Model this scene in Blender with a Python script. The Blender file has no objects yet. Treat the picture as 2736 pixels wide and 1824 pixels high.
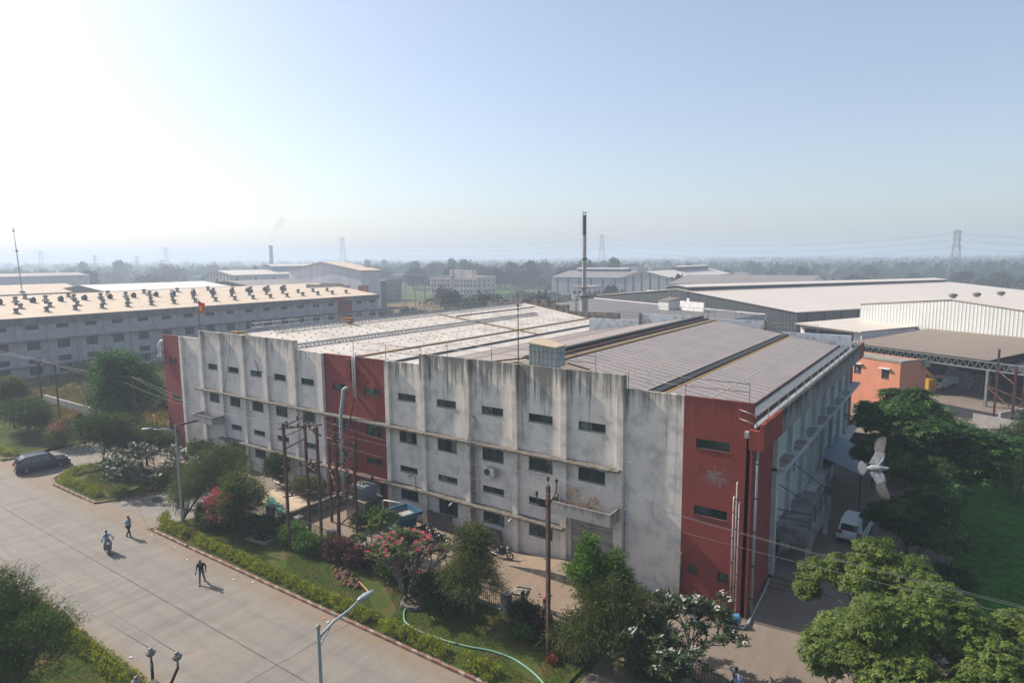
import bpy, math, random
import numpy as np
from mathutils import Vector, Matrix
R = math.radians
scene = bpy.context.scene
col = scene.collection
# ------------------------------------------------------------------ camera
CAM_H = 21.0
yaw, pitch, roll = 0.61187551, 0.127043741, -0.00802704
fwd = Vector((-math.sin(yaw)*math.cos(pitch), math.cos(yaw)*math.cos(pitch), -math.sin(pitch)))
rgt = Vector((math.cos(yaw), math.sin(yaw), 0)); upv = rgt.cross(fwd)
r2 = rgt*math.cos(roll)+upv*math.sin(roll); u2 = upv*math.cos(roll)-rgt*math.sin(roll)
cam = bpy.data.cameras.new('camera'); camo = bpy.data.objects.new('camera', cam); col.objects.link(camo)
m = Matrix((r2, u2, -fwd)).transposed().to_4x4(); m.translation = (0, 0, CAM_H); camo.matrix_world = m
cam.sensor_width = 36; cam.lens = 1730.34/2736*36; cam.clip_start = .1; cam.clip_end = 30000
scene.camera = camo
# ------------------------------------------------------------------ sky and sun
SUN_EL = R(38); SUN_AZ_XY = math.atan2(-.10, -1)          # direction towards the sun in the ground plane
w = bpy.data.worlds.new('World'); scene.world = w; w.use_nodes = True
nt = w.node_tree; bg = nt.nodes['Background']
sky = nt.nodes.new('ShaderNodeTexSky'); sky.sky_type = 'NISHITA'; sky.sun_disc = False
sky.sun_elevation = SUN_EL; sky.sun_rotation = math.pi/2 - SUN_AZ_XY
sky.altitude = 100; sky.air_density = 1.0; sky.dust_density = 1.9; sky.ozone_density = 1.5
wb = nt.nodes.new('ShaderNodeMix'); wb.data_type = 'RGBA'; wb.blend_type = 'MULTIPLY'; wb.inputs[0].default_value = 1; wb.inputs[7].default_value = (1.02, 1.0, .985, 1)
hz_ = nt.nodes.new('ShaderNodeMix'); hz_.data_type = 'RGBA'; hz_.inputs[0].default_value = .26; hz_.inputs[7].default_value = (3.35, 3.75, 4.35, 1)   # even veil of high haze
nt.links.new(sky.outputs[0], hz_.inputs[6]); nt.links.new(hz_.outputs[2], wb.inputs[6]); nt.links.new(wb.outputs[2], bg.inputs[0]); bg.inputs[1].default_value = .094
sun = bpy.data.lights.new('sun', 'SUN'); sun.energy = 4.1; sun.angle = R(.6); sun.color = (1, .90, .78)
suno = bpy.data.objects.new('sun', sun); col.objects.link(suno)
sd = Vector((math.cos(SUN_AZ_XY)*math.cos(SUN_EL), math.sin(SUN_AZ_XY)*math.cos(SUN_EL), math.sin(SUN_EL)))
suno.rotation_euler = sd.to_track_quat('Z', 'Y').to_euler(); suno.location = sd*300
vs = scene.view_settings; vs.view_transform = 'Standard'; vs.look = 'None'; vs.exposure = 0.93; vs.gamma = 1
scene.cycles.volume_bounces = 1; scene.cycles.max_bounces = 6; scene.cycles.diffuse_bounces = 2
scene.cycles.transparent_max_bounces = 8; scene.cycles.use_denoising = True
rng = np.random.default_rng(7); random.seed(7)
# ------------------------------------------------------------------ helpers
class MB:
    def __init__(s): s.v = []; s.f = []; s.sm = []; s.mi = []
    def add(s, vs_, fs, sm=False, mi=0):
        o = len(s.v); s.v += [tuple(v) for v in vs_]; s.f += [tuple(o+i for i in f) for f in fs]
        s.sm += [sm]*len(fs); s.mi += [mi]*len(fs); return s
    def box(s, x0, y0, z0, x1, y1, z1, mi=0):
        x0, x1 = min(x0, x1), max(x0, x1); y0, y1 = min(y0, y1), max(y0, y1); z0, z1 = min(z0, z1), max(z0, z1)
        return s.add([(x0,y0,z0),(x1,y0,z0),(x1,y1,z0),(x0,y1,z0),(x0,y0,z1),(x1,y0,z1),(x1,y1,z1),(x0,y1,z1)],
                     [(0,3,2,1),(4,5,6,7),(0,1,5,4),(1,2,6,5),(2,3,7,6),(3,0,4,7)], mi=mi)
    def obox(s, c, size, M=None, mi=0):
        M = M or Matrix.Identity(3); c = Vector(c); h = Vector(size)/2
        vs_ = [c+M@Vector((sx*h.x, sy*h.y, sz*h.z)) for sz in (-1,1) for sy in (-1,1) for sx in (-1,1)]
        return s.add(vs_, [(0,2,3,1),(4,5,7,6),(0,1,5,4),(2,6,7,3),(0,4,6,2),(1,3,7,5)], mi=mi)
    def cyl(s, p0, p1, r0, r1=None, n=8, mi=0, caps=True, sm=True):
        r1 = r0 if r1 is None else r1; p0 = Vector(p0); p1 = Vector(p1); d = (p1-p0)
        if d.length < 1e-6: return s
        q = d.to_track_quat('Z', 'Y').to_matrix(); vs_ = []
        for p, r in ((p0, r0), (p1, r1)):
            vs_ += [p+q@Vector((r*math.cos(2*math.pi*i/n), r*math.sin(2*math.pi*i/n), 0)) for i in range(n)]
        s.add(vs_, [(i, (i+1)%n, n+(i+1)%n, n+i) for i in range(n)], sm, mi)
        if caps: s.add(vs_, [tuple(range(n-1,-1,-1)), tuple(range(n, 2*n))], False, mi)
        return s
    def tube(s, pts, r, n=6, mi=0):
        pts = [Vector(p) for p in pts]; rs = r if hasattr(r, '__len__') else [r]*len(pts); vs_ = []; N = len(pts)
        prev = None
        for i, p in enumerate(pts):
            d = (pts[min(i+1, N-1)]-pts[max(i-1, 0)]).normalized()
            if prev is None: a = d.orthogonal().normalized()
            else: a = (prev-d*prev.dot(d)).normalized()
            prev = a; b = d.cross(a)
            vs_ += [p+(a*math.cos(2*math.pi*k/n)+b*math.sin(2*math.pi*k/n))*rs[i] for k in range(n)]
        fs = [(i*n+k, i*n+(k+1)%n, (i+1)*n+(k+1)%n, (i+1)*n+k) for i in range(N-1) for k in range(n)]
        fs += [tuple(range(n-1,-1,-1)), tuple(range((N-1)*n, N*n))]
        return s.add(vs_, fs, True, mi)
    def prism(s, poly, z0, z1, mi=0):
        n = len(poly); a = sum(poly[i][0]*poly[(i+1)%n][1]-poly[(i+1)%n][0]*poly[i][1] for i in range(n))
        if a < 0: poly = poly[::-1]
        vs_ = [(x, y, z0) for x, y in poly]+[(x, y, z1) for x, y in poly]
        return s.add(vs_, [tuple(range(n-1,-1,-1)), tuple(range(n, 2*n))]+[(i,(i+1)%n,n+(i+1)%n,n+i) for i in range(n)], mi=mi)
    def lathe(s, prof, c=(0,0,0), n=14, mi=0):
        c = Vector(c); vs_ = [c+Vector((r*math.cos(2*math.pi*k/n), r*math.sin(2*math.pi*k/n), z)) for r, z in prof for k in range(n)]
        N = len(prof); fs = [(i*n+k, i*n+(k+1)%n, (i+1)*n+(k+1)%n, (i+1)*n+k) for i in range(N-1) for k in range(n)]
        fs += [tuple(range(n-1,-1,-1)), tuple(range((N-1)*n, N*n))]
        return s.add(vs_, fs, True, mi)
    def quad(s, a, b, c, d, mi=0): return s.add([a, b, c, d], [(0,1,2,3)], mi=mi)
    def sphere(s, c, r, n=10, m_=7, mi=0):
        rx, ry, rz = r if hasattr(r, '__len__') else (r, r, r); c = Vector(c)
        vs_ = [c+Vector((rx*math.sin(math.pi*j/m_)*math.cos(2*math.pi*i/n), ry*math.sin(math.pi*j/m_)*math.sin(2*math.pi*i/n), rz*math.cos(math.pi*j/m_))) for j in range(m_+1) for i in range(n)]
        return s.add(vs_, [((j+1)*n+i, (j+1)*n+(i+1)%n, j*n+(i+1)%n, j*n+i) for j in range(m_) for i in range(n)], True, mi)
    def build(s, name, mats, parent=None, off=None):
        me = bpy.data.meshes.new(name)
        v = s.v
        if off is not None: v = [(a-off[0], b-off[1], c-off[2]) for a, b, c in v]
        me.from_pydata(v, [], s.f)
        me.polygons.foreach_set('use_smooth', s.sm); me.polygons.foreach_set('material_index', s.mi)
        for mt in (mats if isinstance(mats, (list, tuple)) else [mats]): me.materials.append(mt)
        me.update()
        o = bpy.data.objects.new(name, me); col.objects.link(o)
        if parent is not None: o.parent = parent
        return o
def npmesh(name, verts, faces_n, mat_, parent=None, mi=None, smooth=False):
    """verts (N*k,3): consecutive k-gons"""
    k = faces_n; verts = np.asarray(verts, np.float32).reshape(-1, 3); n = len(verts)//k
    me = bpy.data.meshes.new(name); me.vertices.add(n*k); me.vertices.foreach_set('co', verts.ravel())
    me.loops.add(n*k); me.loops.foreach_set('vertex_index', np.arange(n*k, dtype=np.int32))
    me.polygons.add(n); me.polygons.foreach_set('loop_start', np.arange(0, n*k, k, dtype=np.int32))
    for mt in (mat_ if isinstance(mat_, (list, tuple)) else [mat_]): me.materials.append(mt)
    if mi is not None: me.polygons.foreach_set('material_index', np.asarray(mi, np.int32))
    me.update(calc_edges=True)
    o = bpy.data.objects.new(name, me); col.objects.link(o)
    if parent is not None: o.parent = parent
    return o
def tag(o, label=None, cat=None, group=None, kind=None):
    if label: o['label'] = label
    if cat: o['category'] = cat
    if group: o['group'] = group
    if kind: o['kind'] = kind
    return o
def thing(name, label, cat, loc=(0,0,0), rz=0, group=None):
    o = bpy.data.objects.new(name, None); col.objects.link(o); o.location = loc; o.rotation_euler = (0, 0, rz)
    o.empty_display_size = .2
    return tag(o, label, cat, group)
def copy_tree(o, parent=None, loc=None, rz=None, sc=None, label=None):
    kids = [c for c in KIDS(o)]
    c = o.copy(); col.objects.link(c)
    if parent is not None: c.parent = parent
    if loc is not None: c.location = loc
    if rz is not None: c.rotation_euler = (0, 0, rz)
    if sc is not None: c.scale = (sc,)*3 if not hasattr(sc, '__len__') else sc
    if label: c['label'] = label
    for k in kids: copy_tree(k, c)
    return c
def KIDS(o): return list(o.children)
# ------------------------------------------------------------------ materials
def newmat(name):
    mt = bpy.data.materials.new(name); mt.use_nodes = True; n = mt.node_tree
    return mt, n, n.nodes['Principled BSDF']
def N(n, t, **k):
    x = n.nodes.new(t)
    for a, b in k.items(): setattr(x, a, b)
    return x
def noise(n, vec, scale, detail=4, rough=.6, dist=0):
    x = N(n, 'ShaderNodeTexNoise'); x.inputs['Scale'].default_value = scale; x.inputs['Detail'].default_value = detail
    x.inputs['Roughness'].default_value = rough; x.inputs['Distortion'].default_value = dist
    if vec is not None: n.links.new(vec, x.inputs['Vector'])
    return x.outputs['Fac']
def ramp(n, fac, stops):
    x = N(n, 'ShaderNodeValToRGB'); e = x.color_ramp.elements
    while len(e) < len(stops): e.new(.5)
    for i, (p, c) in enumerate(stops):
        e[i].position = p; e[i].color = (*c, 1) if hasattr(c, '__len__') else (c, c, c, 1)
    n.links.new(fac, x.inputs[0]); return x.outputs[0]
def mix(n, fac, a, b, mode='MIX'):
    x = N(n, 'ShaderNodeMix', data_type='RGBA', blend_type=mode)
    for i, v in ((0, fac), (6, a), (7, b)):
        if isinstance(v, bpy.types.NodeSocket): n.links.new(v, x.inputs[i])
        elif i == 0: x.inputs[0].default_value = v
        else: x.inputs[i].default_value = (*v, 1)
    return x.outputs[2]
def math_(n, op, a, b=None, c=None, clamp=False):
    x = N(n, 'ShaderNodeMath', operation=op); x.use_clamp = clamp
    for i, v in enumerate((a, b, c)):
        if v is None: continue
        if isinstance(v, bpy.types.NodeSocket): n.links.new(v, x.inputs[i])
        else: x.inputs[i].default_value = v
    return x.outputs[0]
def coords(n, scale=(1,1,1), space='geo', rot=(0,0,0)):
    if space == 'geo': src = N(n, 'ShaderNodeNewGeometry').outputs['Position']
    else: src = N(n, 'ShaderNodeTexCoord').outputs['Object']
    mp = N(n, 'ShaderNodeMapping'); mp.inputs['Scale'].default_value = scale; mp.inputs['Rotation'].default_value = rot
    n.links.new(src, mp.inputs['Vector']); return mp.outputs[0]
def bump(n, b, h, strength=.3, dist=.05):
    x = N(n, 'ShaderNodeBump'); x.inputs['Strength'].default_value = strength; x.inputs['Distance'].default_value = dist
    n.links.new(h, x.inputs['Height']); n.links.new(x.outputs[0], b.inputs['Normal'])
def M(name, c1, c2=None, scale=2., rough=.8, metal=0., bmp=0., stretch=(1,1,1), space='obj', spec=.4, detail=5, contrast=(.35, .65)):
    mt, n, b = newmat(name); b.inputs['Roughness'].default_value = rough; b.inputs['Metallic'].default_value = metal
    b.inputs['Specular IOR Level'].default_value = spec
    c2 = c2 or tuple(min(1, x*.78) for x in c1)
    v = coords(n, stretch, space); f = noise(n, v, scale, detail)
    n.links.new(ramp(n, f, [(contrast[0], c2), (contrast[1], c1)]), b.inputs['Base Color'])
    if bmp: bump(n, b, noise(n, v, scale*6, 3), bmp, .03)
    return mt
def wallmat(name, base, stain, ztop, zspan, amount=1., seed=0, low=.0):
    """plaster wall: blotches, rain streaks of their own shape that start at the parapet"""
    mt, n, b = newmat(name); b.inputs['Roughness'].default_value = .92; b.inputs['Specular IOR Level'].default_value = .2
    v = coords(n, (1,1,1)); sep = N(n, 'ShaderNodeSeparateXYZ'); n.links.new(v, sep.inputs[0])
    vo = N(n, 'ShaderNodeVectorMath', operation='ADD'); vo.inputs[1].default_value = (seed*7.3, seed*3.1, 0); n.links.new(v, vo.inputs[0])
    blot = noise(n, vo.outputs[0], .9, 6, .65); fine = noise(n, vo.outputs[0], 7, 6, .7)
    sv = N(n, 'ShaderNodeVectorMath', operation='MULTIPLY'); sv.inputs[1].default_value = (2.6, 2.6, .16); n.links.new(vo.outputs[0], sv.inputs[0])
    st = noise(n, sv.outputs[0], 1.0, 5, .6)
    sv2 = N(n, 'ShaderNodeVectorMath', operation='MULTIPLY'); sv2.inputs[1].default_value = (7., 7., .3); n.links.new(vo.outputs[0], sv2.inputs[0])
    st2 = noise(n, sv2.outputs[0], 1.0, 4, .7)
    h = math_(n, 'SUBTRACT', sep.outputs[2], ztop-zspan); h = math_(n, 'DIVIDE', h, zspan, clamp=True)   # 0 low .. 1 top
    h2 = math_(n, 'POWER', h, 1.6)
    s = math_(n, 'ADD', st, math_(n, 'MULTIPLY', st2, .35)); s = math_(n, 'ADD', s, math_(n, 'MULTIPLY', h2, .34))
    m_ = ramp(n, s, [(.80, 0.), (.98, 1.)])
    m2 = ramp(n, math_(n, 'ADD', blot, math_(n, 'MULTIPLY', fine, .35)), [(.66, 0.), (.92, .9)])
    c = mix(n, ramp(n, fine, [(.3, 0.), (.7, 1.)]), tuple(x*.86 for x in base), base)
    c = mix(n, ramp(n, blot, [(.38, 0.), (.66, .6)]), c, tuple(x*.8 for x in base))
    c = mix(n, math_(n, 'MULTIPLY', m_, .78*amount), c, stain)
    c = mix(n, math_(n, 'MULTIPLY', m2, .5*amount), c, tuple(x*1.3 for x in stain))
    n.links.new(c, b.inputs['Base Color']); bump(n, b, fine, .25, .03)
    return mt
def sheetmat(name, c1, c2, pitch=.25, axis=0, rot=0., rough=.5, metal=.0, blot=.3, depth=.03, spec=.5, amt=.6):
    """profiled sheet: ribs across one axis as bump"""
    mt, n, b = newmat(name); b.inputs['Roughness'].default_value = rough; b.inputs['Metallic'].default_value = metal
    b.inputs['Specular IOR Level'].default_value = spec
    v = coords(n, (1,1,1), rot=(0,0,rot)); sep = N(n, 'ShaderNodeSeparateXYZ'); n.links.new(v, sep.inputs[0])
    x = math_(n, 'MULTIPLY', sep.outputs[axis], 2*math.pi/pitch); sn = math_(n, 'SINE', x)
    rib = math_(n, 'MULTIPLY_ADD', sn, .5, .5); rib = math_(n, 'POWER', rib, 3.)
    st = (.15, 1.5, 1) if axis == 0 else (1.5, .15, 1)
    v2 = coords(n, (1,1,1)); f = noise(n, v2, blot, 6, .7); f2 = noise(n, v2, blot*9, 5, .75)
    f = math_(n, 'ADD', math_(n, 'MULTIPLY', f, .6), math_(n, 'MULTIPLY', f2, .4))
    c = ramp(n, f, [(.36, c2), (.6, c1)])
    c = mix(n, math_(n, 'MULTIPLY', rib, amt*.35), c, tuple(q*.55 for q in c1))
    n.links.new(c, b.inputs['Base Color']); bump(n, b, rib, .8, depth)
    return mt
def leafmat(name, c1, c2, c3=None, trans=.35, rough=.6, scale=.5):
    mt, n, b = newmat(name); b.inputs['Roughness'].default_value = rough; b.inputs['Specular IOR Level'].default_value = .25
    g = N(n, 'ShaderNodeNewGeometry'); f = g.outputs['Random Per Island']
    c = ramp(n, f, [(0., c1), (.55, c2), (1., c3 or c2)])
    v = coords(n, (1,1,1)); f2 = noise(n, v, scale, 3)
    c = mix(n, ramp(n, f2, [(.35, 0.), (.7, .75)]), c, tuple(x*.55 for x in c1))
    n.links.new(c, b.inputs['Base Color'])
    tr = N(n, 'ShaderNodeBsdfTranslucent'); n.links.new(mix(n, 1., c, (1., 1., .55), 'MULTIPLY'), tr.inputs[0])
    ms = N(n, 'ShaderNodeMixShader'); ms.inputs[0].default_value = trans
    out = n.nodes['Material Output']; n.links.new(b.outputs[0], ms.inputs[1]); n.links.new(tr.outputs[0], ms.inputs[2]); n.links.new(ms.outputs[0], out.inputs[0])
    return mt
# ------------------------------------------------------------------ setting: ground, road, yards
def groundmat():
    mt, n, b = newmat('field_ground'); b.inputs['Roughness'].default_value = 1; b.inputs['Specular IOR Level'].default_value = .05
    v = coords(n); big = noise(n, v, .012, 5, .6); mid = noise(n, v, .07, 6, .65); sm = noise(n, v, .9, 6, .75)
    sv = coords(n, (.01, .05, 1), rot=(0,0,.5)); strips = noise(n, sv, 1., 2, .4)
    c = ramp(n, big, [(.36, (.035, .058, .018)), (.5, (.075, .095, .03)), (.62, (.15, .115, .055))])
    c = mix(n, ramp(n, strips, [(.5, 0.), (.56, .75)]), c, (.08, .14, .03))
    c = mix(n, ramp(n, mid, [(.4, 0.), (.62, .85)]), c, (.03, .042, .016))
    c = mix(n, ramp(n, sm, [(.3, .6), (.6, 0.)]), c, (.11, .085, .045))
    n.links.new(c, b.inputs['Base Color']); bump(n, b, sm, .6, .15); return mt
def dryfield():
    mt, n, b = newmat('dry_field'); b.inputs['Roughness'].default_value = 1; b.inputs['Specular IOR Level'].default_value = .05
    v = coords(n); mid = noise(n, v, .09, 5, .6); sm = noise(n, v, 1.6, 6, .8); lo = noise(n, v, .35, 4, .6)
    c = ramp(n, mid, [(.36, (.055, .075, .025)), (.46, (.27, .20, .07)), (.6, (.38, .25, .10))])
    c = mix(n, ramp(n, lo, [(.45, 0.), (.65, .8)]), c, (.33, .18, .085))
    c = mix(n, ramp(n, sm, [(.35, .7), (.6, 0.)]), c, (.05, .05, .02))
    n.links.new(c, b.inputs['Base Color']); bump(n, b, sm, .8, .2); return mt
def concretemat(name, base, dirt, dusty, sc=1., dirtY=None):
    mt, n, b = newmat(name); b.inputs['Roughness'].default_value = .85; b.inputs['Specular IOR Level'].default_value = .25
    v = coords(n); sv = coords(n, (.9, .12, 1), rot=(0,0,.12)); sw = noise(n, sv, 1.3*sc, 6, .7)
    big = noise(n, v, .13*sc, 5, .6); mid = noise(n, v, 1.1*sc, 6, .7); fine = noise(n, v, 14, 4, .7)
    c = ramp(n, sw, [(.34, tuple(x*.74 for x in base)), (.64, tuple(x*1.06 for x in base))])
    c = mix(n, ramp(n, big, [(.4, 0.), (.66, .6)]), c, dusty)
    c = mix(n, ramp(n, mid, [(.52, 0.), (.8, .7)]), c, dirt)
    sp = noise(n, v, 3.2*sc, 2, .5); c = mix(n, ramp(n, sp, [(.70, 0.), (.78, .35)]), c, tuple(x*.5 for x in dirt))
    c = mix(n, ramp(n, fine, [(.3, .25), (.6, 0.)]), c, tuple(x*.6 for x in base))
    if dirtY:
        sp_ = N(n, 'ShaderNodeSeparateXYZ'); n.links.new(v, sp_.inputs[0]); bw = math_(n, 'SINE', math_(n, 'MULTIPLY_ADD', sp_.outputs[1], 3.6, math_(n, 'MULTIPLY', big, 3.)))
        c = mix(n, ramp(n, bw, [(.5, 0.), (1., .22)]), c, tuple(x*.62 for x in base))
        sep = N(n, 'ShaderNodeSeparateXYZ'); n.links.new(v, sep.inputs[0])
        for y, wd in dirtY:
            d = math_(n, 'ABSOLUTE', math_(n, 'SUBTRACT', sep.outputs[1], y)); d = math_(n, 'DIVIDE', d, wd, clamp=True); d = math_(n, 'SUBTRACT', 1., d)
            d = math_(n, 'MULTIPLY', d, math_(n, 'MULTIPLY_ADD', mid, 1.6, -.2, clamp=True)); c = mix(n, d, c, (.20, .13, .075))
    n.links.new(c, b.inputs['Base Color']); bump(n, b, fine, .15, .01); return mt
def lawnmat():
    mt, n, b = newmat('lawn'); b.inputs['Roughness'].default_value = 1; b.inputs['Specular IOR Level'].default_value = .05
    v = coords(n); a = noise(n, v, .45, 6, .7); f = noise(n, v, 9, 5, .8)
    c = ramp(n, a, [(.34, (.17, .10, .055)), (.45, (.10, .095, .032)), (.55, (.06, .09, .02)), (.7, (.075, .115, .022))])
    c = mix(n, ramp(n, f, [(.35, .6), (.65, 0.)]), c, (.025, .04, .012))
    n.links.new(c, b.inputs['Base Color']); bump(n, b, f, .7, .05); return mt
MG = groundmat()
tag(MB().quad((-6900,-3000,0),(6900,-3000,0),(6900,6900,0),(-6900,6900,0)).build('ground', MG), kind='structure')
MROAD = concretemat('road_concrete', (0.203, 0.188, 0.167), (0.139, 0.115, 0.099), (0.243, 0.217, 0.187), 1., [(23.4, 1.6), (14.1, .8)])
road = MB(); road.prism([(-200,14.1),(60,14.1),(60,23.4),(-200,23.4)], 0.0, .024)
road.prism([(-63.5,23.4),(-51.9,23.4),(-49.5,31),(-61.5,31)], .0, .0236)
road.prism([(-82.5,23.4),(-69.8,23.4),(-73.2,25.6),(-74.5,30),(-76,40),(-84,40)], .0, .0232)
def jitter_line(mb, p, q, wd, z, n=60, a=.03, mi=1):
    p = np.array(p, float); q = np.array(q, float); d = (q-p)/np.linalg.norm(q-p); nn = np.array([-d[1], d[0]])
    off = np.cumsum(rng.normal(0, a, n+1)); off -= np.linspace(0, off[-1], n+1)*.9
    pts = [p+(q-p)*i/n+nn*off[i] for i in range(n+1)]
    for i in range(n):
        w0 = wd*rng.uniform(.5, 1.2)
        a0, a1 = pts[i]-nn*w0/2, pts[i]+nn*w0/2; b0, b1 = pts[i+1]-nn*w0/2, pts[i+1]+nn*w0/2
        mb.quad((a0[0],a0[1],z),(b0[0],b0[1],z),(b1[0],b1[1],z),(a1[0],a1[1],z), mi=mi)
jitter_line(road, (-160,18.65), (40,18.65), .075, .028, 260, .004)
for x in (-112, -91, -70.3, -49.3, -28.2, -7): jitter_line(road, (x,14.2), (x+.1,23.3), .05, .0285, 30, .006 if x != -28.2 else .03)
jitter_line(road, (-62.5,22.2), (-64.3,21.2), .035, .028, 12, .08); jitter_line(road, (-66.8,23.0), (-59.5,21.6), .02, .028, 20, .04)
jitter_line(road, (-57,25.2), (-49.4,23.0), .035, .0285, 20, .03)
MDK = M('joint_dark', (.07, .06, .05), scale=8)
tag(road.build('road', [MROAD, MDK]), kind='structure')
MYARD = concretemat('yard_concrete', (0.216, 0.169, 0.130), (0.122, 0.090, 0.065), (0.266, 0.194, 0.133), 1.5)
MDRV = concretemat('drive_concrete', (0.198, 0.162, 0.132), (0.132, 0.106, 0.086), (0.218, 0.178, 0.142), .8)
tag(MB().prism([(-46,29.7),(-14.5,29.7),(-14.5,36.9),(-46,36.9)], 0, .018).build('yard', MYARD), kind='structure')
tag(MB().prism([(-14.5,24),(3,24),(3,40),(1,78),(-9.5,78),(-9.5,36.6),(-14.5,36.6)], 0, .014).build('driveway', MDRV), kind='structure')
tag(MB().prism([(-74,29),(-46,30.2),(-46,36.9),(-74,36.9)], 0, .010).build('side_yard', MDRV), kind='structure')
MLAWN = lawnmat(); MFIELD = dryfield()
tag(MB().prism([(-137,36),(-74.3,36),(-74.3,125),(-137,125)], 0, .03).build('dry_field', MFIELD), kind='structure')
tag(MB().prism([(-137,24),(-84,24),(-84,40),(-76,40),(-76,36),(-137,36)], 0, .05).build('field_edge', MLAWN), kind='structure')
tag(MB().prism([(-51.6,23.6),(-14.9,23.6),(-14.9,29.45),(-44.0,29.45),(-46,30.1),(-50,29.6)], 0, .12).build('garden_verge', MLAWN), kind='structure')
isl = [(-73.0,25.4),(-71.6,24.2),(-69.7,23.7),(-61.3,23.7),(-59.2,27.9),(-60,30.6),(-74,30.6)]
tag(MB().prism(isl, 0, .12).build('garden_island', MLAWN), kind='structure')
tag(MB().prism([(-112,23.9),(-83.4,23.9),(-82.9,25),(-84.5,30),(-112,30)], 0, .12).build('garden_verge', MLAWN), kind='structure')
tag(MB().prism([(-120,4),(30,4),(30,13.9),(-120,13.9)], 0, .12).build('garden_verge', MLAWN), kind='structure')
MGR = M('shade_lawn', (.05, .15, .02), (.022, .075, .012), 1.6, 1, spec=.05, bmp=.6)
tag(MB().prism([(3,24),(40,24),(40,77.5),(-1.1,77.5),(-.6,60),(1.5,46),(3,38)], 0, .05).build('lawn', MGR), kind='structure')
def kerbmat():
    mt, n, b = newmat('kerb_paint'); b.inputs['Roughness'].default_value = .9
    v = coords(n); sep = N(n, 'ShaderNodeSeparateXYZ'); n.links.new(v, sep.inputs[0])
    s = math_(n, 'SINE', math_(n, 'MULTIPLY', math_(n, 'ADD', sep.outputs[0], math_(n, 'MULTIPLY', sep.outputs[1], .9)), math.pi/.55))
    c = mix(n, ramp(n, s, [(.45, 0.), (.55, 1.)]), (.23, .10, .08), (.30, .26, .225))
    c = mix(n, ramp(n, noise(n, v, 2.5, 6, .8), [(.42, 0.), (.62, .9)]), c, (.13, .10, .08))
    n.links.new(c, b.inputs['Base Color']); bump(n, b, noise(n, v, 8, 4), .6, .04); return mt
MK = kerbmat()
def kerb(name, pts, label=None):
    mb = MB()
    for a, b in zip(pts[:-1], pts[1:]):
        a = Vector((*a, 0)); b = Vector((*b, 0)); d = b-a; n = max(1, int(d.length/.55))
        for i in range(n):
            c = a+d*(i+.5)/n; ang = math.atan2(d.y, d.x)+random.uniform(-.03, .03)
            mb.obox((c.x, c.y+random.uniform(-.012, .012), .075+random.uniform(-.008, .008)), (d.length/n-.02, .18, .19), Matrix.Rotation(ang, 3, 'Z'))
    tag(mb.build(name, MK), kind='structure')
kerb('kerb', [(-51.7,24.9),(-51.0,23.55),(-46.1,23.5)]); kerb('kerb', [(-45.8,23.5),(-14.5,23.5)])
kerb('kerb', [(-73.1,25.5),(-71.7,24.1),(-69.7,23.6),(-61.3,23.6),(-59.1,27.9)]); kerb('kerb', [(-112,23.75),(-83.5,23.75),(-82.7,24.9)])
kerb('kerb', [(-120,14.0),(30,14.0)])
# ------------------------------------------------------------------ materials of the main building
MW = wallmat('grey_plaster', (.76, .695, .625), (.075, .07, .065), 13.7, 4.2)
MWL = wallmat('grey_plaster_left', (.76, .70, .645), (.10, .095, .085), 13.7, 3.0, .75, 3)
MRED = wallmat('red_plaster', (.255, .058, .047), (.06, .03, .03), 12.9, 2.5, .6, 5)
MRED2 = wallmat('red_plaster_left', (.27, .062, .062), (.065, .032, .033), 12.9, 2.5, .4, 8)
def peelred():
    mt = MRED.copy(); n = mt.node_tree; b = n.nodes['Principled BSDF']; old = b.inputs['Base Color'].links[0].from_socket
    v = coords(n, (1,1,1)); sep = N(n, 'ShaderNodeSeparateXYZ'); n.links.new(v, sep.inputs[0])
    f = noise(n, v, 2.1, 8, .85, .4)
    g = math_(n, 'SUBTRACT', 1., math_(n, 'DIVIDE', math_(n, 'ABSOLUTE', math_(n, 'SUBTRACT', sep.outputs[2], 8.2)), 1.9, clamp=True))
    gx = math_(n, 'SUBTRACT', 1., math_(n, 'DIVIDE', math_(n, 'ABSOLUTE', math_(n, 'SUBTRACT', sep.outputs[0], -11.3)), 1.7, clamp=True)); g = math_(n, 'MULTIPLY', g, math_(n, 'POWER', gx, .6))
    c = mix(n, ramp(n, math_(n, 'MULTIPLY_ADD', g, .26, f), [(.70, 0.), (.74, .8)]), old, (.20, .175, .17))
    n.links.new(c, b.inputs['Base Color']); mt.name = 'peeling_red_plaster'; return mt
MPEEL = peelred()
MLED = M('ledge_concrete', (.165, .148, .125), (.06, .054, .047), 3.5, .95, bmp=.5, contrast=(.3, .6))
MGLASS = M('dark_green_glass', (.014, .035, .034), (.008, .016, .016), 1.2, .18, spec=.6)
MGLASS2 = M('dusty_glass', (.05, .085, .08), (.014, .03, .03), 1.6, .3, spec=.5)
MMG_ = None
MGLASS3 = M('pale_curtain_glass', (.14,.17,.155), (.03,.05,.045), 2.2, .3, spec=.5, contrast=(.42,.55)); MFR = M('green_frame', (.03, .055, .05), rough=.6)
MIRON = M('dark_iron', (.035, .032, .03), (.02, .018, .017), 3, .6)
MRUST = M('rusty_steel', (.11, .055, .038), (.045, .028, .022), 2.2, .8, space='geo')
MRUST2 = M('brown_rust', (.15, .055, .035), (.07, .03, .022), 2., .8, space='geo')
MGALV = M('galvanised_steel', (.36, .38, .39), (.25, .26, .27), 2.5, .45, .6, space='geo')
MPIPE = M('grey_pvc', (.36, .40, .40), (.26, .29, .29), 1.5, .5, space='geo')
MPIPEW = M('white_pvc', (.62, .60, .58), (.45, .40, .38), 3, .5, space='geo')
MDARK = M('dark_inside', (.012, .013, .014), rough=.9)
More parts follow.
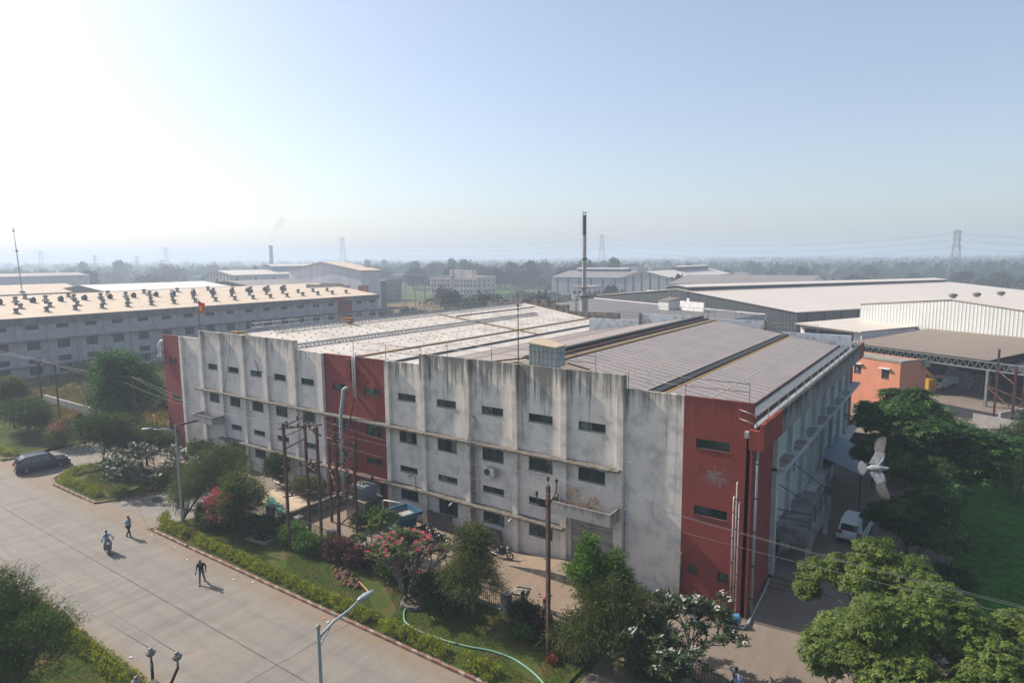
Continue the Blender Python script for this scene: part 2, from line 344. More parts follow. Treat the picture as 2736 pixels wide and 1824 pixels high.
MCON = M('raw_concrete', (.27, .245, .21), (.16, .145, .125), 1.6, .95, bmp=.4, space='geo')
MCOND = M('stained_concrete', (.22, .195, .165), (.055, .05, .045), 1.2, .95, bmp=.5, space='geo', contrast=(.38, .62))
MPB = M('pale_blue_wall', (.48, .53, .57), (.24, .27, .30), 1.4, .9, space='geo', contrast=(.32, .52))
MWHITE = M('white_metal', (.62, .62, .6), (.5, .5, .48), 2, .5)
MYEL = M('ochre_tray', (.34, .20, .06), (.23, .14, .05), 3, .6, space='geo')
MSHUT = M('shutter_steel', (.34, .34, .33), (.20, .19, .18), 1.2, .6, .3, stretch=(.6, 1, 7), contrast=(.42, .58))
BX, BY = -41.6, 36.6
main = thing('factory_building', 'grey plaster factory with red end bays and solar panels on its roof', 'building', (BX, BY, 0))
OFF = (BX, BY, 0)
def wallpanel(name, u0, u1, z0, z1, holes, P, mat_, parent, off, depth=.22, thick=.22):
    us = sorted({u0, u1, *[h[0] for h in holes], *[h[1] for h in holes]}); zs = sorted({z0, z1, *[h[2] for h in holes], *[h[3] for h in holes]})
    mb = MB()
    for i in range(len(us)-1):
        for j in range(len(zs)-1):
            a, b, c, d = us[i], us[i+1], zs[j], zs[j+1]; mu, mz = (a+b)/2, (c+d)/2
            if any(h[0] < mu < h[1] and h[2] < mz < h[3] for h in holes): continue
            mb.quad(P(a,0,c), P(b,0,c), P(b,0,d), P(a,0,d))
    for a, b, c, d in holes:
        mb.quad(P(a,0,c), P(a,depth,c), P(b,depth,c), P(b,0,c)); mb.quad(P(a,0,d), P(b,0,d), P(b,depth,d), P(a,depth,d))
        mb.quad(P(a,0,c), P(a,0,d), P(a,depth,d), P(a,depth,c)); mb.quad(P(b,0,c), P(b,depth,c), P(b,depth,d), P(b,0,d))
    mb.quad(P(u0,0,z1), P(u1,0,z1), P(u1,thick,z1), P(u0,thick,z1)); mb.quad(P(u0,thick,z1), P(u1,thick,z1), P(u1,thick,z0), P(u0,thick,z0))
    mb.quad(P(u0,0,z0), P(u0,0,z1), P(u0,thick,z1), P(u0,thick,z0)); mb.quad(P(u1,0,z0), P(u1,thick,z0), P(u1,thick,z1), P(u1,0,z1))
    return mb.build(name, mat_, parent, off)
def window(u0, u1, z0, z1, P, parent, off, dep=.13, mull=(.5,), fmat=None, gmat=None, sill=True, bars=0, name='window'):
    """frame with its pane as a sub-part"""
    f = MB(); t = .05
    def bx(a, b, c, d, e0, e1):
        p = [P(a,e0,c), P(b,e0,c), P(b,e1,c), P(a,e1,c), P(a,e0,d), P(b,e0,d), P(b,e1,d), P(a,e1,d)]
        f.add(p, [(0,3,2,1),(4,5,6,7),(0,1,5,4),(1,2,6,5),(2,3,7,6),(3,0,4,7)])
    bx(u0, u1, z0, z0+t, dep-.03, dep+.03); bx(u0, u1, z1-t, z1, dep-.03, dep+.03)
    bx(u0, u0+t, z0+t, z1-t, dep-.03, dep+.03); bx(u1-t, u1, z0+t, z1-t, dep-.03, dep+.03)
    for q in mull: uc = u0+(u1-u0)*q; bx(uc-.022, uc+.022, z0+t, z1-t, dep-.03, dep+.03)
    if sill: bx(u0-.02, u1+.02, z0-.04, z0-.003, -.04, dep)
    for k in range(bars):
        zz = z0+(z1-z0)*(k+1)/(bars+1); bx(u0+t, u1-t, zz-.012, zz+.012, dep-.08, dep-.05)
    fo = f.build(name, fmat or MFR, parent, off)
    ub = [u0+t]+[u0+(u1-u0)*q for q in mull]+[u1-t]
    for a_, b__ in zip(ub[:-1], ub[1:]):
        g = MB(); dq = dep+.01+random.choice((0,0,.02)); g.quad(P(a_,dq,z0+t), P(b__,dq,z0+t), P(b__,dq,z1-t), P(a_,dq,z1-t)); g.build('pane', gmat if gmat is MMG_ else random.choice((MGLASS, MGLASS, gmat or MGLASS, MGLASS2, MDARK, MGLASS3)), fo, off)
    return fo
def PF(u, d, z): return (u, 36.8+d, z)
SEG = [  # x0, x1, ztop, material, pilaster at left edge
 (-74.0,-70.1,12.85,MRED2),(-70.1,-66.1,12.85,MWL),(-66.1,-62.1,13.72,MWL),(-62.1,-58.15,13.72,MWL),(-58.15,-54.4,13.72,MWL),(-54.4,-50.05,13.72,MWL),
 (-50.05,-46.2,12.85,MWL),(-46.2,-42.3,12.85,MRED2),(-42.3,-38.35,12.85,MRED),(-38.35,-34.45,12.85,MW),(-34.45,-29.6,13.7,MW),(-29.6,-25.3,13.7,MW),
 (-25.3,-21.3,13.7,MW),(-21.3,-17.15,13.7,MW),(-17.15,-13.33,12.85,MW),(-13.33,-9.3,12.85,MPEEL)]
WIN = {-66.1:(-65.1,-63.3),-62.1:(-61.35,-59.5),-58.15:(-57.45,-55.6),-54.4:(-53.6,-51.8),-50.05:(-49.55,-47.7),-46.2:(-45.2,-43.3),-42.3:(-41.1,-39.2),
 -38.35:(-37.15,-35.2),-34.45:(-33.0,-31.05),-29.6:(-28.6,-26.65),-25.3:(-24.47,-22.5),-21.3:(-20.5,-18.5)}
for x0, x1, zt, mt in SEG:
    holes = []; spec = []
    if x0 in WIN:
        a, b = WIN[x0]; rows = [(9.76, 10.33), (6.3, 7.32)]
        if x0 not in (-66.1, -21.3): rows.append((3.83, 4.32))
        if x0 == -62.1: rows = rows; holes.append((-61.95, -59.05, .02, 2.5))
        elif x0 == -21.3: holes.append((-21.08+.05, -17.9, .6, 3.5))
        elif x0 == -66.1: pass
        else: rows.append({-54.4:(1.0,2.42), -34.45:(1.15,2.4), -42.3:(1.0,2.4)}.get(x0, (1.5, 2.45)))
        for c, d in rows: holes.append((a, b, c, d)); spec.append((a, b, c, d))
    if x0 == -74.0: spec = [(-72.8,-71.1,9.77,10.3),(-72.7,-70.95,5.6,6.15),(-72.7,-72.1,1.6,2.1),(-70.9,-70.4,1.5,2.1)]; holes = list(spec)
    if x0 == -13.33: spec = [(-12.54,-10.58,9.8,10.37),(-12.55,-10.6,5.68,6.26),(-12.84,-12.23,1.95,2.45),(-11.04,-10.42,1.93,2.47)]; holes = list(spec)
    wallpanel('wall', x0, x1, 0, zt, holes, PF, mt, main, OFF)
    for i, (a, b, c, d) in enumerate(spec):
        small = (b-a) < .8
        window(a, b, c, d, PF, main, OFF, mull=() if small else ((.5,) if d-c < .8 else (.34, .67)), gmat=random.choice([MGLASS, MGLASS, MGLASS2]), bars=3 if (c < 2.6 and not small) else (4 if small and a > -11.5 else (2 if (x0 < -50 and d-c > .9) else 0)))
# pilasters: plaster fins standing proud of the wall
for x, zt, mt in [(-70.1,12.87,MWL),(-66.1,13.74,MWL),(-62.1,13.74,MWL),(-58.15,13.74,MWL),(-54.4,13.74,MWL),(-50.05,13.75,MWL),(-46.2,12.87,MWL),(-38.35,12.87,MW),
                  (-34.45,13.74,MW),(-29.6,13.72,MW),(-25.3,13.72,MW),(-21.3,13.72,MW),(-17.15,13.75,MW)]:
    wd = .42; a, b = (x-.02, x+wd) if x in (-38.35, -70.1, -34.45, -66.1) else (x-wd, x+.02)
    MB().box(a, 36.52, 0, b, 36.797, zt).build('pilaster', mt, main, OFF)
# middle recess of the red bay
MB().box(-43.2, 36.60, 10.9, -42.55, 36.797, 12.6).build('red_box', MRED, main, OFF)
def rough_slab(x0, x1, y0, y1, z0, z1, n, a=.03):
    mb = MB()
    for i in range(n):
        u0, u1 = x0+(x1-x0)*i/n, x0+(x1-x0)*(i+1)/n
        mb.box(u0, y0+random.uniform(-a, a), z0+random.uniform(-a, a)*.8, u1, y1, z1+random.uniform(-a, a)*.3)
    return mb
rough_slab(-66.7,-46.2,36.02,36.79,7.49,7.62,80).build('ledge', MLED, main, OFF)
rough_slab(-46.2,-17.25,36.02,36.79,7.49,7.625,110).build('ledge', MLED, main, OFF)
rough_slab(-62.7,-46.2,36.05,36.79,2.70,2.82,70).build('ledge', MLED, main, OFF)
rough_slab(-46.2,-38.35,36.05,36.79,2.68,2.825,30).build('ledge', M('red_ledge', (.28, .13, .10), (.13, .085, .07), 3, .9), main, OFF)
rough_slab(-38.35,-21.35,36.05,36.79,2.70,2.82,70).build('ledge', MLED, main, OFF)
# shutter and door
sh = MB()
for k in range(36): z = .61+k*.08; sh.box(-21.03, 36.86+(.012 if k % 2 else 0), z, -17.9, 36.9, z+.078)
sh.build('roller_shutter', MSHUT, main, OFF)
dd = MB().box(-61.95, 36.92, .02, -59.05, 36.97, 2.5)
for k in range(12): dd.box(-61.9+k*.24, 36.885, .05, -61.74+k*.24, 36.918, 2.45)
dd.build('door', M('brown_door', (.055, .045, .04), (.03, .026, .024), 3, .7), main, OFF)
def trough(x0, x1, y0, y1, z0, z1):
    mb = MB(); t = .14
    mb.box(x0, y0, z0, x1, y1, z0+.2); mb.box(x0, y0, z0+.2, x1, y0+t, z1); mb.box(x0, y0+t, z0+.2, x0+t, y1, z1); mb.box(x1-t, y0+t, z0+.2, x1, y1, z1)
    return mb
MCAN = wallmat('canopy_plaster', (.38, .36, .34), (.09, .08, .07), 5.1, .9, .8, 4)
trough(-21.95,-17.3,35.15,36.5,4.25,5.08).build('canopy', MCAN, main, OFF)
trough(-66.0,-62.15,35.2,36.5,4.35,5.15).build('canopy', MCAN, main, OFF)
# side wall (faces +X, in shade) with pilasters, ledge and fascia
def PS(u, d, z): return (-9.42-d, u, z)
wallpanel('side_wall', 36.8, 42.2, 0, 11.1, [], PS, MRED, main, OFF)
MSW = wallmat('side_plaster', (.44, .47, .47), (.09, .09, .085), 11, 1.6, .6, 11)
sw = [(42.9+4.25*i, 44.9+4.25*i) for i in range(7)]
holes = []
for i, (a, b) in enumerate(sw):
    holes += [(a, b, 5.7, 6.7)] if i else []
    holes += [(a+.3, b-.2, 3.7, 4.3)] if i > 1 else []
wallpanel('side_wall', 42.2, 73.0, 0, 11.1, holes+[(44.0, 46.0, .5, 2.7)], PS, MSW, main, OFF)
wallpanel('side_wall', 73.0, 77.0, 0, 11.1, [(74.2, 75.8, 9.3, 10), (74.2, 75.8, 5.7, 6.5)], PS, MRED, main, OFF)
for a, b, c, d in holes: window(a, b, c, d, PS, main, OFF)
window(74.2, 75.8, 9.3, 10, PS, main, OFF); window(74.2, 75.8, 5.7, 6.5, PS, main, OFF)
MB().box(-9.62, 44.0, .5, -9.58, 46.0, 2.7).build('side_door', MDARK, main, OFF)
for i in range(8):
    y = 42.2+4.25*i
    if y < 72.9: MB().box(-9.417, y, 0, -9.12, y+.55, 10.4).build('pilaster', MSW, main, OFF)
for i in range(7):
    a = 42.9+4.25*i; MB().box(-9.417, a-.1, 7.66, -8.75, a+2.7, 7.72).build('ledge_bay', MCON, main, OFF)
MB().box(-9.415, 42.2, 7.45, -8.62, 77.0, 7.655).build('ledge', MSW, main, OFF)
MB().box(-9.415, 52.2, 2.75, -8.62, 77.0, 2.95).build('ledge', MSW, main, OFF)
MFAS = wallmat('fascia_plaster', (.26, .25, .24), (.05, .048, .045), 11.95, 1.6, 1.3, 13)
MB().box(-8.72, 35.85, 10.45, -8.48, 40.2, 11.95).box(-9.28, 35.85, 10.45, -8.722, 36.1, 11.55).box(-9.28, 36.1, 10.45, -8.722, 40.2, 10.6).build('fascia', MRED, main, OFF)
MB().box(-8.72, 40.2, 10.45, -8.48, 74.0, 11.95).box(-9.41, 40.2, 10.45, -8.722, 77.0, 10.6).build('fascia', MFAS, main, OFF)
MB().box(-8.72, 74.0, 10.45, -8.48, 77.0, 11.95).build('fascia', MRED, main, OFF)
MB().box(-9.7, 36.5, 10.9, -9.42, 77.0, 11.25).build('gutter_edge', MPIPE, main, OFF)
# porch balcony on the side wall
bal = MB(); bal.box(-9.41, 43.6, 3.15, -7.2, 51.6, 3.35); bal.box(-9.41, 43.6, 2.35, -7.2, 43.75, 3.15); bal.box(-7.35, 43.75, 2.35, -7.2, 51.6, 3.15); bal.box(-9.41, 51.45, 2.35, -7.35, 51.6, 3.15)
bal.build('balcony', M('dark_balcony', (.20,.215,.21), (.10,.105,.10), 1.2, .95), main, OFF)  # plain balcony tone, darker than the side wall plaster
br = MB()
for z in (3.95, 4.45): br.tube([(-9.4,43.7,z),(-7.3,43.7,z),(-7.3,51.4,z)], .03, 5)
for y in (43.7, 45.6, 47.5, 49.5, 51.4): br.cyl((-7.3,y,3.35), (-7.3,y,4.5), .03, n=5)
br.cyl((-9.4,43.7,6.2),(-7.3,45.2,4.5),.03,n=5); br.cyl((-9.4,47,6.9),(-7.3,49.5,4.5),.03,n=5)
br.build('balcony_railing', MIRON, main, OFF)
MB().box(-9.40, 42.2, .02, -7.9, 52.5, .5).box(-9.40, 41.75, .02, -7.9, 42.2, .34).box(-9.40, 41.35, .02, -7.9, 41.75, .18).build('side_step', MDRV, main, OFF)
for y in (44.3, 50.9): MB().box(-7.6, y, .5, -7.3, y+.3, 2.35).build('porch_column', MSW, main, OFF)
# left end wall and back walls
def PL(u, d, z): return (-74.0+d, u, z)
wallpanel('end_wall', 37.0, 87.0, 0, 11.2, [], lambda u, d, z: (-74.0+d, 124-u, z), MWL, main, OFF)
MB().box(-74, 86.8, 0, -42, 87, 11).box(-42.2, 77, 0, -42, 86.8, 11).box(-42, 76.8, 0, -9.42, 77, 11).build('back_wall', MWL, main, OFF)
# stepped back parapets
for x0, x1, y0, z0, z1, mt in [(-61.5,-52.8,86.9,12.5,14.55,MCOND),(-57.2,-50.1,86.65,12.4,13.85,MCOND),(-50.0,-41.5,86.7,10.9,12.95,MCOND),(-66,-61.5,86.9,12.,13.9,MCOND),
                               (-41.3,-33.75,77.0,10.9,13.02,MPB),(-33.7,-25.75,76.85,12.0,13.92,MPB),(-25.6,-18.35,76.9,12.2,13.72,MPB),(-18.3,-9.75,77.05,10.9,12.55,MPB)]:
    MB().box(x0, y0, z0, x1, y0+.28, z1).build('parapet', mt, main, OFF)
MB().box(-34.0, 76.6, 12.1, -33.7, 76.83, 14.0).box(-18.65, 76.6, 12.1, -18.38, 76.88, 13.8).build('parapet_post', MCOND, main, OFF)
# roof planes
MROOF = sheetmat('dusty_white_sheet', (0.592, 0.551, 0.496), (0.385, 0.337, 0.285), 1.0, 1, 0, .75, 0, .35, .02, .3, .12)
MROOF2 = sheetmat('tan_dusty_sheet', (0.280, 0.238, 0.189), (0.196, 0.161, 0.126), .3, 1, 0, .8, 0, .2, .02, .2, .3)
def slab(x0, za, x1, zb, y0, y1, t=.12):
    mb = MB(); v = [(x0,y0,za-t),(x1,y0,zb-t),(x1,y1,zb-t),(x0,y1,za-t),(x0,y0,za),(x1,y0,zb),(x1,y1,zb),(x0,y1,za)]
    return mb.add(v, [(0,3,2,1),(4,5,6,7),(0,1,5,4),(1,2,6,5),(2,3,7,6),(3,0,4,7)])
slab(-73.8,11.2,-58,13.9,37.03,86.6).build('roof_sheet', MROOF, main, OFF); slab(-58,13.9,-42.0,11.18,37.03,86.6).build('roof_sheet', MROOF, main, OFF)
slab(-42.0,11.04,-25.6,13.83,37.03,76.7).build('roof_sheet', MROOF2, main, OFF); slab(-25.6,13.83,-9.72,11.13,37.03,76.7).build('roof_sheet', MROOF2, main, OFF)
def zl(x): return 13.9-.17*(x+58) if x > -58 else 13.9+.17*(x+58)
def zr(x): return 13.83-.17*abs(x+25.6)
# clips that hold the sheets (countless small marks)
cl = MB()
for x in np.arange(-57, -43.5, .95):
    for y in np.arange(39, 86, 1.35):
        if random.random() < .8: xx = x+random.uniform(-.05, .05); cl.obox((xx, y+random.uniform(-.1,.1), zl(xx)+.03), (.07, .22, .06), Matrix.Rotation(random.uniform(.2,.9), 3, 'Z'))
tag(cl.build('roof_clips', MGALV, main, OFF), kind='stuff')
pt = MB()
for k in range(34):
    x = random.uniform(-56.5, -44); y = random.uniform(42, 84); a = random.uniform(.3, 1.6); b_ = random.uniform(.05, .25)
    pt.add([(x-a/2,y,zl(x-a/2)+.006),(x+a/2,y,zl(x+a/2)+.006),(x+a/2,y+b_,zl(x+a/2)+.006),(x-a/2,y+b_,zl(x-a/2)+.006)], [(0,1,2,3)])
for x, y0, y1 in ((-55.1,60,74),(-49.3,44,62),(-48.2,62,84),(-45.3,40,70),(-54.2,70,84)):
    y = y0
    while y < y1:
        L = random.uniform(.4, 2.5); pt.add([(x-.04,y,zl(x-.04)+.007),(x+.04,y,zl(x+.04)+.007),(x+.04,y+L,zl(x+.04)+.007),(x-.04,y+L,zl(x-.04)+.007)], [(0,1,2,3)]); y += L+random.uniform(.2, 1.2)
pt.build('roof_patches', M('roof_dirt', (.20, .17, .14), (.12, .10, .085), 2, .95, space='geo'), main, OFF)
# ------------------------------------------------------------------ things on the roofs of the main building
def truss_rail(name, x, y0, y1, zf, label, mat_, n=90, wd=.45):
    t = thing(name, label, 'roof rail', (x, y0, zf(x)))
    mb = MB(); o = (x, y0, zf(x))
    mb.box(x-wd/2, y0, zf(x-wd/2)+.20, x-wd/2+.1, y1, zf(x)+.30); mb.box(x+wd/2-.1, y0, zf(x+wd/2)+.20, x+wd/2, y1, zf(x)+.27); mb.build('chord', mat_, t, o)
    mb = MB()
    for i in range(n):
        y = y0+(y1-y0)*(i+.5)/n; s = .32
        mb.cyl((x+wd/2,y-s,zf(x+wd/2)+.02),(x-wd/2+.05,y,zf(x)+.22),.03,n=4); mb.cyl((x+wd/2,y+s,zf(x+wd/2)+.02),(x-wd/2+.05,y,zf(x)+.22),.03,n=4)
    mb.build('bracing', mat_, t, o)
truss_rail('roof_rail', -51.8, 37.7, 80, zl, 'bright galvanised lattice rail down the middle of the white roof', MGALV, 85)
truss_rail('roof_rail', -57.6, 39.5, 84.5, zl, 'bright galvanised lattice rail along the ridge of the white roof', MGALV, 85, .8)
def strip(name, a, b, wd, zf, label, mat_, h=.1, cat='cable tray'):
    """a flat run lying on the roof from a to b"""
    t = MB(); a = Vector((*a, 0)); b = Vector((*b, 0)); d = (b-a).normalized(); nn = Vector((-d.y, d.x, 0))*wd/2
    n = max(2, int((b-a).length/2)); vs_ = []
    for i in range(n+1):
        p = a+(b-a)*i/n
        for q in (p-nn, p+nn): vs_.append((q.x, q.y, zf(q.x)+.02)); vs_.append((q.x, q.y, zf(q.x)+.02+h))
    fs = []
    for i in range(n):
        o = i*4; fs += [(o+1,o+5,o+7,o+3),(o,o+4,o+5,o+1),(o+2,o+3,o+7,o+6)]
    fs += [(0,1,3,2),(n*4,n*4+2,n*4+3,n*4+1)]
    t.add(vs_, fs); return tag(t.build(name, mat_), label, cat)
strip('cable_tray', (-46.5,37.7), (-46.5,86.3), .2, zl, 'ochre cable tray running along the lower white roof to the back parapet', MYEL)
strip('cable_tray', (-56.9,64.4), (-43.9,68.2), .2, zl, 'ochre cable tray crossing the white roof from ridge to valley', MYEL, .1)
strip('roof_cable', (-43.6,38), (-43.6,86.3), .22, zl, 'dark cable along the valley between white roof and solar panels', MIRON, .12, 'cable')
strip('roof_cable', (-55.3,66), (-55.3,85), .14, zl, 'short dark cable near the ridge at the far end of the white roof', MIRON, .08, 'cable')
strip('ridge_duct', (-25.6,38.3), (-25.6,76), .42, lambda x: 13.84, 'black duct lying along the ridge between the two solar slopes', M('black_duct', (.03,.03,.032), rough=.5), .22, 'duct')
strip('cable_ladder', (-24.9,38.3), (-24.9,76), .16, zr, 'dark toothed cable ladder beside the black ridge duct', MRUST, .12, 'cable tray')
strip('cable_tray', (-24.1,38.4), (-24.1,76), .18, zr, 'thin ochre tray between the ridge walkway and the right solar slope', MYEL, .1)
strip('cable_tray', (-15.7,37.3), (-15.7,76.5), .16, zr, 'ochre tray in the gap across the right solar slope', MYEL, .08)
strip('panel_gap_strip', (-16.15,37.3), (-16.15,76.5), .42, zr, 'black strip added for the dark gap across the right solar slope', MIRON, .14, 'duct')  # black strip added to draw the dark gap between panel blocks
# solar panels, 2.1 m x 1 m
def panelmat(name, cell, dust, fac):
    mt, n, b = newmat(name); v = coords(n, space='geo'); f = noise(n, v, .5, 5, .6)
    c = mix(n, ramp(n, f, [(.3, fac*.75), (.7, min(1, fac*1.2))]), cell, dust)
    n.links.new(c, b.inputs['Base Color']); b.inputs['Roughness'].default_value = .48; b.inputs['Specular IOR Level'].default_value = .45
    return mt
MPAN = panelmat('dusty_solar_cells', (.07, .062, .07), (.30, .25, .225), .66); MPANL = panelmat('dusty_sheen_cells_left', (.05, .05, .07), (.34, .26, .21), .62)  # left cells: dust tone also carries the grazing sky sheen as colour
MPF = M('panel_frame', (.62, .56, .50), rough=.6)
def panelmesh(name, L, W, mt):
    fr = MB(); t = .04
    fr.box(-L/2,-W/2,0, L/2,-W/2+t,.045).box(-L/2,W/2-t,0, L/2,W/2,.045).box(-L/2,-W/2+t,0,-L/2+t,W/2-t,.045).box(L/2-t,-W/2+t,0,L/2,W/2-t,.045)
    return fr
def make_panel(L, W, mt, label):
    o = MB().box(-L/2+.035,-W/2+.035,.01,L/2-.035,W/2-.035,.038).build('solar_panel', mt); tag(o, label, 'solar panel')
    f = panelmesh('f', L, W, mt).build('frame', MPF, o); return o
ang = math.atan(.17)
cols_r = [(-22.55+2.13*i) for i in range(3)]+[-14.55, -12.45]; L = 2.28
pr = make_panel(2.28, .99, MPAN, 'grey blue solar panel in the grid on the right roof slope'); pr['group'] = 'solar panels on the right roof slope'
pr.rotation_euler = (0, ang, 0); first = True; count = 0
frm = pr.children[0]
def place_panel(src, x, y, z, ry):
    global first
    if first: o = src; first = False
    else:
        o = src.copy(); col.objects.link(o); k = src.children[0].copy(); col.objects.link(k); k.parent = o
    o.location = (x, y, z); o.rotation_euler = (0, ry, 0); return o
for ci, x in enumerate([-22.45, -20.1, -17.75, -14.35, -12.0]):
    xc = x+.0
    for r_ in range(38):
        y = 38.6+r_*1.0
        if ci < 2 and r_ < (2-ci): continue
        place_panel(pr, xc, y, zr(xc)+.1, ang); count += 1
ix = -16.9
for r_ in range(38): pass
pl_ = make_panel(2.08, .99, MPANL, 'dusty solar panel with painted pinkish sheen on the slope left of the ridge duct'); pl_['group'] = 'solar panels on the left roof slope'; first = True
for ci, x in enumerate([-27.3, -29.4, -31.5]):
    for r_ in range(37): place_panel(pl_, x, 39.2+r_*1.0, zr(x)+.1, -ang); count += 1
rest = MB(); rl = MB()
def addpanel(x, y, z, a, L=2.08, W=.99):
    Mx = Matrix.Rotation(a, 3, 'Y')
    rest.obox((x,y,z), (L-.07, W-.07, .03), Mx, 0)
    for dx, dy, sx, sy in ((0,-W/2,L,.035),(0,W/2,L,.035),(-L/2,0,.035,W),(L/2,0,.035,W)):
        c = Vector((x,y,z))+Mx@Vector((dx,dy,0)); rest.obox(c, (sx, sy, .05), Mx, 1)
for x in (-33.7, -36.3, -38.4, -40.5):
    for r_ in range(37): addpanel(x, 39.2+r_, zr(x)+.1, -ang)
tag(rest.build('solar_panels', [MPANL, MPF]), 'far run of dusty solar panels with painted pinkish sheen down to the roof valley', 'solar panels', kind='stuff')
strip('roof_cable', (-35.0,38.5), (-35.0,76), .2, zr, 'dark strip along the gap through the left solar slope', MIRON, .1, 'cable')  # dark strip laid along the gap between panel columns
strip('roof_cable', (-23.75,41), (-23.75,75), .1, zr, 'thin dark cable beside the first column of right slope panels', MIRON, .1, 'cable')
# walkway along the right eave
wk = thing('eave_walkway', 'galvanised walkway grating along the right eave of the factory', 'walkway', (-10.2, 57, 11.2))
mb = MB()
for i in range(150): y = 37.4+i*.262; mb.box(-10.75, y, zr(-10.3)+.13, -9.95, y+.13, zr(-10.3)+.17)
mb.build('grating', MGALV, wk, (-10.2, 57, 11.2))
MB().box(-10.85,37.3,zr(-10.8)+.02,-10.76,76.6,zr(-10.8)+.22).box(-9.94,37.3,11.2,-9.86,76.6,11.42).build('edge_beam', MRUST, wk, (-10.2,57,11.2))
def railing(label, pts, h=1.05, posts=None, mat_=None, mid=True, name='railing', r=.022, tops=None):
    p0 = pts[0]; t = thing(name, label, 'railing', p0); mat_ = mat_ or MGALV
    mb = MB(); P_ = [Vector(p) for p in pts]
    for f in ([1, .55] if mid else [1]): mb.tube([p+Vector((0,0,h*f)) for p in P_], r, 6)
    mb.build('rail', mat_, t, p0)
    tot = sum((P_[i+1]-P_[i]).length for i in range(len(P_)-1)); n = posts or max(2, int(tot/2.6)+1); done = 0
    for k in range(n):
        s = tot*k/(n-1); q = P_[-1]
        for i in range(len(P_)-1):
            l = (P_[i+1]-P_[i]).length
            if s <= l+1e-6: q = P_[i].lerp(P_[i+1], s/l); break
            s -= l
        MB().cyl(q-Vector((0,0,.15)), q+Vector((0,0,h)), r*1.15, n=6).build('post', mat_, t, p0)
    return t
MRL = M('painted_rail', (.21, .21, .21), (.14, .13, .13), 2, .6, space='geo')
railing('front roof railing over the red middle bay', [(-42.4,36.9,12.86),(-34.6,36.9,12.86)], 1.25, 3, MRL)
railing('front roof railing along the stained high parapet', [(-31.9,36.9,13.72),(-19.3,36.9,13.72)], 1.0, 4, MRL)
railing('front roof railing from high parapet to the red end bay', [(-17.0,36.9,12.87),(-9.6,36.9,12.87)], 1.05, 3, MRL)
railing('long galvanised railing along the right eave walkway', [(-9.0,36.3,11.15),(-9.0,76.8,11.15)], 1.15, 17)
railing('short railing closing the front end of the eave walkway', [(-10.4,36.95,11.3),(-9.0,36.3,11.15)], 1.15, 2)
railing('far ridge railing on the left white roof', [(-58.7,38,13.75),(-58.7,86.3,13.75)], 1.0, 18)
railing('back roof railing over the pale blue parapet left of the ridge', [(-41,77.1,13.0),(-33.9,77.1,13.0)], 1.0, 3, MRL)
railing('back roof railing on the taller pale blue parapet', [(-31.5,76.98,13.9),(-25.9,76.98,13.9)], 1.0, 3, MRL)
railing('small railing around the ridge end', [(-26.8,76.3,13.7),(-24.9,76.3,13.7),(-24.4,74.3,13.7)], 1.0, 3, MRL)
railing('back roof railing right of the ridge', [(-24.4,77.0,13.72),(-19.6,77.0,13.72)], 1.0, 3, MRL)
railing('back roof railing above the low end parapet', [(-17.9,77.1,12.55),(-13.1,77.1,12.55)], 1.0, 3, MRL)
# roof hatch box, lightning mast, boxes, downpipes
t = thing('roof_hatch_box', 'pale ribbed sheet metal box with tan lid on the front parapet', 'roof box', (-23.6, 37.9, 13.6), .06)
mb = MB(); v = [(-1.05,-.75,0),(1.05,-.75,0),(1.05,.75,0),(-1.05,.75,0),(-1.0,-.7,1.55),(.95,-.7,1.35),(.95,.7,1.35),(-1.0,.7,1.75)]
mb.add(v, [(0,3,2,1),(4,5,6,7),(0,1,5,4),(1,2,6,5),(2,3,7,6),(3,0,4,7)]); mb.build('box', M('pale_sheet', (.42, .44, .42), (.30, .32, .31), 1.5, .6), t)
mb = MB()
for i in range(7): x = -1.0+i*.33; mb.box(x-.02,-.79,.02,x+.02,-.70,1.45-.02*i)
for i in range(4): y = -.6+i*.4; mb.box(1.0,y-.02,.02,1.07,y+.02,1.33)
mb.build('ribs', MWHITE, t)
mb = MB(); mb.add([(-1.12,-.82,1.56),(1.07,-.82,1.36),(1.07,.82,1.38),(-1.12,.82,1.78),(-1.12,-.82,1.63),(1.07,-.82,1.43),(1.07,.82,1.45),(-1.12,.82,1.85)], [(0,3,2,1),(4,5,6,7),(0,1,5,4),(1,2,6,5),(2,3,7,6),(3,0,4,7)]); mb.build('lid', M('tan_lid', (.50,.40,.29), (.38,.3,.22), 2), t)
t = thing('lightning_mast', 'thin dark lightning mast standing behind the stained parapet', 'mast', (-25.5, 37.1, 13.0))
MB().cyl((0,0,0),(0,0,4.9),.05,.03,n=6).cyl((0,0,4.9),(0,0,5.6),.012,n=4).build('pole', MIRON, t); MB().sphere((0,0,4.75),.09).sphere((0,0,4.5),.08).build('ball', MRUST, t)
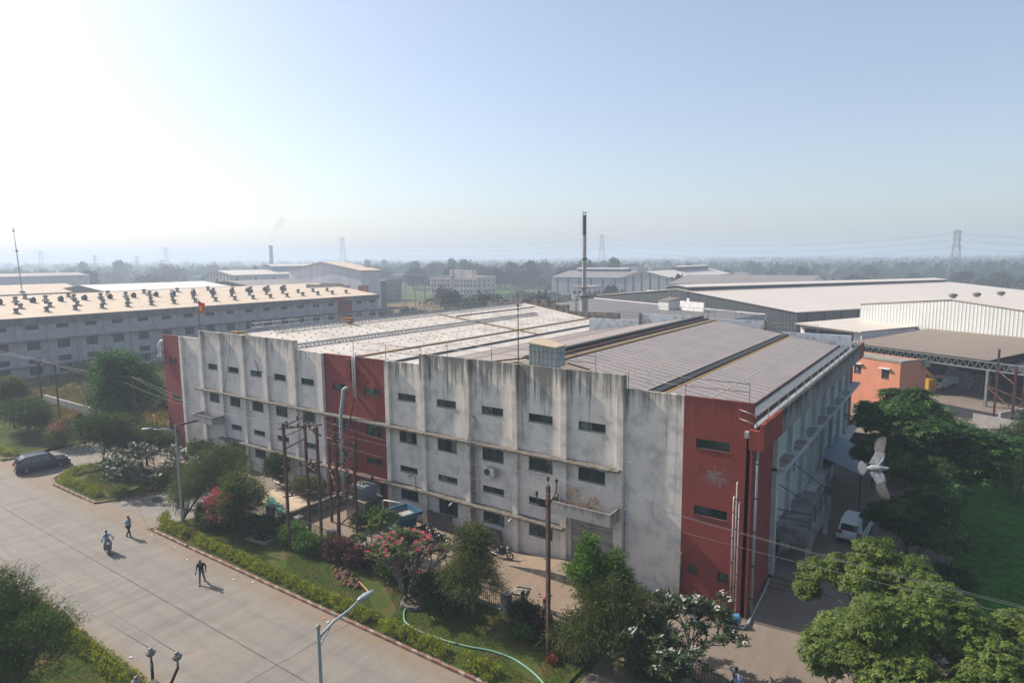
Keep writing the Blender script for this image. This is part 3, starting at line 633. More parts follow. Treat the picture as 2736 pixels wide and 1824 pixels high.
for (x, y, zz, sz, ry, lb) in ((-60.9,37.6,13.1,(.9,.6,.75),.2,'tan cardboard carton behind the left parapet'),(-60.0,37.9,13.3,(.6,.5,.6),.9,'brown carton lying tilted beside the tan carton'),
                           (-57.8,49.6,13.9,(1.5,.5,.55),.1,'rusty orange box on the ridge of the white roof')):
    mt = MRUST2 if 'rusty' in lb else M('carton', (.33, .22, .12), (.22, .15, .09), 3, .9)
    if 'rusty' in lb: mt = M('orange_rust_box', (.42,.17,.05), (.25,.09,.04), 3, .8)
    o = thing('roof_box', lb, 'box', (x, y, zz), ry); MB().box(-sz[0]/2,-sz[1]/2,0,sz[0]/2,sz[1]/2,sz[2]).build('shell', mt, o)
    MB().box(-sz[0]/2,-sz[1]/2-.01,sz[2]*.45,sz[0]/2,-sz[1]/2-.002,sz[2]*.55).build('tape', MPIPEW, o)
    MB().box(-sz[0]/2,-sz[1]/2,sz[2],sz[0]*.1,sz[1]/2,sz[2]+.02).build('flap', mt, o)
def pipe(name, pts, r, mt, label, clamps=0, cat='pipe'):
    o = MB().tube(pts, r, 10).build(name, mt); tag(o, label, cat)
    if clamps:
        mb = MB(); a, b = Vector(pts[-2]), Vector(pts[-1])
        for k in range(clamps): p = a.lerp(b, (k+.5)/clamps); mb.cyl(p-Vector((0,0,.03)), p+Vector((0,0,.03)), r*1.35, n=10)
        mb.build('clamp', MIRON, o)
    return o
pipe('downpipe', [(-42.75,36.6,10.05),(-42.95,36.45,10.15),(-43.15,36.3,10.0),(-43.2,36.3,9.6),(-43.1,35.85,7.7),(-43.1,35.85,0)], .165, MPIPE, 'thick grey downpipe with bent top on the red middle bay', 4)
pipe('conduit', [(-42.1,37.3,12.95),(-42.1,36.55,12.95),(-42.1,36.5,12.7),(-42.1,36.5,9.5)], .07, MPIPEW, 'white conduit coming over the roof edge on the red bay, left one', 0)
pipe('conduit', [(-41.85,37.3,12.95),(-41.85,36.55,12.95),(-41.85,36.5,12.7),(-41.85,36.5,9.3)], .07, MPIPEW, 'white conduit coming over the roof edge on the red bay, right one', 0)
pipe('cable', [(-42.0,36.5,9.4),(-42.2,36.45,8.6),(-42.05,35.95,7.6),(-41.95,36.4,6.5),(-41.9,36.45,0.3)], .05, MIRON, 'black cable bundle dropping beside the thick grey downpipe', 0, 'cable')
for i, (x, zt) in enumerate(((-29.35,9.45),(-29.22,9.35),(-29.09,9.2))):
    pipe('conduit', [(x,36.75,zt),(x,36.6,zt-.05),(x,36.55,zt-.2),(x,36.0,7.6),(x,36.0,7.4),(x,36.5,7.2),(x,36.5,.1)], .045, MGALV, ('left','middle','right')[i]+' one of three steel conduits by the stained pilaster', 3)
for i, (x, zt) in enumerate(((-10.18,7.3),(-10.02,8.2),(-9.86,7.05))):
    pipe('water_pipe', [(x,36.7,zt),(x,36.62,zt-.02),(x,36.6,zt-.1),(x,36.6,1.0 if i < 2 else .15)], .04, MPIPEW, ('left','tallest middle','right')[i]+' white water pipe on the red end wall', 4)
pipe('downpipe', [(-9.15,37.3,10.3),(-9.15,37.3,.1)], .09, MPIPE, 'grey downpipe round the corner of the red end bay', 5)
pipe('downpipe', [(-9.15,42.5,7.4),(-9.15,42.5,.55)], .06, MPIPEW, 'white downpipe beside the side porch', 3)
pipe('downpipe', [(-16.95,36.6,5.0),(-16.95,36.55,4.9),(-16.95,36.5,.1)], .05, M('blue_pipe',(.16,.22,.32)), 'thin blue downpipe right of the loading canopy', 3)
pipe('downpipe', [(-13.15,36.6,3.2),(-13.15,36.55,3.1),(-13.15,36.55,.1)], .09, MRUST, 'rusty downpipe at the foot of the red end bay', 2)
pipe('ground_pipe', [(-9.25,42.0,.35),(-9.2,40.5,.12),(-9.1,37.6,.1),(-9.0,36.2,.12),(-9.1,35.6,.12),(-10.3,35.4,.12)], .07, MPIPE, 'grey pipe lying along the foot of the red corner', 0)
pipe('drooping_cable', [(-60.6,36.7,12.3),(-61.2,36.5,9.2),(-61.5,36.3,8.0),(-61.1,36.0,7.5),(-61.9,36.4,5.0),(-62.0,36.5,3.1)], .02, MIRON, 'thin cable dangling down the left grey wall', 0, 'cable')
pipe('wall_bracket', [(-54.75,36.75,10.3),(-54.9,36.1,10.5),(-55.2,35.9,11.6)], .04, MIRON, 'bent iron bracket beside a top floor window', 0, 'bracket')
pipe('drain_spout', [(-64.9,35.2,4.5),(-65.6,33.4,4.3)], .11, MRUST, 'rusty spout sticking out of the left canopy', 0, 'spout')
o = thing('exhaust_duct', 'white curved duct on the far left edge of the red end wall', 'duct', (-74.1, 36.9, 11.5))
MB().tube([(.1,.1,.6),(-.3,-.1,.55),(-.5,-.3,.2),(-.5,-.3,-.9)], .17, 8).build('bend', MWHITE, o); MB().cyl((-.5,-.3,-.9),(-.5,-.3,-1.2),.17,.24,n=8).build('mouth', MWHITE, o)
# air conditioner under a window
t = thing('air_conditioner', 'grey air conditioner unit hanging below a middle floor window', 'air conditioner', (-27.55, 36.35, 5.35))
MB().box(-.5,-.2,0,.5,.2,.62).build('case', M('ac_grey',(.36,.37,.36),(.28,.29,.29)), t)
MB().cyl((-.15,-.2,.31),(-.15,-.23,.31),.24,n=16).build('fan_grille', MIRON, t)
mb = MB()
for k in range(3): mb.box(.2,-.215,.1+k*.16,.44,-.202,.2+k*.16)
mb.build('louvre', M('ac_label',(.4,.52,.6)), t); MB().box(-.45,-.2,-.06,-.38,.4,0).box(.38,-.2,-.06,.45,.4,0).build('bracket', MRUST, t)
# ramp, low wall, plinth
rp = MB(); prof = [(-24.8,.02),(-21.4,.56),(-16.2,.62)]
vs_ = []
for x, z in prof: vs_ += [(x,34.45,.0),(x,34.45,z),(x,36.50,z),(x,36.50,.0)]
rp.add(vs_, [(1,5,6,2),(5,9,10,6),(8,11,10,9)]); rp.add(vs_, [(0,4,5,1),(4,8,9,5)], mi=1); rp.build('loading_ramp', [concretemat('ramp_concrete', (0.231, 0.182, 0.133), (0.105, 0.084, 0.063), (0.266, 0.203, 0.140), 2.), MCOND])
tag(bpy.data.objects['loading_ramp'], 'long concrete ramp rising to the roller shutter', 'ramp')
tag(MB().box(-43.35,29.4,0,-43.15,36.5,.95).box(-43.4,29.4,.95,-43.1,36.5,1.02).build('partition_wall', MCOND), 'low concrete partition wall between pole yard and tan slab', 'wall')
tag(MB().prism([(-50,30.0),(-44,30.0),(-43.9,34.4),(-51.2,34.8)], .0, .12).build('tan_slab', M('tan_slab',(.46,.37,.26),(.34,.27,.19),1.2,.95,space='geo')), 'tan concrete slab left of the partition wall', 'slab')
pn = MB(); 
for i in range(26):
    x = -49+i*.18; y = 32.4-i*.05+random.uniform(-.3,.3); pn.obox((x,y,.17+random.uniform(0,.1)),(random.uniform(.3,.8),random.uniform(.2,.5),.05),Matrix.Rotation(random.random()*3,3,'Z'))
tag(pn.build('green_netting', M('green_net',(.05,.22,.15),(.03,.12,.09),5,.8)), 'crumpled green netting on the tan slab', 'netting')
t = thing('transformer', 'grey electrical transformer on a tall concrete plinth', 'transformer', (-39.2, 34.6, 0))
MB().box(-1.1,-.9,0,1.1,.9,1.75).box(-1.2,-1.0,1.75,1.2,1.0,1.87).build('plinth', MCOND, t)
mtr = M('transformer_grey',(.20,.23,.25),(.12,.14,.15),2,.6)
MB().box(-.75,-.5,1.87,.75,.5,2.95).build('tank', mtr, t)
mb = MB()
for k in range(8): x = -.7+k*.2; mb.box(x,-.75,2.0,x+.04,-.5,2.85); mb.box(x,.5,2.0,x+.04,.75,2.85)
mb.build('radiator', mtr, t); MB().cyl((-.6,.15,3.5),(.9,.15,3.5),.2,n=12).cyl((-.3,.15,2.95),(-.3,.15,3.4),.04).build('conservator', MRUST, t)
for k in range(3): MB().cyl((-.5+k*.4,-.2,2.95),(-.5+k*.4,-.25,3.35),.05,.03,n=8).cyl((-.5+k*.4,-.21,3.05),(-.5+k*.4,-.21,3.09),.09,n=8).cyl((-.5+k*.4,-.23,3.18),(-.5+k*.4,-.23,3.22),.085,n=8).build('bushing', MRUST2, t)
# louvred vent by the transformer
t = thing('louvred_vent', 'large dark louvred vent in the red wall behind the transformer', 'vent', (-40.2, 36.7, 1.0))
MB().box(-.95,-.12,0,-.85,.05,1.75).box(.85,-.12,0,.95,.05,1.75).box(-.85,-.12,1.65,.85,.05,1.75).box(-.85,-.12,0,.85,.05,.1).build('frame', MIRON, t)
mb = MB()
for k in range(8): mb.obox((0,-.06,.2+k*.19),(1.68,.14,.02),Matrix.Rotation(.7,3,'X'))
mb.build('slats', MGALV, t)
# blue hopper
t = thing('blue_hopper', 'blue steel hopper on legs with a white pipe frame', 'hopper', (-34.4, 34.3, 0), -.25)
MBL = M('blue_paint', (.03, .13, .21), (.02, .08, .14), 2.5, .5)
mb = MB(); 
mb.add([(-.9,-.9,1.65),(.9,-.9,1.65),(.9,.8,1.65),(-.9,.8,1.65),(-.75,-.85,.35),(.55,-.85,.35),(.55,.5,.35),(-.75,.5,.35)], [(0,4,5,1),(1,5,6,2),(2,6,7,3),(3,7,4,0),(4,7,6,5)])
for k in range(4): mb.box(-.98,-1.02+.04*k,.5+k*.3,.8,-.86,.56+k*.3)
mb.build('body', MBL, t); mb = MB().box(-1.15,-1.15,1.65,1.15,-.98,1.9).box(-1.15,.85,1.65,1.15,1.02,1.9).box(-1.15,-.98,1.65,-.98,.85,1.9).box(.98,-.98,1.65,1.15,.85,1.9); mb.build('rim', MBL, t)
MB().box(-.95,-.95,1.5,.95,.8,1.52).build('inside', M('grey_inside',(.33,.32,.31)), t)
for x, y in ((-.6,-.6),(.75,-.6),(.75,.6),(-.6,.6)): MB().cyl((x,y,0),(x,y,1.6 if x > 0 else .4),.05,n=6).build('leg', MIRON, t)
MB().tube([(-1.35,-1.0,0),(-1.35,-1.0,2.5),(-1.3,-.95,2.55),(.1,-.1,2.5),(.15,-.1,2.4)],.045,6).build('pipe_frame', MPIPEW, t)
# iron grilles leaning below the windows
for x0, x1, lb in ((-33.7,-31.2,'dark iron grille leaning by the broken window'),(-28.7,-26.5,'dark iron grille behind the willowy shrub by the wall')):
    t = thing('iron_grille', lb, 'grille', ((x0+x1)/2, 36.25, 0)); wdt = (x1-x0)/2
    MB().box(-wdt,-.03,.05,-wdt+.06,.03,1.4).box(wdt-.06,-.03,.05,wdt,.03,1.4).box(-wdt,-.03,1.34,wdt,.03,1.4).box(-wdt,-.03,.05,wdt,.03,.11).build('frame', MIRON, t)
    mb = MB().box(-wdt+.06,.0,.11,wdt-.06,.02,1.34)
    for k in range(9): mb.box(-wdt+.06,-.04,.2+k*.13,wdt-.06,-.01,.225+k*.13)
    for k in range(6): x = -wdt+2*wdt*(k+.5)/6; mb.box(x-.012,-.05,1.1,x+.012,-.02,1.34)
    mb.build('bars', M('grille_grey',(.10,.10,.10),(.05,.05,.05),4), t)
# manhole, stump, pit covers
t = thing('manhole', 'open square manhole with its slab pushed aside in the yard', 'manhole', (-22.0, 32.2, .018), .1)
MB().box(-.45,-.45,.0,.45,-.36,.05).box(-.45,.36,0,.45,.45,.05).box(-.45,-.36,0,-.36,.36,.05).box(.36,-.36,0,.45,.36,.05).build('rim', MCON, t)
MB().box(-.36,-.36,.0,.36,.36,.008).build('hole', MDARK, t); MB().obox((.02,-.35,.09),(.95,.75,.07),Matrix.Rotation(.12,3,'Z')).build('cover', MCON, t)
# ------------------------------------------------------------------ long grey building on the left
lb = thing('long_grey_building', 'long grey three storey mill with rows of roof vents on its tan roof', 'building', (-138.1, 50, 0)); LO = (-138.1, 50, 0)
MLB = wallmat('mill_plaster', (.37,.38,.405), (0.135, 0.135, 0.135), 11.2, 3, .8, 21); MLBR = wallmat('mill_red', (0.270, 0.081, 0.081), (.08,.04,.04), 11, 3, .6, 22)
MLD = M('mill_fascia', (0.192, 0.192, 0.186), (0.102, 0.102, 0.096), .5, .95, space='geo', stretch=(1.200, 1.200, 0.300))
MMG = MMG_ = M('mill_pane', (.035, .038, .042), (.022, .024, .027), 1, .5)
def PX(u, d, z): return (-138.1-d, u, z)
bays = [(-10+4.83*i) for i in range(29)]
for y in bays:
    y1 = y+4.83; red = 113 < y+2 < 118; mt = MLBR if red else MLB
    a, b = y+1.45, y+3.5; hs = [(a,b,8.92,9.72),(a,b,5.2,6.75)]
    if (int(y) % 3) or red: hs.append((a,b,2.75,3.75))
    if not red: hs.append((a,b,.7,2.1))
    wallpanel('wall', y, y1, 0, 10.0, hs, PX, mt, lb, LO)
    for h in hs: window(*h, PX, lb, LO, fmat=MIRON, gmat=MMG, mull=(.5,), sill=False)
    MB().box(-138.1, y-.12, 0, -137.9, y+.12, 10.0).build('pilaster', mt, lb, LO)
MB().box(-138.3,-10,10.0,-137.55,113,11.15).build('fascia', MLD, lb, LO); MB().box(-138.3,113,10.0,-137.55,118.2,11.15).build('fascia', MLBR, lb, LO); MB().box(-138.3,118.2,10.0,-137.55,130.2,11.15).build('fascia', MLD, lb, LO)
MB().box(-138.1,-10,6.85,-137.3,130,7.05).build('ledge', MLD, lb, LO); MB().box(-138.1,-10,2.2,-137.4,130,2.38).build('ledge', MLD, lb, LO)
MTAN = sheetmat('tan_roof_sheet', (0.562, 0.464, 0.357), (0.441, 0.357, 0.274), 1.05, 1, 0, .85, 0, .25, .02, .2, .15)
def gable(mb, x0, x1, zr0, ridge, zr1, y0, y1, t=.15):
    xm, zm = ridge
    for a, za, b, zb in ((x0,zr0,xm,zm),(xm,zm,x1,zr1)):
        v = [(a,y0,za-t),(b,y0,zb-t),(b,y1,zb-t),(a,y1,za-t),(a,y0,za),(b,y0,zb),(b,y1,zb),(a,y1,za)]
        mb.add(v, [(0,3,2,1),(4,5,6,7),(0,1,5,4),(1,2,6,5),(2,3,7,6),(3,0,4,7)])
    return mb
r = MB(); gable(r,-137.7,-170,11.2,(-154,13.1),11.2,-10,130); gable(r,-170,-202,11.2,(-186,13.15),11.2,-10,146); r.build('roof', MTAN, lb, LO)
MB().box(-202,-10,0,-138.4,-9.8,11).box(-170,129.8,0,-138.3,130,11.2).box(-202,-9.8,0,-201.8,146,11).box(-201.8,145.8,0,-170,146,11).box(-170.2,130,0,-170,145.8,11).build('wall', MLB, lb, LO)
e = MB(); e.box(-154,129.9,11,-138.3,130.2,11.6).box(-170,129.9,12.4,-150,130.2,13.6).box(-163,130.0,12.6,-153,130.25,14.0).build('parapet', MLD, lb, LO)
MB().box(-146,129.9,11.6,-142,130.2,13.6).build('red_parapet', MLBR, lb, LO)
def zmill(x): return 13.1-abs(x+154)*.119 if x > -170 else 13.15-abs(x+186)*.122
# roof vents: one builder per kind, then copies
MV1 = M('vent_metal', (.24,.26,.21), (.15,.17,.14), 2, .6); MV2 = M('vent_cap', (.055,.06,.055), (.03,.032,.03), 2, .7); MV3 = M('hood_dark', (.05,.08,.085), (.025,.035,.035), 1.5, .6)
def vent(label, group):
    t = thing('roof_vent', label, 'roof vent', group=group); MB().box(-.55,-.55,-.3,.55,.55,.1).cyl((0,0,.1),(.0,0,.75),.45,.32,n=8).build('throat', MV1, t)
    MB().cyl((0,0,.7),(0,0,.92),.55,.5,n=10).sphere((0,0,.92),(.5,.5,.16),10,4).build('cap', MV2, t); return t
def hood(label, group):
    t = thing('exhaust_hood', label, 'exhaust hood', group=group); MB().box(-.5,-.6,-.3,.5,.6,.5).build('duct', MV2, t)
    mb = MB(); n = 10; 
    for k in range(n):
        a0, a1 = math.pi*k/n, math.pi*(k+1)/n
        mb.add([(-.45,-.75*math.cos(a0),.5+1.2*math.sin(a0)),(.45,-.75*math.cos(a0),.5+1.2*math.sin(a0)),(.45,-.75*math.cos(a1),.5+1.2*math.sin(a1)),(-.45,-.75*math.cos(a1),.5+1.2*math.sin(a1))],[(0,1,2,3)],True)
        mb.add([(.45,0,.5),(.45,-.75*math.cos(a0),.5+1.2*math.sin(a0)),(.45,-.75*math.cos(a1),.5+1.2*math.sin(a1))],[(0,1,2)])
    mb.build('hood', MV3, t); return t
v0 = vent('small capped roof vent in the lowest row near the eave of the grey mill', 'capped vents on the mill roof'); h0 = hood('tall dark arched exhaust hood along the ridge of the grey mill', 'arched hoods on the mill roof')
used = {'v': False, 'h': False}
def put(src, key, x, y, z, rz=0, sc=1, label=None):
    if not used[key]: used[key] = True; src.location = (x,y,z); src.rotation_euler = (0,0,rz); src.scale = (sc,)*3; return src
    return copy_tree(src, None, (x,y,z), rz, sc, label)
for k in range(17): put(v0,'v',-142.6, 44.9+4.84*k, zmill(-142.6), random.uniform(0,1), .95)
for k in range(17): put(v0,'v',-147.6, 42.4+4.84*k, zmill(-147.6), random.uniform(0,1), .92, 'small capped roof vent in the second row up the grey mill roof')
for k in range(14): put(v0,'v',-158.0, 44.5+5.3*k, zmill(-158)+.6, random.uniform(0,1), .92, 'capped roof vent just behind the ridge of the grey mill')
for k in range(14): put(h0,'h',-153.4, 46.0+4.84*k+random.uniform(-.5,.5), zmill(-153.4), random.uniform(-.3,.3), .68)
for k in range(13): put(h0,'h',-151.8, 47.9+5.1*k, zmill(-151.8)-.3, 1.2+random.uniform(-.5,.5), .55, 'lower twisted dark exhaust hood between the tall ones on the mill ridge')
for k in range(7): put(v0,'v',-181, 50+9*k, zmill(-181), 0, 1.1, 'capped roof vent on the farther tan roof slope of the mill')
# ------------------------------------------------------------------ generic shed builder (axis along local x)
def shed(name, label, loc, rz, Lx, Wy, ze, zr_, mwall, mroof, ridge=.5, ze2=None, monitor=None, stripes=None, door=None, over=.4, cat='shed', wins=None):
    t = thing(name, label, cat, loc, rz); ze2 = ze if ze2 is None else ze2; ym = Wy*ridge
    mb = MB(); mb.add([(0,0,0),(Lx,0,0),(Lx,0,ze),(0,0,ze)],[(0,1,2,3)]); mb.add([(Lx,Wy,0),(0,Wy,0),(0,Wy,ze2),(Lx,Wy,ze2)],[(0,1,2,3)])
    for x, f in ((0,(4,3,2,1,0)),(Lx,(0,1,2,3,4))): mb.add([(x,0,0),(x,Wy,0),(x,Wy,ze2),(x,ym,zr_),(x,0,ze)],[f])
    mb.build('wall', mwall, t)
    rf = MB(); o = over
    for a, za, b, zb in ((0-o,ze-.03,ym,zr_+.03),(ym,zr_+.03,Wy+o,ze2-.03)):
        v = [(-o,a,za),(Lx+o,a,za),(Lx+o,b,zb),(-o,b,zb),(-o,a,za+.14),(Lx+o,a,za+.14),(Lx+o,b,zb+.14),(-o,b,zb+.14)]
        rf.add(v, [(0,3,2,1),(4,5,6,7),(0,1,5,4),(1,2,6,5),(2,3,7,6),(3,0,4,7)])
    rf.build('roof', mroof, t)
    if monitor:
        x0, x1, wd, h, mw, mr = monitor
        MB().box(x0,ym-wd/2,zr_-.8,x1,ym+wd/2,zr_+h).build('monitor_wall', mw, t)
        gb = MB(); 
        for a, za, b, zb in ((ym-wd/2-.5,zr_+h,ym,zr_+h+wd*.12),(ym,zr_+h+wd*.12,ym+wd/2+.5,zr_+h)):
            v = [(x0-.4,a,za),(x1+.4,a,za),(x1+.4,b,zb),(x0-.4,b,zb),(x0-.4,a,za+.12),(x1+.4,a,za+.12),(x1+.4,b,zb+.12),(x0-.4,b,zb+.12)]
            gb.add(v, [(0,3,2,1),(4,5,6,7),(0,1,5,4),(1,2,6,5),(2,3,7,6),(3,0,4,7)])
        gb.build('monitor_roof', mr, t)
    if stripes:
        side, n, mt, wd, z0 = stripes; mb = MB()
        for k in range(n):
            q = (k+.5)/n
            if 'f' in side: mb.box(Lx*q-wd/2,-.05,z0,Lx*q+wd/2,.02,ze-.3)
            if 'l' in side:
                y = Wy*q; zt = ze+(zr_-ze)*min(y/ym,(Wy-y)/(Wy-ym)); mb.box(-.05,y-wd/2,z0,.02,y+wd/2,zt-.5)
            if 'r' in side:
                y = Wy*q; zt = ze+(zr_-ze)*min(y/ym,(Wy-y)/(Wy-ym)); mb.box(Lx-.02,y-wd/2,z0,Lx+.05,y+wd/2,zt-.5)
        mb.build('translucent_strips', mt, t)
    if wins:
        side, n, z0, z1, wd = wins
        for k in range(n):
            q = (k+.5)/n
            if side == 'f': MB().box(Lx*q-wd/2,-.06,z0,Lx*q+wd/2,.03,z1).build('window', MMG, t)
            else: MB().box(Lx-.03,Wy*q-wd/2,z0,Lx+.06,Wy*q+wd/2,z1).build('window', MMG, t)
    return t
MSA = sheetmat('grey_sheet_wall', (.42,.42,.42), (.33,.33,.34), 1.2, 0, 0, .6, .1, .05, .05)
MSR = sheetmat('grey_sheet_roof', (0.210, 0.188, 0.180), (0.165, 0.150, 0.143), 1.2, 0, 0, .6, .1, .05, .03)
MSB = sheetmat('bright_sheet_roof', (0.592, 0.518, 0.444), (0.518, 0.451, 0.385), 1.0, 0, 0, .55, .1, .05, .03)
MPALE = M('pale_hall_wall', (.68,.64,.65), (.54,.52,.53), .4, .9, space='geo', stretch=(1,1,.3))
MSTR = M('strip_dark', (.13,.13,.14)); MTEAL = M('teal_trim',(.05,.12,.12)); MBLUE = M('blue_roof_band', (.16,.23,.33), (.12,.18,.26), .2, space='geo')
# far left and middle distance
shed('tan_roof_mill', 'second tan roofed mill behind the long grey building at the left edge', (-280, 98, 0), -math.pi/2, 118, 34, 11.0, 13.4, MLD, MTAN)
shed('pale_roof_mill', 'pale low roofed mill with brown line right of the tan mill', (-258, 136, 0), -math.pi/2, 42, 36, 11.7, 13.3, MLD, M('pale_roof', (.60,.54,.50),(.52,.47,.44),.2,space='geo'))
shed('vented_roof_mill', 'greyish mill roof with a row of small vents before the striped shed', (-246, 205, 0), -math.pi/2, 66, 34, 11.6, 13.4, MLD, MSR)
for k in range(5): put(v0,'v',-254, 150+9*k, 12.5, 0, 1.2, 'faint small vent in the row on the greyish mill roof before the striped shed')
for k in range(4): put(v0,'v',-288, 58+9*k, 12.3, 0, 1.2, 'vent on the tan mill roof at the far left edge')
shed('long_shed', 'hazy blue grey long shed on the far left behind the guyed mast', (-470, 176, 0), -math.pi/2, 90, 34, 13.2, 14.6, MSA, MSR)
shed('striped_shed', 'long hazy shed with brown striped gable end and raised top roof', (-412, 330, 0), -math.pi/2, 96, 34, 12.0, 14.8, M('striped_wall',(.50,.42,.38),(.38,.32,.3),.1), MSB, monitor=(8,60,12,2.2,MBLUE,MSB), stripes=('r',9,M('brown_stripe',(.20,.12,.10)),1.4,2))
MB_ = MB().box(-429,232,0,-411,240,11).build('blue_lean_to', MBLUE); tag(MB_, 'low blue lean-to at the left foot of the striped shed', 'shed')
ch = thing('smoking_chimney', 'slender dark factory chimney trailing faint smoke', 'chimney', (-739, 513, 0)); MB().cyl((0,0,0),(0,0,40),2.6,2.2,n=14).build('stack', M('soot_stack',(.09,.09,.10),(.06,.06,.06),.2), ch); MB().cyl((0,0,36.5),(0,0,40.2),2.45,2.45,n=14).build('collar', MIRON, ch)
mt, n_, b_ = newmat('smoke'); n_.nodes.remove(b_); pv = n_.nodes.new('ShaderNodeVolumePrincipled'); pv.inputs['Color'].default_value = (.35,.35,.36,1); pv.inputs['Density'].default_value = .035
v_ = coords(n_); f_ = noise(n_, v_, .09, 4, .6); n_.links.new(math_(n_, 'MULTIPLY', ramp(n_, f_, [(.42,0.),(.62,1.)]), .035), pv.inputs['Density']); n_.links.new(pv.outputs[0], n_.nodes['Material Output'].inputs['Volume'])
sm = MB(); rt = Vector((math.cos(yaw), math.sin(yaw), 0)); pts = [Vector((-739,513,41))+rt*(0+22*(k/8)**1.6)+Vector((0,0,k*5.2-(k/8)**2*9)) for k in range(9)]
sm.tube(pts, [2.2,2.8,3.6,4.4,5.2,6,7,7.5,6], 10); tag(sm.build('chimney_smoke', mt), 'thin grey smoke drifting right from the far chimney', 'smoke', kind='stuff')
shed('pale_hall', 'big pale windowless hall with tan roof behind the long mill', (-189.3, 170, 0), math.pi/2, 10, 44.1, 16.9, 20.2, MPALE, MTAN, over=.6)
ph = bpy.data.objects['pale_hall']; MB().box(9.6,22,17.5,10.1,31,19.9).box(9.6,6,16.4,10.1,15,18.6).build('roof_block', MLD, ph)
cn = thing('roof_canopy', 'thin blue grey canopy on columns right of the pale hall', 'canopy', (-190, 195, 0)); mb = MB(); mb.add([(-8,0,14.7),(4,-6,14.6),(6,24,13.0),(-6,26,13.2),(-8,0,15.1),(4,-6,15.0),(6,24,13.3),(-6,26,13.5)],[(0,3,2,1),(4,5,6,7),(0,1,5,4),(1,2,6,5),(2,3,7,6),(3,0,4,7)]); mb.build('roof', MBLUE, cn)
for k in range(6): MB().cyl((4.2+k*.35,-5+k*5.4,0),(4.2+k*.35,-5+k*5.4,14.2-k*.28),.18,n=6).build('column', MGALV, cn)
def block(name, label, x0, x1, y0, y1, h, mt, rows, ncol, rowsz, wd=1.3, nside=0, ledge=True, cat='building'):
    t = thing(name, label, cat, ((x0+x1)/2, y0, 0)); O = ((x0+x1)/2, y0, 0)
    MB().box(x0,y0,0,x1,y1,h).build('wall', mt, t, O); MB().box(x0-.1,y0-.1,h,x1+.1,y0+.25,h+.7).box(x0-.1,y1-.25,h,x1+.1,y1+.1,h+.7).box(x0-.1,y0+.25,h,x0+.25,y1-.25,h+.7).box(x1-.25,y0+.25,h,x1+.1,y1-.25,h+.7).build('parapet', mt, t, O)
    for z0, z1 in rowsz:
        for k in range(ncol):
            x = x0+(x1-x0)*(k+.7)/(ncol+.4); MB().box(x-wd/2,y0-.04,z0,x+wd/2,y0+.02,z1).build('window', MMG, t, O)
        for k in range(nside):
            y = y0+(y1-y0)*(k+.5)/nside; MB().box(x1-.02,y-wd/2,z0,x1+.04,y+wd/2,z1).build('window', MMG, t, O)
        if ledge: MB().box(x0-.5,y0-.7,z1+.1,x1+.6,y0-.002,z1+.3).box(x1+.002,y0-.7,z1+.1,x1+.7,y1,z1+.3).build('ledge', MCON, t, O)
    return t
MPK = M('pinkish_concrete', (0.660, 0.550, 0.500), (0.420, 0.350, 0.320), .35, .95, space='geo', stretch=(2.000, 2.000, 0.350), contrast=(.4,.6))
cb = block('concrete_office', 'pinkish raw concrete office block with two roof towers in mid distance', -272, -235, 300, 318, 10.0, MPK, 2, 14, [(1.0,2.6),(4.4,6.0),(7.2,8.6)], 1.0, 4)
MB().box(-255.5,299.5,0,-254.2,301,14.6).box(-254,300.5,10.7,-249,305,14.5).box(-246.5,301,10.7,-240,306,14.4).build('tower', MPK, cb, (-253.5,300,0))
block('grey_apartment', 'low grey block with small windows right of the pale hall', -275, -246, 226, 249, 10.2, MCON, 3, 8, [(1.0,2.2),(4,5.2),(7,8.2)], 1.1, 4)
# grey steel sheds in the middle distance
shed('grey_steel_shed', 'grey steel shed with long ridge monitor beyond the tall chimney pole', (-184, 300, 0), 0, 41, 40, 10.9, 14.0, MSA, MSR, monitor=(6,36,5,1.0,MSTR,MSA), stripes=('f',6,MSTR,.9,3))
shed('striped_gable_shed', 'steel shed with dark vertical strips on its gable and bright roof', (-143, 395, 0), -math.pi/2, 95, 26.5, 11.0, 14.2, MSA, MSB, monitor=(8,58,4.5,1.6,MSTR,MSB), stripes=('r',6,MSTR,.8,3.5), door=1)
block('white_office', 'small white office with dark windows before the grey steel shed', -150, -139, 262, 270, 7.6, MPK, 2, 4, [(4.6,6.2)], 1.6, 2, False)
shed('vented_grey_shed', 'low grey shed with small roof ducts and teal eave band', (-90, 229, 0), 0, 47, 42, 11.3, 14.1, MPALE, MSR, stripes=None)
MB().box(-90.3,228.6,10.4,-43,228.95,11.0).build('eave_band', MTEAL).parent = None
tag(bpy.data.objects['eave_band'], 'teal band below the eave of the low grey shed', 'trim')
MB().box(-91,205,6.0,-66,212,8.6).cyl((-92,208,9),(-70,208,9),.7,n=10)
t = thing('white_tank', 'white horizontal tank and pipes left of the black shed gable', 'tank', (-80, 205, 0)); MB().cyl((-8,0,9.1),(8,0,9.1),1.0,n=12).build('drum', MWHITE, t); MB().box(-7,-1,0,-5,1,8.4).box(5,-1,0,7,1,8.4).build('support', MCON, t)
block('white_house', 'white stepped house shell beyond the bright roofs', -84, -78.5, 289, 296, 13.2, M('white_plaster',(.62,.6,.6),(.5,.48,.48),1), 1, 2, [(10,11)], 1.0, 1, False, 'house')
block('red_roofed_house', 'tiny white house with red roof line in the far trees', -220, -208, 455, 466, 14.0, MWHITE, 1, 3, [(9,11)], 1.5, 0, False, 'house')
MB().box(-220.6,454.4,14.7,-207.4,466.6,16.0).build('roof', MRUST2, bpy.data.objects['red_roofed_house'], (-214,455,0))
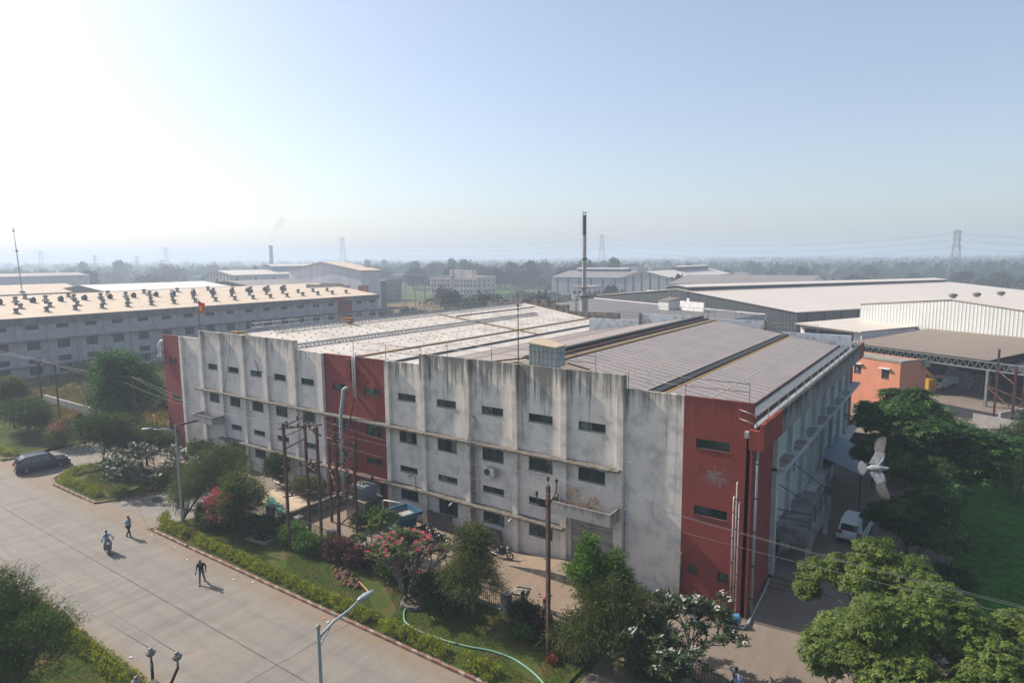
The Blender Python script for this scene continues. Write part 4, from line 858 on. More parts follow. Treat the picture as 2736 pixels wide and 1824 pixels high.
# ------------------------------------------------------------------ rotated complex on the right (30 degrees)
TH = -math.pi/6; ca, sa_ = .5, .8660254   # a = (.5,.866), minus b = (.866,-.5)
MBLK = sheetmat('charcoal_sheet', (.055,.06,.07), (.038,.042,.05), 1.0, 0, math.pi/6, .5, .2, .08, .06)
MBR = sheetmat('cream_roof', (0.638, 0.562, 0.479), (0.562, 0.494, 0.426), .9, 0, math.pi/6, .42, .15, .06, .02)
MBG = sheetmat('charcoal_grey_roof', (0.120, 0.116, 0.116), (0.092, 0.088, 0.088), .6, 0, math.pi/6, .75, .0, .06, .02)
MCOR = sheetmat('cream_corrugated', (.56,.57,.55), (.46,.48,.47), .62, 0, math.pi/6, .55, .1, .08, .07, .5, .7)
def rot(lx, ly, o): return (o[0]+lx*.8660254+ly*.5, o[1]-lx*.5+ly*.8660254)
# local frame: x along (.866,-.5), y along (.5,.866)
t = thing('black_clad_shed', 'huge shed with charcoal clad gable and cream roof on the right', 'shed', (-100.3, 193.2, 0), TH)
W_ = 81.0; Lg = 112.0; zc = [8.7, 12.2, 8.7]
mb = MB(); mb.add([(0,0,0),(W_,0,0),(W_,0,8.7),(W_/2,0,12.2),(0,0,8.7)],[(0,1,2,3,4)]); mb.add([(W_,0,0),(W_,Lg,0),(W_,Lg,8.7),(W_,0,8.7)],[(0,1,2,3)]); mb.add([(0,Lg,0),(0,0,0),(0,0,8.7),(0,Lg,8.7)],[(0,1,2,3)]); mb.add([(0,Lg,0),(W_,Lg,0),(W_,Lg,8.7),(W_/2,Lg,12.2),(0,Lg,8.7)],[(4,3,2,1,0)])
mb.build('cladding', MBLK, t)
mb = MB()
for a, za, b, zb in ((-.3,8.72,W_/2,12.25),(W_/2,12.25,W_+.3,8.72)):
    v = [(a,-.4,za),(b,-.4,zb),(b,Lg,zb),(a,Lg,za),(a,-.4,za+.15),(b,-.4,zb+.15),(b,Lg,zb+.15),(a,Lg,za+.15)]; mb.add(v, [(0,3,2,1),(4,5,6,7),(0,1,5,4),(1,2,6,5),(2,3,7,6),(3,0,4,7)])
mb.build('roof', MBR, t)
c = W_/2; MB().box(c-4.2,-.2,9,c+4.2,1.2,13.0).box(c-3.6,1.2,11.5,c+3.6,Lg,12.6).build('monitor_wall', MBLK, t)
mb = MB()
for a, za, b, zb in ((c-4.6,12.95,c,13.4),(c,13.4,c+4.6,12.95)):
    v = [(a,-.6,za),(b,-.6,zb),(b,Lg,zb-.3),(a,Lg,za-.3),(a,-.6,za+.12),(b,-.6,zb+.12),(b,Lg,zb-.18),(a,Lg,za-.18)]; mb.add(v, [(0,3,2,1),(4,5,6,7),(0,1,5,4),(1,2,6,5),(2,3,7,6),(3,0,4,7)])
mb.build('monitor_roof', MBR, t)
for k in range(14): MB().box(W_+.02,3+k*5.5,0,W_+.25,3.35+k*5.5,8.4).build('wall_post', MSTR, t)
# charcoal roof between it and the factory
t = thing('grey_flat_roof_shed', 'broad charcoal roofed shed directly behind the factory', 'shed', (-107, 125, 0), TH)
v = [(0,0,6.6),(62,0,6.9),(62,43,9.7),(0,43,9.6)]; mb = MB(); mb.add(v+[(x,y,z+.15) for x,y,z in v], [(0,3,2,1),(4,5,6,7),(0,1,5,4),(1,2,6,5),(2,3,7,6),(3,0,4,7)]); mb.build('roof', MBG, t)
MB().box(.3,.3,0,61.7,42.7,6.5).build('wall', MLD, t)
mb = MB(); mb.add([(62.02,0,0),(62.02,43,0),(62.02,43,9.9),(62.02,0,7.1)],[(0,1,2,3)]); mb.box(61.9,-.2,6.4,62.3,43,6.9); mb.build('end_wall', M('pale_grey_end',(.33,.36,.38),(.25,.27,.29),.6,space='geo'), t)
MB().box(0,42.95,6,62,43.2,9.95).build('flashing', MPALE, t)
o = thing('roof_lift_box', 'small cream tin box with brown lid on the charcoal roof', 'roof box', (*rot(36.5,37,(-107,125)), 9.0), TH); MB().box(0,0,0,3.6,3.0,2.3).build('box', MCOR, o); MB().add([(-.2,-.2,2.3),(3.8,-.2,2.3),(3.8,3.2,3.0),(-.2,3.2,3.0),(-.2,-.2,2.4),(3.8,-.2,2.4),(3.8,3.2,3.1),(-.2,3.2,3.1)],[(0,3,2,1),(4,5,6,7),(0,1,5,4),(1,2,6,5),(2,3,7,6),(3,0,4,7)]).build('lid', MLED, o)
o = MB().box(0,0,0,7.6,.3,2.3).box(2.2,0,2.3,3.0,.3,3.0).build('white_roof_wall', M('white_brick',(.68,.66,.66),(.5,.5,.5),1.2,space='geo')); o.location = (*rot(41.5,39,(-107,125)), 9.2); o.rotation_euler = (0,0,TH); tag(o, 'short white parapet wall on the charcoal roof beside the tin box', 'wall')
# cream corrugated building, low cream roof, canopy, orange house
t = thing('cream_corrugated_building', 'cream corrugated gabled building with three roof turbines at the right edge', 'building', (-17.2, 146.2, 0), TH)
Wc = 34.8; 
mb = MB(); mb.add([(0,0,0),(Wc,0,0),(Wc,0,11.5),(17.4,0,13.25),(0,0,11.5)],[(0,1,2,3,4)]); mb.add([(0,60,0),(0,0,0),(0,0,11.5),(0,60,11.5)],[(0,1,2,3)]); mb.add([(Wc,0,0),(Wc,60,0),(Wc,60,11.5),(Wc,0,11.5)],[(0,1,2,3)]); mb.build('cladding', MCOR, t)
mb = MB()
for a, za, b, zb in ((-.3,11.5,17.4,13.3),(17.4,13.3,Wc+.3,11.5)):
    v = [(a,-.25,za),(b,-.25,zb),(b,60,zb),(a,60,za),(a,-.25,za+.14),(b,-.25,zb+.14),(b,60,zb+.14),(a,60,za+.14)]; mb.add(v, [(0,3,2,1),(4,5,6,7),(0,1,5,4),(1,2,6,5),(2,3,7,6),(3,0,4,7)])
mb.build('roof', MBR, t)
for i, ly in enumerate((2.5, 9.5, 17.0)):
    o = thing('roof_turbine', ('nearest','middle','farthest')[i]+' of three round turbine vents on the cream corrugated roof', 'turbine vent', (*rot(16.2,ly,(-17.2,146.2)), 13.1), 0)
    MB().cyl((0,0,0),(0,0,.45),.4,n=10).build('neck', MGALV, o); MB().lathe([(.3,.42),(.62,.55),(.72,.75),(.6,.98),(.2,1.1)],n=14).build('head', MLED, o)
t = thing('cream_roof_shed', 'low flat cream roof between factory and corrugated building', 'shed', (-26.5, 135.6, 0), TH)
v = [(0,-1,7.9),(14.5,-1.5,7.7),(14.5,19,7.9),(0,19,8.2)]; mb = MB(); mb.add(v+[(x,y,z+.2) for x,y,z in v], [(0,3,2,1),(4,5,6,7),(0,1,5,4),(1,2,6,5),(2,3,7,6),(3,0,4,7)]); mb.build('roof', MBR, t)
MB().box(.5,0,0,14.2,.2,7.65).box(14.2,-1,0,14.4,19,7.65).build('wall', MPALE, t); MB().box(1.5,-.05,4.8,12,-.01,7.2).build('opening', MDARK, t)
MCNP = sheetmat('brown_canopy_sheet', (0.217, 0.178, 0.143), (0.175, 0.143, 0.115), .45, 0, math.pi/6, .7, .1, .08, .03, .3, .9)
t = thing('brown_canopy', 'wide brown corrugated canopy with steel truss edge over the truck yard', 'canopy', (-15.8, 121, 0), TH)
v = [(0,0,6.5),(22,0,6.5),(22,22,7.75),(0,22,7.75)]; mb = MB(); mb.add(v+[(x,y,z+.1) for x,y,z in v], [(0,3,2,1),(4,5,6,7),(0,1,5,4),(1,2,6,5),(2,3,7,6),(3,0,4,7)]); mb.build('roof', MCNP, t)
MTR = M('truss_steel', (.16,.18,.18), (.11,.12,.12), 1, .6)
mb = MB().box(0,.1,6.2,34,.28,6.36).box(0,.1,5.1,34,.28,5.28)
for k in range(34): x = k+.0; mb.cyl((x,.19,5.2),(x+.5,.19,6.25),.06,n=4); mb.cyl((x+.5,.19,6.25),(x+1,.19,5.2),.06,n=4)
mb.build('truss', MTR, t)
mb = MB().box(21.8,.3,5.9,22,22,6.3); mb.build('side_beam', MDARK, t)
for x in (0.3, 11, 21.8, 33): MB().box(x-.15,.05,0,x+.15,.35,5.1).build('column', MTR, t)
MB().box(-2,19.6,0,34,19.8,7.3).box(-.2,0,0,0,21.9,6.4).build('back_wall', MDARK, t)  # near-black walls put the shade under the canopy into their colour
v = [(22.4,2,5.2),(44,2,5.2),(44,22,8.3),(22.4,22,7.9)]; mb = MB(); mb.add(v+[(x,y,z+.1) for x,y,z in v], [(0,3,2,1),(4,5,6,7),(0,1,5,4),(1,2,6,5),(2,3,7,6),(3,0,4,7)]); mb.build('side_roof', MBLK, t)
tag(MB().prism([rot(-6,-34,(-15.8,121)),rot(60,-34,(-15.8,121)),rot(60,22,(-15.8,121)),rot(-6,22,(-15.8,121))],0,.02).build('truck_yard', MDRV), kind='structure')
MOR = M('orange_plaster', (0.496, 0.208, 0.124), (0.416, 0.168, 0.100), .5, .9, space='geo', contrast=(.3,.7))
t = thing('orange_house', 'orange plastered two storey house with white window hoods', 'house', (-17.0, 106.05, 0), TH); 
def PO(u, d, z): return (u, d, z)
ws = [(5.2,6.3,4.35,5.65),(9.4,10.5,4.25,5.55)]
wallpanel('wall', 0, 12.05, 0, 6.7, ws, PO, MOR, t, None); MB().box(0,.23,0,.2,5.5,6.7).box(11.85,.23,0,12.04,5.5,6.7).box(.2,5.3,0,11.85,5.5,6.7).build('wall', MOR, t); MB().box(.2,.23,6.45,11.85,5.3,6.6).build('roof', MCON, t)
MB().box(-.1,-.1,6.7,12.15,.15,6.95).box(11.9,.15,6.7,12.15,5.6,6.95).box(-.1,.15,6.7,.15,5.6,6.95).box(12.05,4.4,5.9,12.5,5.5,6.7).build('parapet', MCON, t)
for w_ in ws:
    window(*w_, PO, t, None, gmat=MGLASS); MB().box(w_[0]-.25,-.45,w_[3]+.08,w_[1]+.25,0,w_[3]+.2).build('window_hood', MWHITE, t)
# compound walls
MWALL = M('compound_wall', (.32,.31,.29), (.22,.21,.2), .6, .95, space='geo')
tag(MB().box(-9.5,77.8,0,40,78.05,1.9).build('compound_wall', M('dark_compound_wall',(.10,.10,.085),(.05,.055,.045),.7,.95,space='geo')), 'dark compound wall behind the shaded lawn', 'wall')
o = MB().box(0,0,0,16,.25,2.3).build('compound_wall', MWALL); o.location = (1.6,93.2,0); o.rotation_euler = (0,0,TH+.1); tag(o, 'light grey compound wall in front of the rusty pole frame', 'wall')
o = MB().box(0,0,0,.25,14,2.3).build('compound_wall', MWALL); o.location = (4.1,95.5,0); o.rotation_euler = (0,0,TH); tag(o, 'pale topped side wall of the truck yard', 'wall')
o = MB().box(0,0,0,38,.3,1.4).build('compound_wall', MWALL); o.location = (-112,37.5,0); tag(o, 'low wall at the edge of the dry field beside the factory', 'wall')
t = thing('blue_lean_to_roof', 'blue corrugated lean-to roof against the shaded side wall', 'canopy', (-9.4, 62, 0))
mb = MB(); v = [(0,-2.5,3.9),(3.3,-4,3.2),(3.6,3.5,3.2),(0,5.5,3.9)]; mb.add(v+[(x,y,z+.06) for x,y,z in v], [(0,3,2,1),(4,5,6,7),(0,1,5,4),(1,2,6,5),(2,3,7,6),(3,0,4,7)]); mb.build('sheet', sheetmat('blue_sheet',(.07,.15,.22),(.05,.11,.17),.3,1,0,.5), t)
for x, y in ((3.3,-3.8),(3.5,3.3)): MB().cyl((x,y,0),(x,y,3.2),.05,n=6).build('post', MIRON, t)
# ------------------------------------------------------------------ poles and wires
def insulator(mb, p, s=1.):
    x, y, z = p; mb.lathe([(.035*s,0),(.05*s,.02*s),(.085*s,.05*s),(.04*s,.09*s),(.10*s,.12*s),(.05*s,.17*s),(.085*s,.2*s),(.03*s,.27*s)], (x,y,z), 10); return mb
MINS = M('brown_porcelain', (.12,.055,.035), (.05,.03,.025), 6, .35); MINW = M('grey_porcelain', (.26,.245,.225), (.12,.11,.10), 7, .4)
MWIRE = M('aluminium_wire', (.15,.155,.155), rough=.75); MWIREP = M('dark_wire', (.10,.10,.10), rough=.6)
def ypole(label, x, y, h, rz, s=1., mat_=MRUST, ins=MINS, r=.09, arm=.75):
    t = thing('power_pole', label, 'power pole', (x, y, 0), rz); MB().box(-r,-r,0,r,r,h).build('mast', mat_, t)
    tips = [(0,0,h+.25),(-arm,0,h-.35),(arm*.75,0,h+.02)]
    MB().tube([(0,0,h-.1),(0,0,h+.25)],.025*s,6).build('arm', mat_, t); MB().tube([(0,0,h-1.1),(-arm*.8,0,h-.85),(-arm,0,h-.35)],.045*s,6).build('arm', mat_, t); MB().tube([(0,0,h-1.1),(arm*.7,0,h-.5),(arm*.75,0,h+.02)],.045*s,6).build('arm', mat_, t)
    for p in tips: insulator(MB(), p, s).build('insulator', ins, t)
    c, sn = math.cos(rz), math.sin(rz)
    return [(x+p[0]*c-p[1]*sn, y+p[0]*sn+p[1]*c, p[2]+.27*s) for p in tips]
def wire(label, pts, r=.012, sag=.3, mt=None, grp=None, cat='wire'):
    out = []
    for a, b in zip(pts[:-1], pts[1:]):
        a, b = Vector(a), Vector(b)
        for k in range(14): q = k/14; out.append(a.lerp(b, q)-Vector((0,0,sag*4*q*(1-q))))
    out.append(Vector(pts[-1])); o = MB().tube(out, r, 5).build('overhead_wire', mt or MWIRE); tag(o, label, cat, grp); return o
tR = ypole('rusty pole with three brown insulators before the roller shutter', -16.9, 27.2, 9.45, 1.25)
ypole_t3 = ypole('dark pole with forked arms at the edge of the dry field', -78.5, 35.2, 7.3, 1.2)
# H frame pairs
def hframe(label, ps, h, cross, name='pole_frame', mt=MRUST, r=.085, ins=MINS, braces=(), cat='pole frame'):
    """ps: leg positions; cross: list of (i, j, z)"""
    o = (*ps[0], 0); t = thing(name, label, cat, o)
    for k, (x, y) in enumerate(ps): hh = h[k] if hasattr(h, '__len__') else h; MB().box(x-r,y-r,0,x+r,y+r,hh).build('mast', mt, t, o)
    for c in cross:
        i, j, z = c[:3]; a, b = Vector((*ps[i], z)), Vector((*ps[j], z)); d = (b-a).normalized(); e = c[3] if len(c) > 3 else .5
        MB().tube([a-d*e, b+d*e], .055, 4).build('cross_arm', mt, t, o)
        if len(c) > 4:
            for k in range(c[4]): p = a.lerp(b, (k+.3)/c[4]); insulator(MB(), (p.x, p.y, z+.04), 1.0).build('insulator', ins, t, o)
    for a, b in braces: MB().cyl(a, b, .04, n=5).build('brace', mt, t, o)
    return t
PA, PB_, PC_, PD, PE, PF_ = (-39.0,27.3),(-40.2,30.0),(-37.8,29.2),(-36.4,29.7),(-37.5,32.3),(-40.8,32.6)
hframe('tall rusty twin pole frame with tangled insulators over the fence', [PA, PC_, PB_], [9.6,9.1,9.6], [(0,1,9.2,.4,3),(0,1,6.4,.3,3),(0,1,4.2,.3,2),(2,1,8.6,.8,3),(2,1,5.6,.4,3),(0,2,9.35,.3,2),(2,0,7.7,.1)], braces=[((-39,27.3,8.6),(-37.8,29.2,9.4)),((-39,27.3,9.4),(-40.2,30,8.5)),((-40.2,30,9.2),(-37.8,29.2,8.3))])
hframe('lower rusty four pole switch frame beside the transformer', [PD, PE, PF_], [9.4,7.2,7.0], [(1,2,7.0,.3,4),(1,2,5.0,.3,3),(0,1,6.2,.3,3),(0,1,3.4,.3,3),(1,2,2.6,.2,3),(0,2,4.4,.1,3),(0,1,1.8,.2)], braces=[((-36.4,29.7,5.6),(-37.5,32.3,6.6))])
t = thing('isolator_box', 'pale isolator switch hanging in the pole frame', 'switch box', (-38.9,32.3,4.3)); MB().box(-.3,-.2,0,.3,.2,.55).build('case', MINW, t); MB().box(-.45,-.25,.1,-.35,.25,.5).box(.35,-.25,.1,.45,.25,.5).build('side_plate', MINW, t)
hframe('dark twin pole on the far left verge with braced top', [(-97.6,32.5),(-95.6,33.6)], [8.3,8.3], [(0,1,8.0,.6,3),(0,1,4.6,.1),(0,1,2.6,.1)], mt=M('dark_pole',(.07,.06,.05)), braces=[((-97.6,32.5,6.9),(-96.6,33,8))])
# near pole at the bottom edge with three porcelain insulators
nb = Vector((-16.15, 7.15, 0)); t = thing('power_pole', 'dark near pole topped by three grey porcelain insulators at bottom edge', 'power pole', nb)
MB().box(-.11,-.08,0,.11,.08,10.5).box(-.16,-.035,10.32,.16,.035,10.44).build('mast', MIRON, t)
def disc(mb, p, s=1.): return mb.lathe([(.03*s,-.05*s),(.07*s,0),(.15*s,.04*s),(.17*s,.1*s),(.12*s,.13*s),(.20*s,.15*s),(.19*s,.18*s),(.09*s,.25*s),(.07*s,.31*s),(.09*s,.33*s),(.04*s,.36*s)], p, 14)
tops = [(-.36,.15,10.98),(.32,.47,10.95),(.25,-.5,10.8)]
MB().tube([(-.05,0,10.2),(-.25,.1,10.55),(-.36,.15,10.8)],.04,6).build('arm', MIRON, t); MB().tube([(-.36,.15,10.8),(-.36,.15,10.98)],.03,6).build('pin', MINW, t)
MB().tube([(.04,0,9.9),(.2,.3,10.3),(.32,.47,10.75)],.04,6).build('arm', MRUST, t); MB().tube([(.32,.47,10.75),(.32,.47,10.95)],.03,6).build('pin', MINW, t)
MB().tube([(.03,0,9.9),(.18,-.3,10.3),(.25,-.5,10.6)],.04,6).build('arm', MIRON, t); MB().tube([(.25,-.5,10.6),(.25,-.5,10.8)],.03,6).build('pin', MINW, t)
for p in tops: disc(MB(), p, .62).build('insulator', MINW, t)
NT = [(nb.x+p[0], nb.y+p[1], p[2]+.2) for p in tops]
for i, p in enumerate(NT):
    wire(('upper','lower','lowest')[i]+' wire crossing the near tree at bottom left', [p, (-62+i*1.5, 9.5+i*1.2, 8.4)], .0085, .5)
# wires along the facade
for i, (a, b) in enumerate(zip(tR, [(-38.4,28.2,9.6),(-39.2,27.2,9.35),(-37.7,29.6,9.5)])):
    wire(('top','middle','front')[i]+' wire from the rusty pole left to the pole frame', [a, b], .008, .35)
for i, a in enumerate(tR):
    wire(('first','second','third')[i]+' wire from the rusty pole past the red corner to the right', [a, (14, 26.5+i*.7, 9.3-.25*i)], .008, .45)
L3 = ypole_t3
for i, a in enumerate(L3):
    wire(('top','middle','lower')[i]+' wire from the frame past the red left bay to the dark pole', [(-39.2+i*.5,27.4+i*.6,9.5), a], .014, .8, MWIREP)
    wire(('top','middle','lower')[i]+' wire from the dark pole to the far left twin pole', [a, (-96.6+i*.4, 33+i*.3, 8.3)], .016, .4, MWIREP)
    wire(('top','middle','lower')[i]+' wire leaving the twin pole at the left edge', [(-96.6+i*.4, 33+i*.3, 8.3), (-140, 32+i, 9.2)], .018, .4, MWIREP)
# rusty pole frame in the truck yard
hframe('reddish brown tall pole frame at the right edge before the truck yard', [(3.1,110.5),(4.0,104.1),(5.3,93.5),(6.7,101.4)], [6.4,8.9,8.3,7.5], [(1,2,6.1,.2,3),(1,2,3.0,.2,3),(0,1,2.9,.2,2),(2,3,2.6,.2,2),(0,3,3.0,.1)], mt=MRUST2, r=.13)
# ------------------------------------------------------------------ street lamps
MLP = M('lamp_paint', (.30,.35,.37), (.22,.26,.28), 1.5, .5); MLH = M('lamp_head', (.26,.28,.30), (.20,.22,.24), 3, .4)
def lamp(label, x, y, h, rz, rise, reach):
    t = thing('street_lamp', label, 'street lamp', (x,y,0), rz)
    MB().cyl((0,0,0),(0,0,h),.10,.055,n=10).cyl((0,0,0),(0,0,.1),.2,n=10).build('pole', MLP, t); MB().sphere((0,0,h+.07),.09,10,6).build('finial', M('finial',(.36,.32,.25)), t)
    MB().tube([(0,0,h-.35),(reach*.35,0,h-.12+rise*.2),(reach*.75,0,h+rise*.75-.1),(reach,0,h+rise)],[.055,.05,.045,.04],8).cyl((0,0,h-.7),(reach*.3,0,h-.15),.025,n=6).build('arm', MLP, t)
    hd = MB(); sl = math.atan2(rise*.5, reach); Mx = Matrix.Rotation(-sl, 3, 'Y'); pr = [(-.1,.05,.045),(.1,.13,.075),(.35,.16,.085),(.6,.12,.06),(.78,.03,.03)]; vs_ = []
    for px, wy, hz in pr:
        for k in range(10):
            a = 2*math.pi*k/10; vs_.append(Vector((reach,0,h+rise))+Mx@Vector((px, wy*math.cos(a), hz*math.sin(a)+.02)))
    fs = [(i*10+k,(i+1)*10+k,(i+1)*10+(k+1)%10,i*10+(k+1)%10) for i in range(4) for k in range(10)]+[tuple(range(10)), tuple(range(49,39,-1))]
    hd.add(vs_, fs, True); hd.build('lamp_head', MLH, t)
    le = MB(); le.add([Vector((reach,0,h+rise))+Mx@Vector((px,py,-.062)) for px,py in ((.1,-.1),(.55,-.1),(.55,.1),(.1,.1))],[(0,1,2,3)]); le.build('lens', M('lamp_lens',(.6,.6,.58),rough=.2), t)
lamp('grey street lamp at the hedge corner with arm over the road', -49.1, 24.85, 8.4, -2.45, -.1, 1.75)
lamp('near grey street lamp at the bottom edge reaching over the road', -17.7, 13.35, 8.3, 1.62, .12, 1.95)
t = thing('wall_lamp', 'small bent wall lamp on the lower ledge', 'lamp', (-34.75, 36.1, 2.85)); MB().tube([(0,0,0),(0,0,1.0),(-.2,-.15,1.25),(-.3,-.3,1.25)],.03,6).build('stem', MIRON, t); MB().sphere((-.35,-.35,1.22),(.12,.12,.06),8,5).build('shade', MIRON, t)
for i, x in enumerate((-31.0,-25.5)):
    t = thing('security_camera', ('left','right')[i]+' small white security camera under the lower ledge', 'camera', (x, 36.0, 2.6)); MB().cyl((0,0,0),(0,-.28,-.08),.06,n=8).build('body', MWHITE, t); MB().box(-.03,0,0,.03,.1,.05).build('mount', MWHITE, t)
# ------------------------------------------------------------------ tall chimney pole and pylons
t = thing('tall_chimney', 'tall slender grey chimney with soot black top above the roofs', 'chimney', (-62.9, 115, 0))
MSTK = M('stack_grey', (.36,.36,.36), (.24,.23,.22), .6, .8, space='geo', stretch=(1,1,.2)); MSOOT = M('soot', (.07,.065,.06), (.03,.03,.03), 1., .9)
MB().cyl((0,0,0),(0,0,14),1.0,.72,n=16).cyl((0,0,14),(0,0,25.5),.42,.38,n=14).build('stack', MSTK, t)
MB().cyl((0,0,25.5),(0,0,29.4),.375,.36,n=14).build('soot_top', MSOOT, t); mb = MB()
for k in range(4): a = k*math.pi/2; mb.cyl((.33*math.cos(a),.33*math.sin(a),29.4),(.33*math.cos(a),.33*math.sin(a),29.9),.05,n=4)
mb.cyl((0,0,29.9),(0,0,30.0),.5,n=14).cyl((-.4,0,29.4),(-.4,0,30.7),.03,n=4); mb.build('crown', MGALV, t)
mb = MB()
for k in range(34): z = 13.5+k*.47; mb.box(-.62,-.2,z,-.42,.2,z+.05)
mb.build('rungs', MRUST, t); MB().cyl((0,0,13.3),(0,0,13.5),1.4,n=12).cyl((0,0,15.0),(0,0,15.12),1.3,n=12).cyl((0,0,20.6),(0,0,20.9),.5,n=12).build('platform', MIRON, t)
mb = MB(); 
for k in range(40): mb.box(-1.75,-.25,k*.33+.2,-1.7,.25,k*.33+.26)
mb.box(-1.8,-.3,0,-1.7,-.25,13.4).box(-1.8,.25,0,-1.7,.3,13.4); mb.build('ladder', MRUST2, t)
MPY = M('pylon_steel', (.20,.21,.22), rough=.6)
def pylon(label, x, y, h, base, rz, arms=3, kind=0, r=.16):
    t = thing('pylon', label, 'pylon', (x, y, 0), rz, 'transmission pylons on the horizon'); mb = MB(); top = base*.16; lv = 9
    zs_ = [h*(1-(1-k/lv)**1.25) for k in range(lv+1)]; zs_[-1] = h; ws = [base/2+(top-base/2)*min(1,(z/h)/.72) for z in zs_]
    for k in range(lv):
        for sx, sy in ((-1,-1),(1,-1),(1,1),(-1,1)):
            mb.cyl((sx*ws[k],sy*ws[k],zs_[k]),(sx*ws[k+1],sy*ws[k+1],zs_[k+1]),r,n=4)
        for (ax,ay),(bx_,by_) in (((-1,-1),(1,-1)),((1,-1),(1,1)),((1,1),(-1,1)),((-1,1),(-1,-1))):
            mb.cyl((ax*ws[k],ay*ws[k],zs_[k]),(bx_*ws[k+1],by_*ws[k+1],zs_[k+1]),r*.55,n=3); mb.cyl((bx_*ws[k],by_*ws[k],zs_[k]),(ax*ws[k+1],ay*ws[k+1],zs_[k+1]),r*.55,n=3); mb.cyl((ax*ws[k+1],ay*ws[k+1],zs_[k+1]),(bx_*ws[k+1],by_*ws[k+1],zs_[k+1]),r*.5,n=3)
    mb.build('lattice', MPY, t); tips = []
    for k in range(arms):
        z = h*(.97-.13*k); L = base*(.75 if kind == 0 else .28)*(1+.1*k)
        for s in (-1, 1):
            MB().cyl((0,0,z),(s*L,0,z-.3),r*.8,n=4).cyl((0,0,z+h*.035),(s*L,0,z-.3),r*.6,n=4).build('cross_arm', MPY, t)
            tips.append((x+math.cos(rz)*s*L, y+math.sin(rz)*s*L, z-1.2))
    return tips
T1 = pylon('hazy pylon right of the tall chimney', -319.6, 622.8, 45, 11, .5, 3, 1)
T2 = pylon('pylon on the right above the dark trees', -8.5, 600, 39.5, 11, .2, 3, 1, .18)
T3 = pylon('pale pylon left of centre above the pale hall', -684.5, 584.5, 50.5, 13, .8, 3, 1)
T4 = pylon('very faint pylon above the left roofs with wide arms', -1157, 592, 46, 12, 1.0, 3, 0)
T5 = pylon('very faint wide pylon near the guyed mast', -1227, 427, 39, 12, 1.1, 3, 0)
T6 = pylon('small faint pylon at the left between far trees', -640, 300, 26, 5, 1.1, 2, 0, .1); T7 = pylon('small dark pylon left of the flag', -520, 262, 22, 4, 1.1, 2, 0, .1); T8 = pylon('tiny faint pylon left of the small dark one', -800, 330, 28, 6, 1.1, 2, 0, .1)
def hv(a, b, lab, s=9, r=.07):
    for i in range(0, 6, 1):
        if i % 2 == 0: wire(lab, [a[i], b[i]], r, s, MWIREP, 'high voltage lines across the sky')
hv(T1, T2, 'high voltage line between the two right pylons'); hv(T3, T1, 'high voltage line between centre pylons'); hv(T4, T3, 'high voltage line between the left pylons', 12)
hv(T2, [(330+i, 590, z-1) for i, (_, _, z) in enumerate(T2)], 'high voltage line leaving at the right edge')
t = thing('guyed_mast', 'slender guyed lattice mast with drums at far left', 'mast', (-247.3, 80, 0)); mb = MB()
for dx in (-.35, .35): mb.tube([(dx-1.4*0,0,12),(dx*.7-.9,0,22),(-1.9,0,31.5)],.07,4)
for k in range(24): z = 12+k*.8; q = (z-12)/19.5; mb.cyl((-.35-q*1.4,0,z),(.35-q*2.1,0,z+.4),.035,n=3)
mb.build('lattice', MIRON, t); MB().cyl((-1.9,0,30.7),(-1.9,0,31.3),.3,n=8).cyl((-1.9,0,31.6),(-1.9,0,31.9),.25,n=8).cyl((-.9,0,24.4),(-.9,0,24.9),.4,n=8).build('drum', MIRON, t); MB().box(-.6,-.6,0,.6,.6,12).build('base', MCON, t)
# flags
def flag(label, x, y, z0, h, fl, s, rz):
    t = thing('flag_pole', label, 'flag', (x,y,z0), rz); MB().cyl((0,0,0),(0,0,h),.05,.03,n=6).build('pole', MIRON, t); mb = MB(); n = 8
    g = [[(s*.95*i/n*(1-.25*j/6), .12*math.sin(i*1.1+j*.4), h-.1-s*1.5*j/6-.35*i/n) for i in range(n+1)] for j in range(7)]
    vs_ = [p for r_ in g for p in r_]; mb.add(vs_, [(j*(n+1)+i, j*(n+1)+i+1, (j+1)*(n+1)+i+1, (j+1)*(n+1)+i) for j in range(6) for i in range(n)], True, 0)
    for k in range(len(mb.f)):
        i, j = k % n, k//n
        if 1 <= i <= 4 and 2 <= j <= 4: mb.mi[k] = 1
    mb.build('cloth', fl, t)
MFO = M('saffron_cloth', (.55,.06,.02), (.45,.05,.02), 2, .8); MFY = M('yellow_cloth', (.65,.28,.03), (.6,.2,.03), 2, .8)
flag('orange red flag with yellow patch behind the left end of the factory', -75.4, 42, 9.0, 7.4, [MFO, MFY], .85, .5)
flag('small orange flag on a green pole in the dark trees', -118, 131, 0, 14.5, [MFO, MFO], 1.2, 2.6)
# ------------------------------------------------------------------ fence
MPIER = M('pier_concrete', (.22,.22,.22), (.13,.13,.13), 2.5, .95, bmp=.4, space='geo')
def fence(label, a, b, n=26):
    o = (*a, 0); t = thing('iron_fence', label, 'fence', o); mb = MB(); a = Vector((*a,0)); b = Vector((*b,0))
    mb.box
    for k in range(n): p = a.lerp(b, (k+.5)/n); mb.cyl(p+Vector((0,0,.25)), p+Vector((0,0,1.25)), .016, n=5)
    mb.build('bars', MIRON, t, o)
    m2 = MB(); m2.tube([a+Vector((0,0,.32)), b+Vector((0,0,.32))],.025,4); m2.build('rail', MIRON, t, o); m2 = MB(); m2.tube([a+Vector((0,0,1.2)), b+Vector((0,0,1.2))],.025,4); m2.build('rail', MIRON, t, o)
    d = (b-a).normalized(); ang_ = math.atan2(d.y, d.x); MB().obox(((a.x+b.x)/2,(a.y+b.y)/2,.12),((b-a).length,.22,.24),Matrix.Rotation(ang_,3,'Z')).build('plinth', MPIER, t, o)
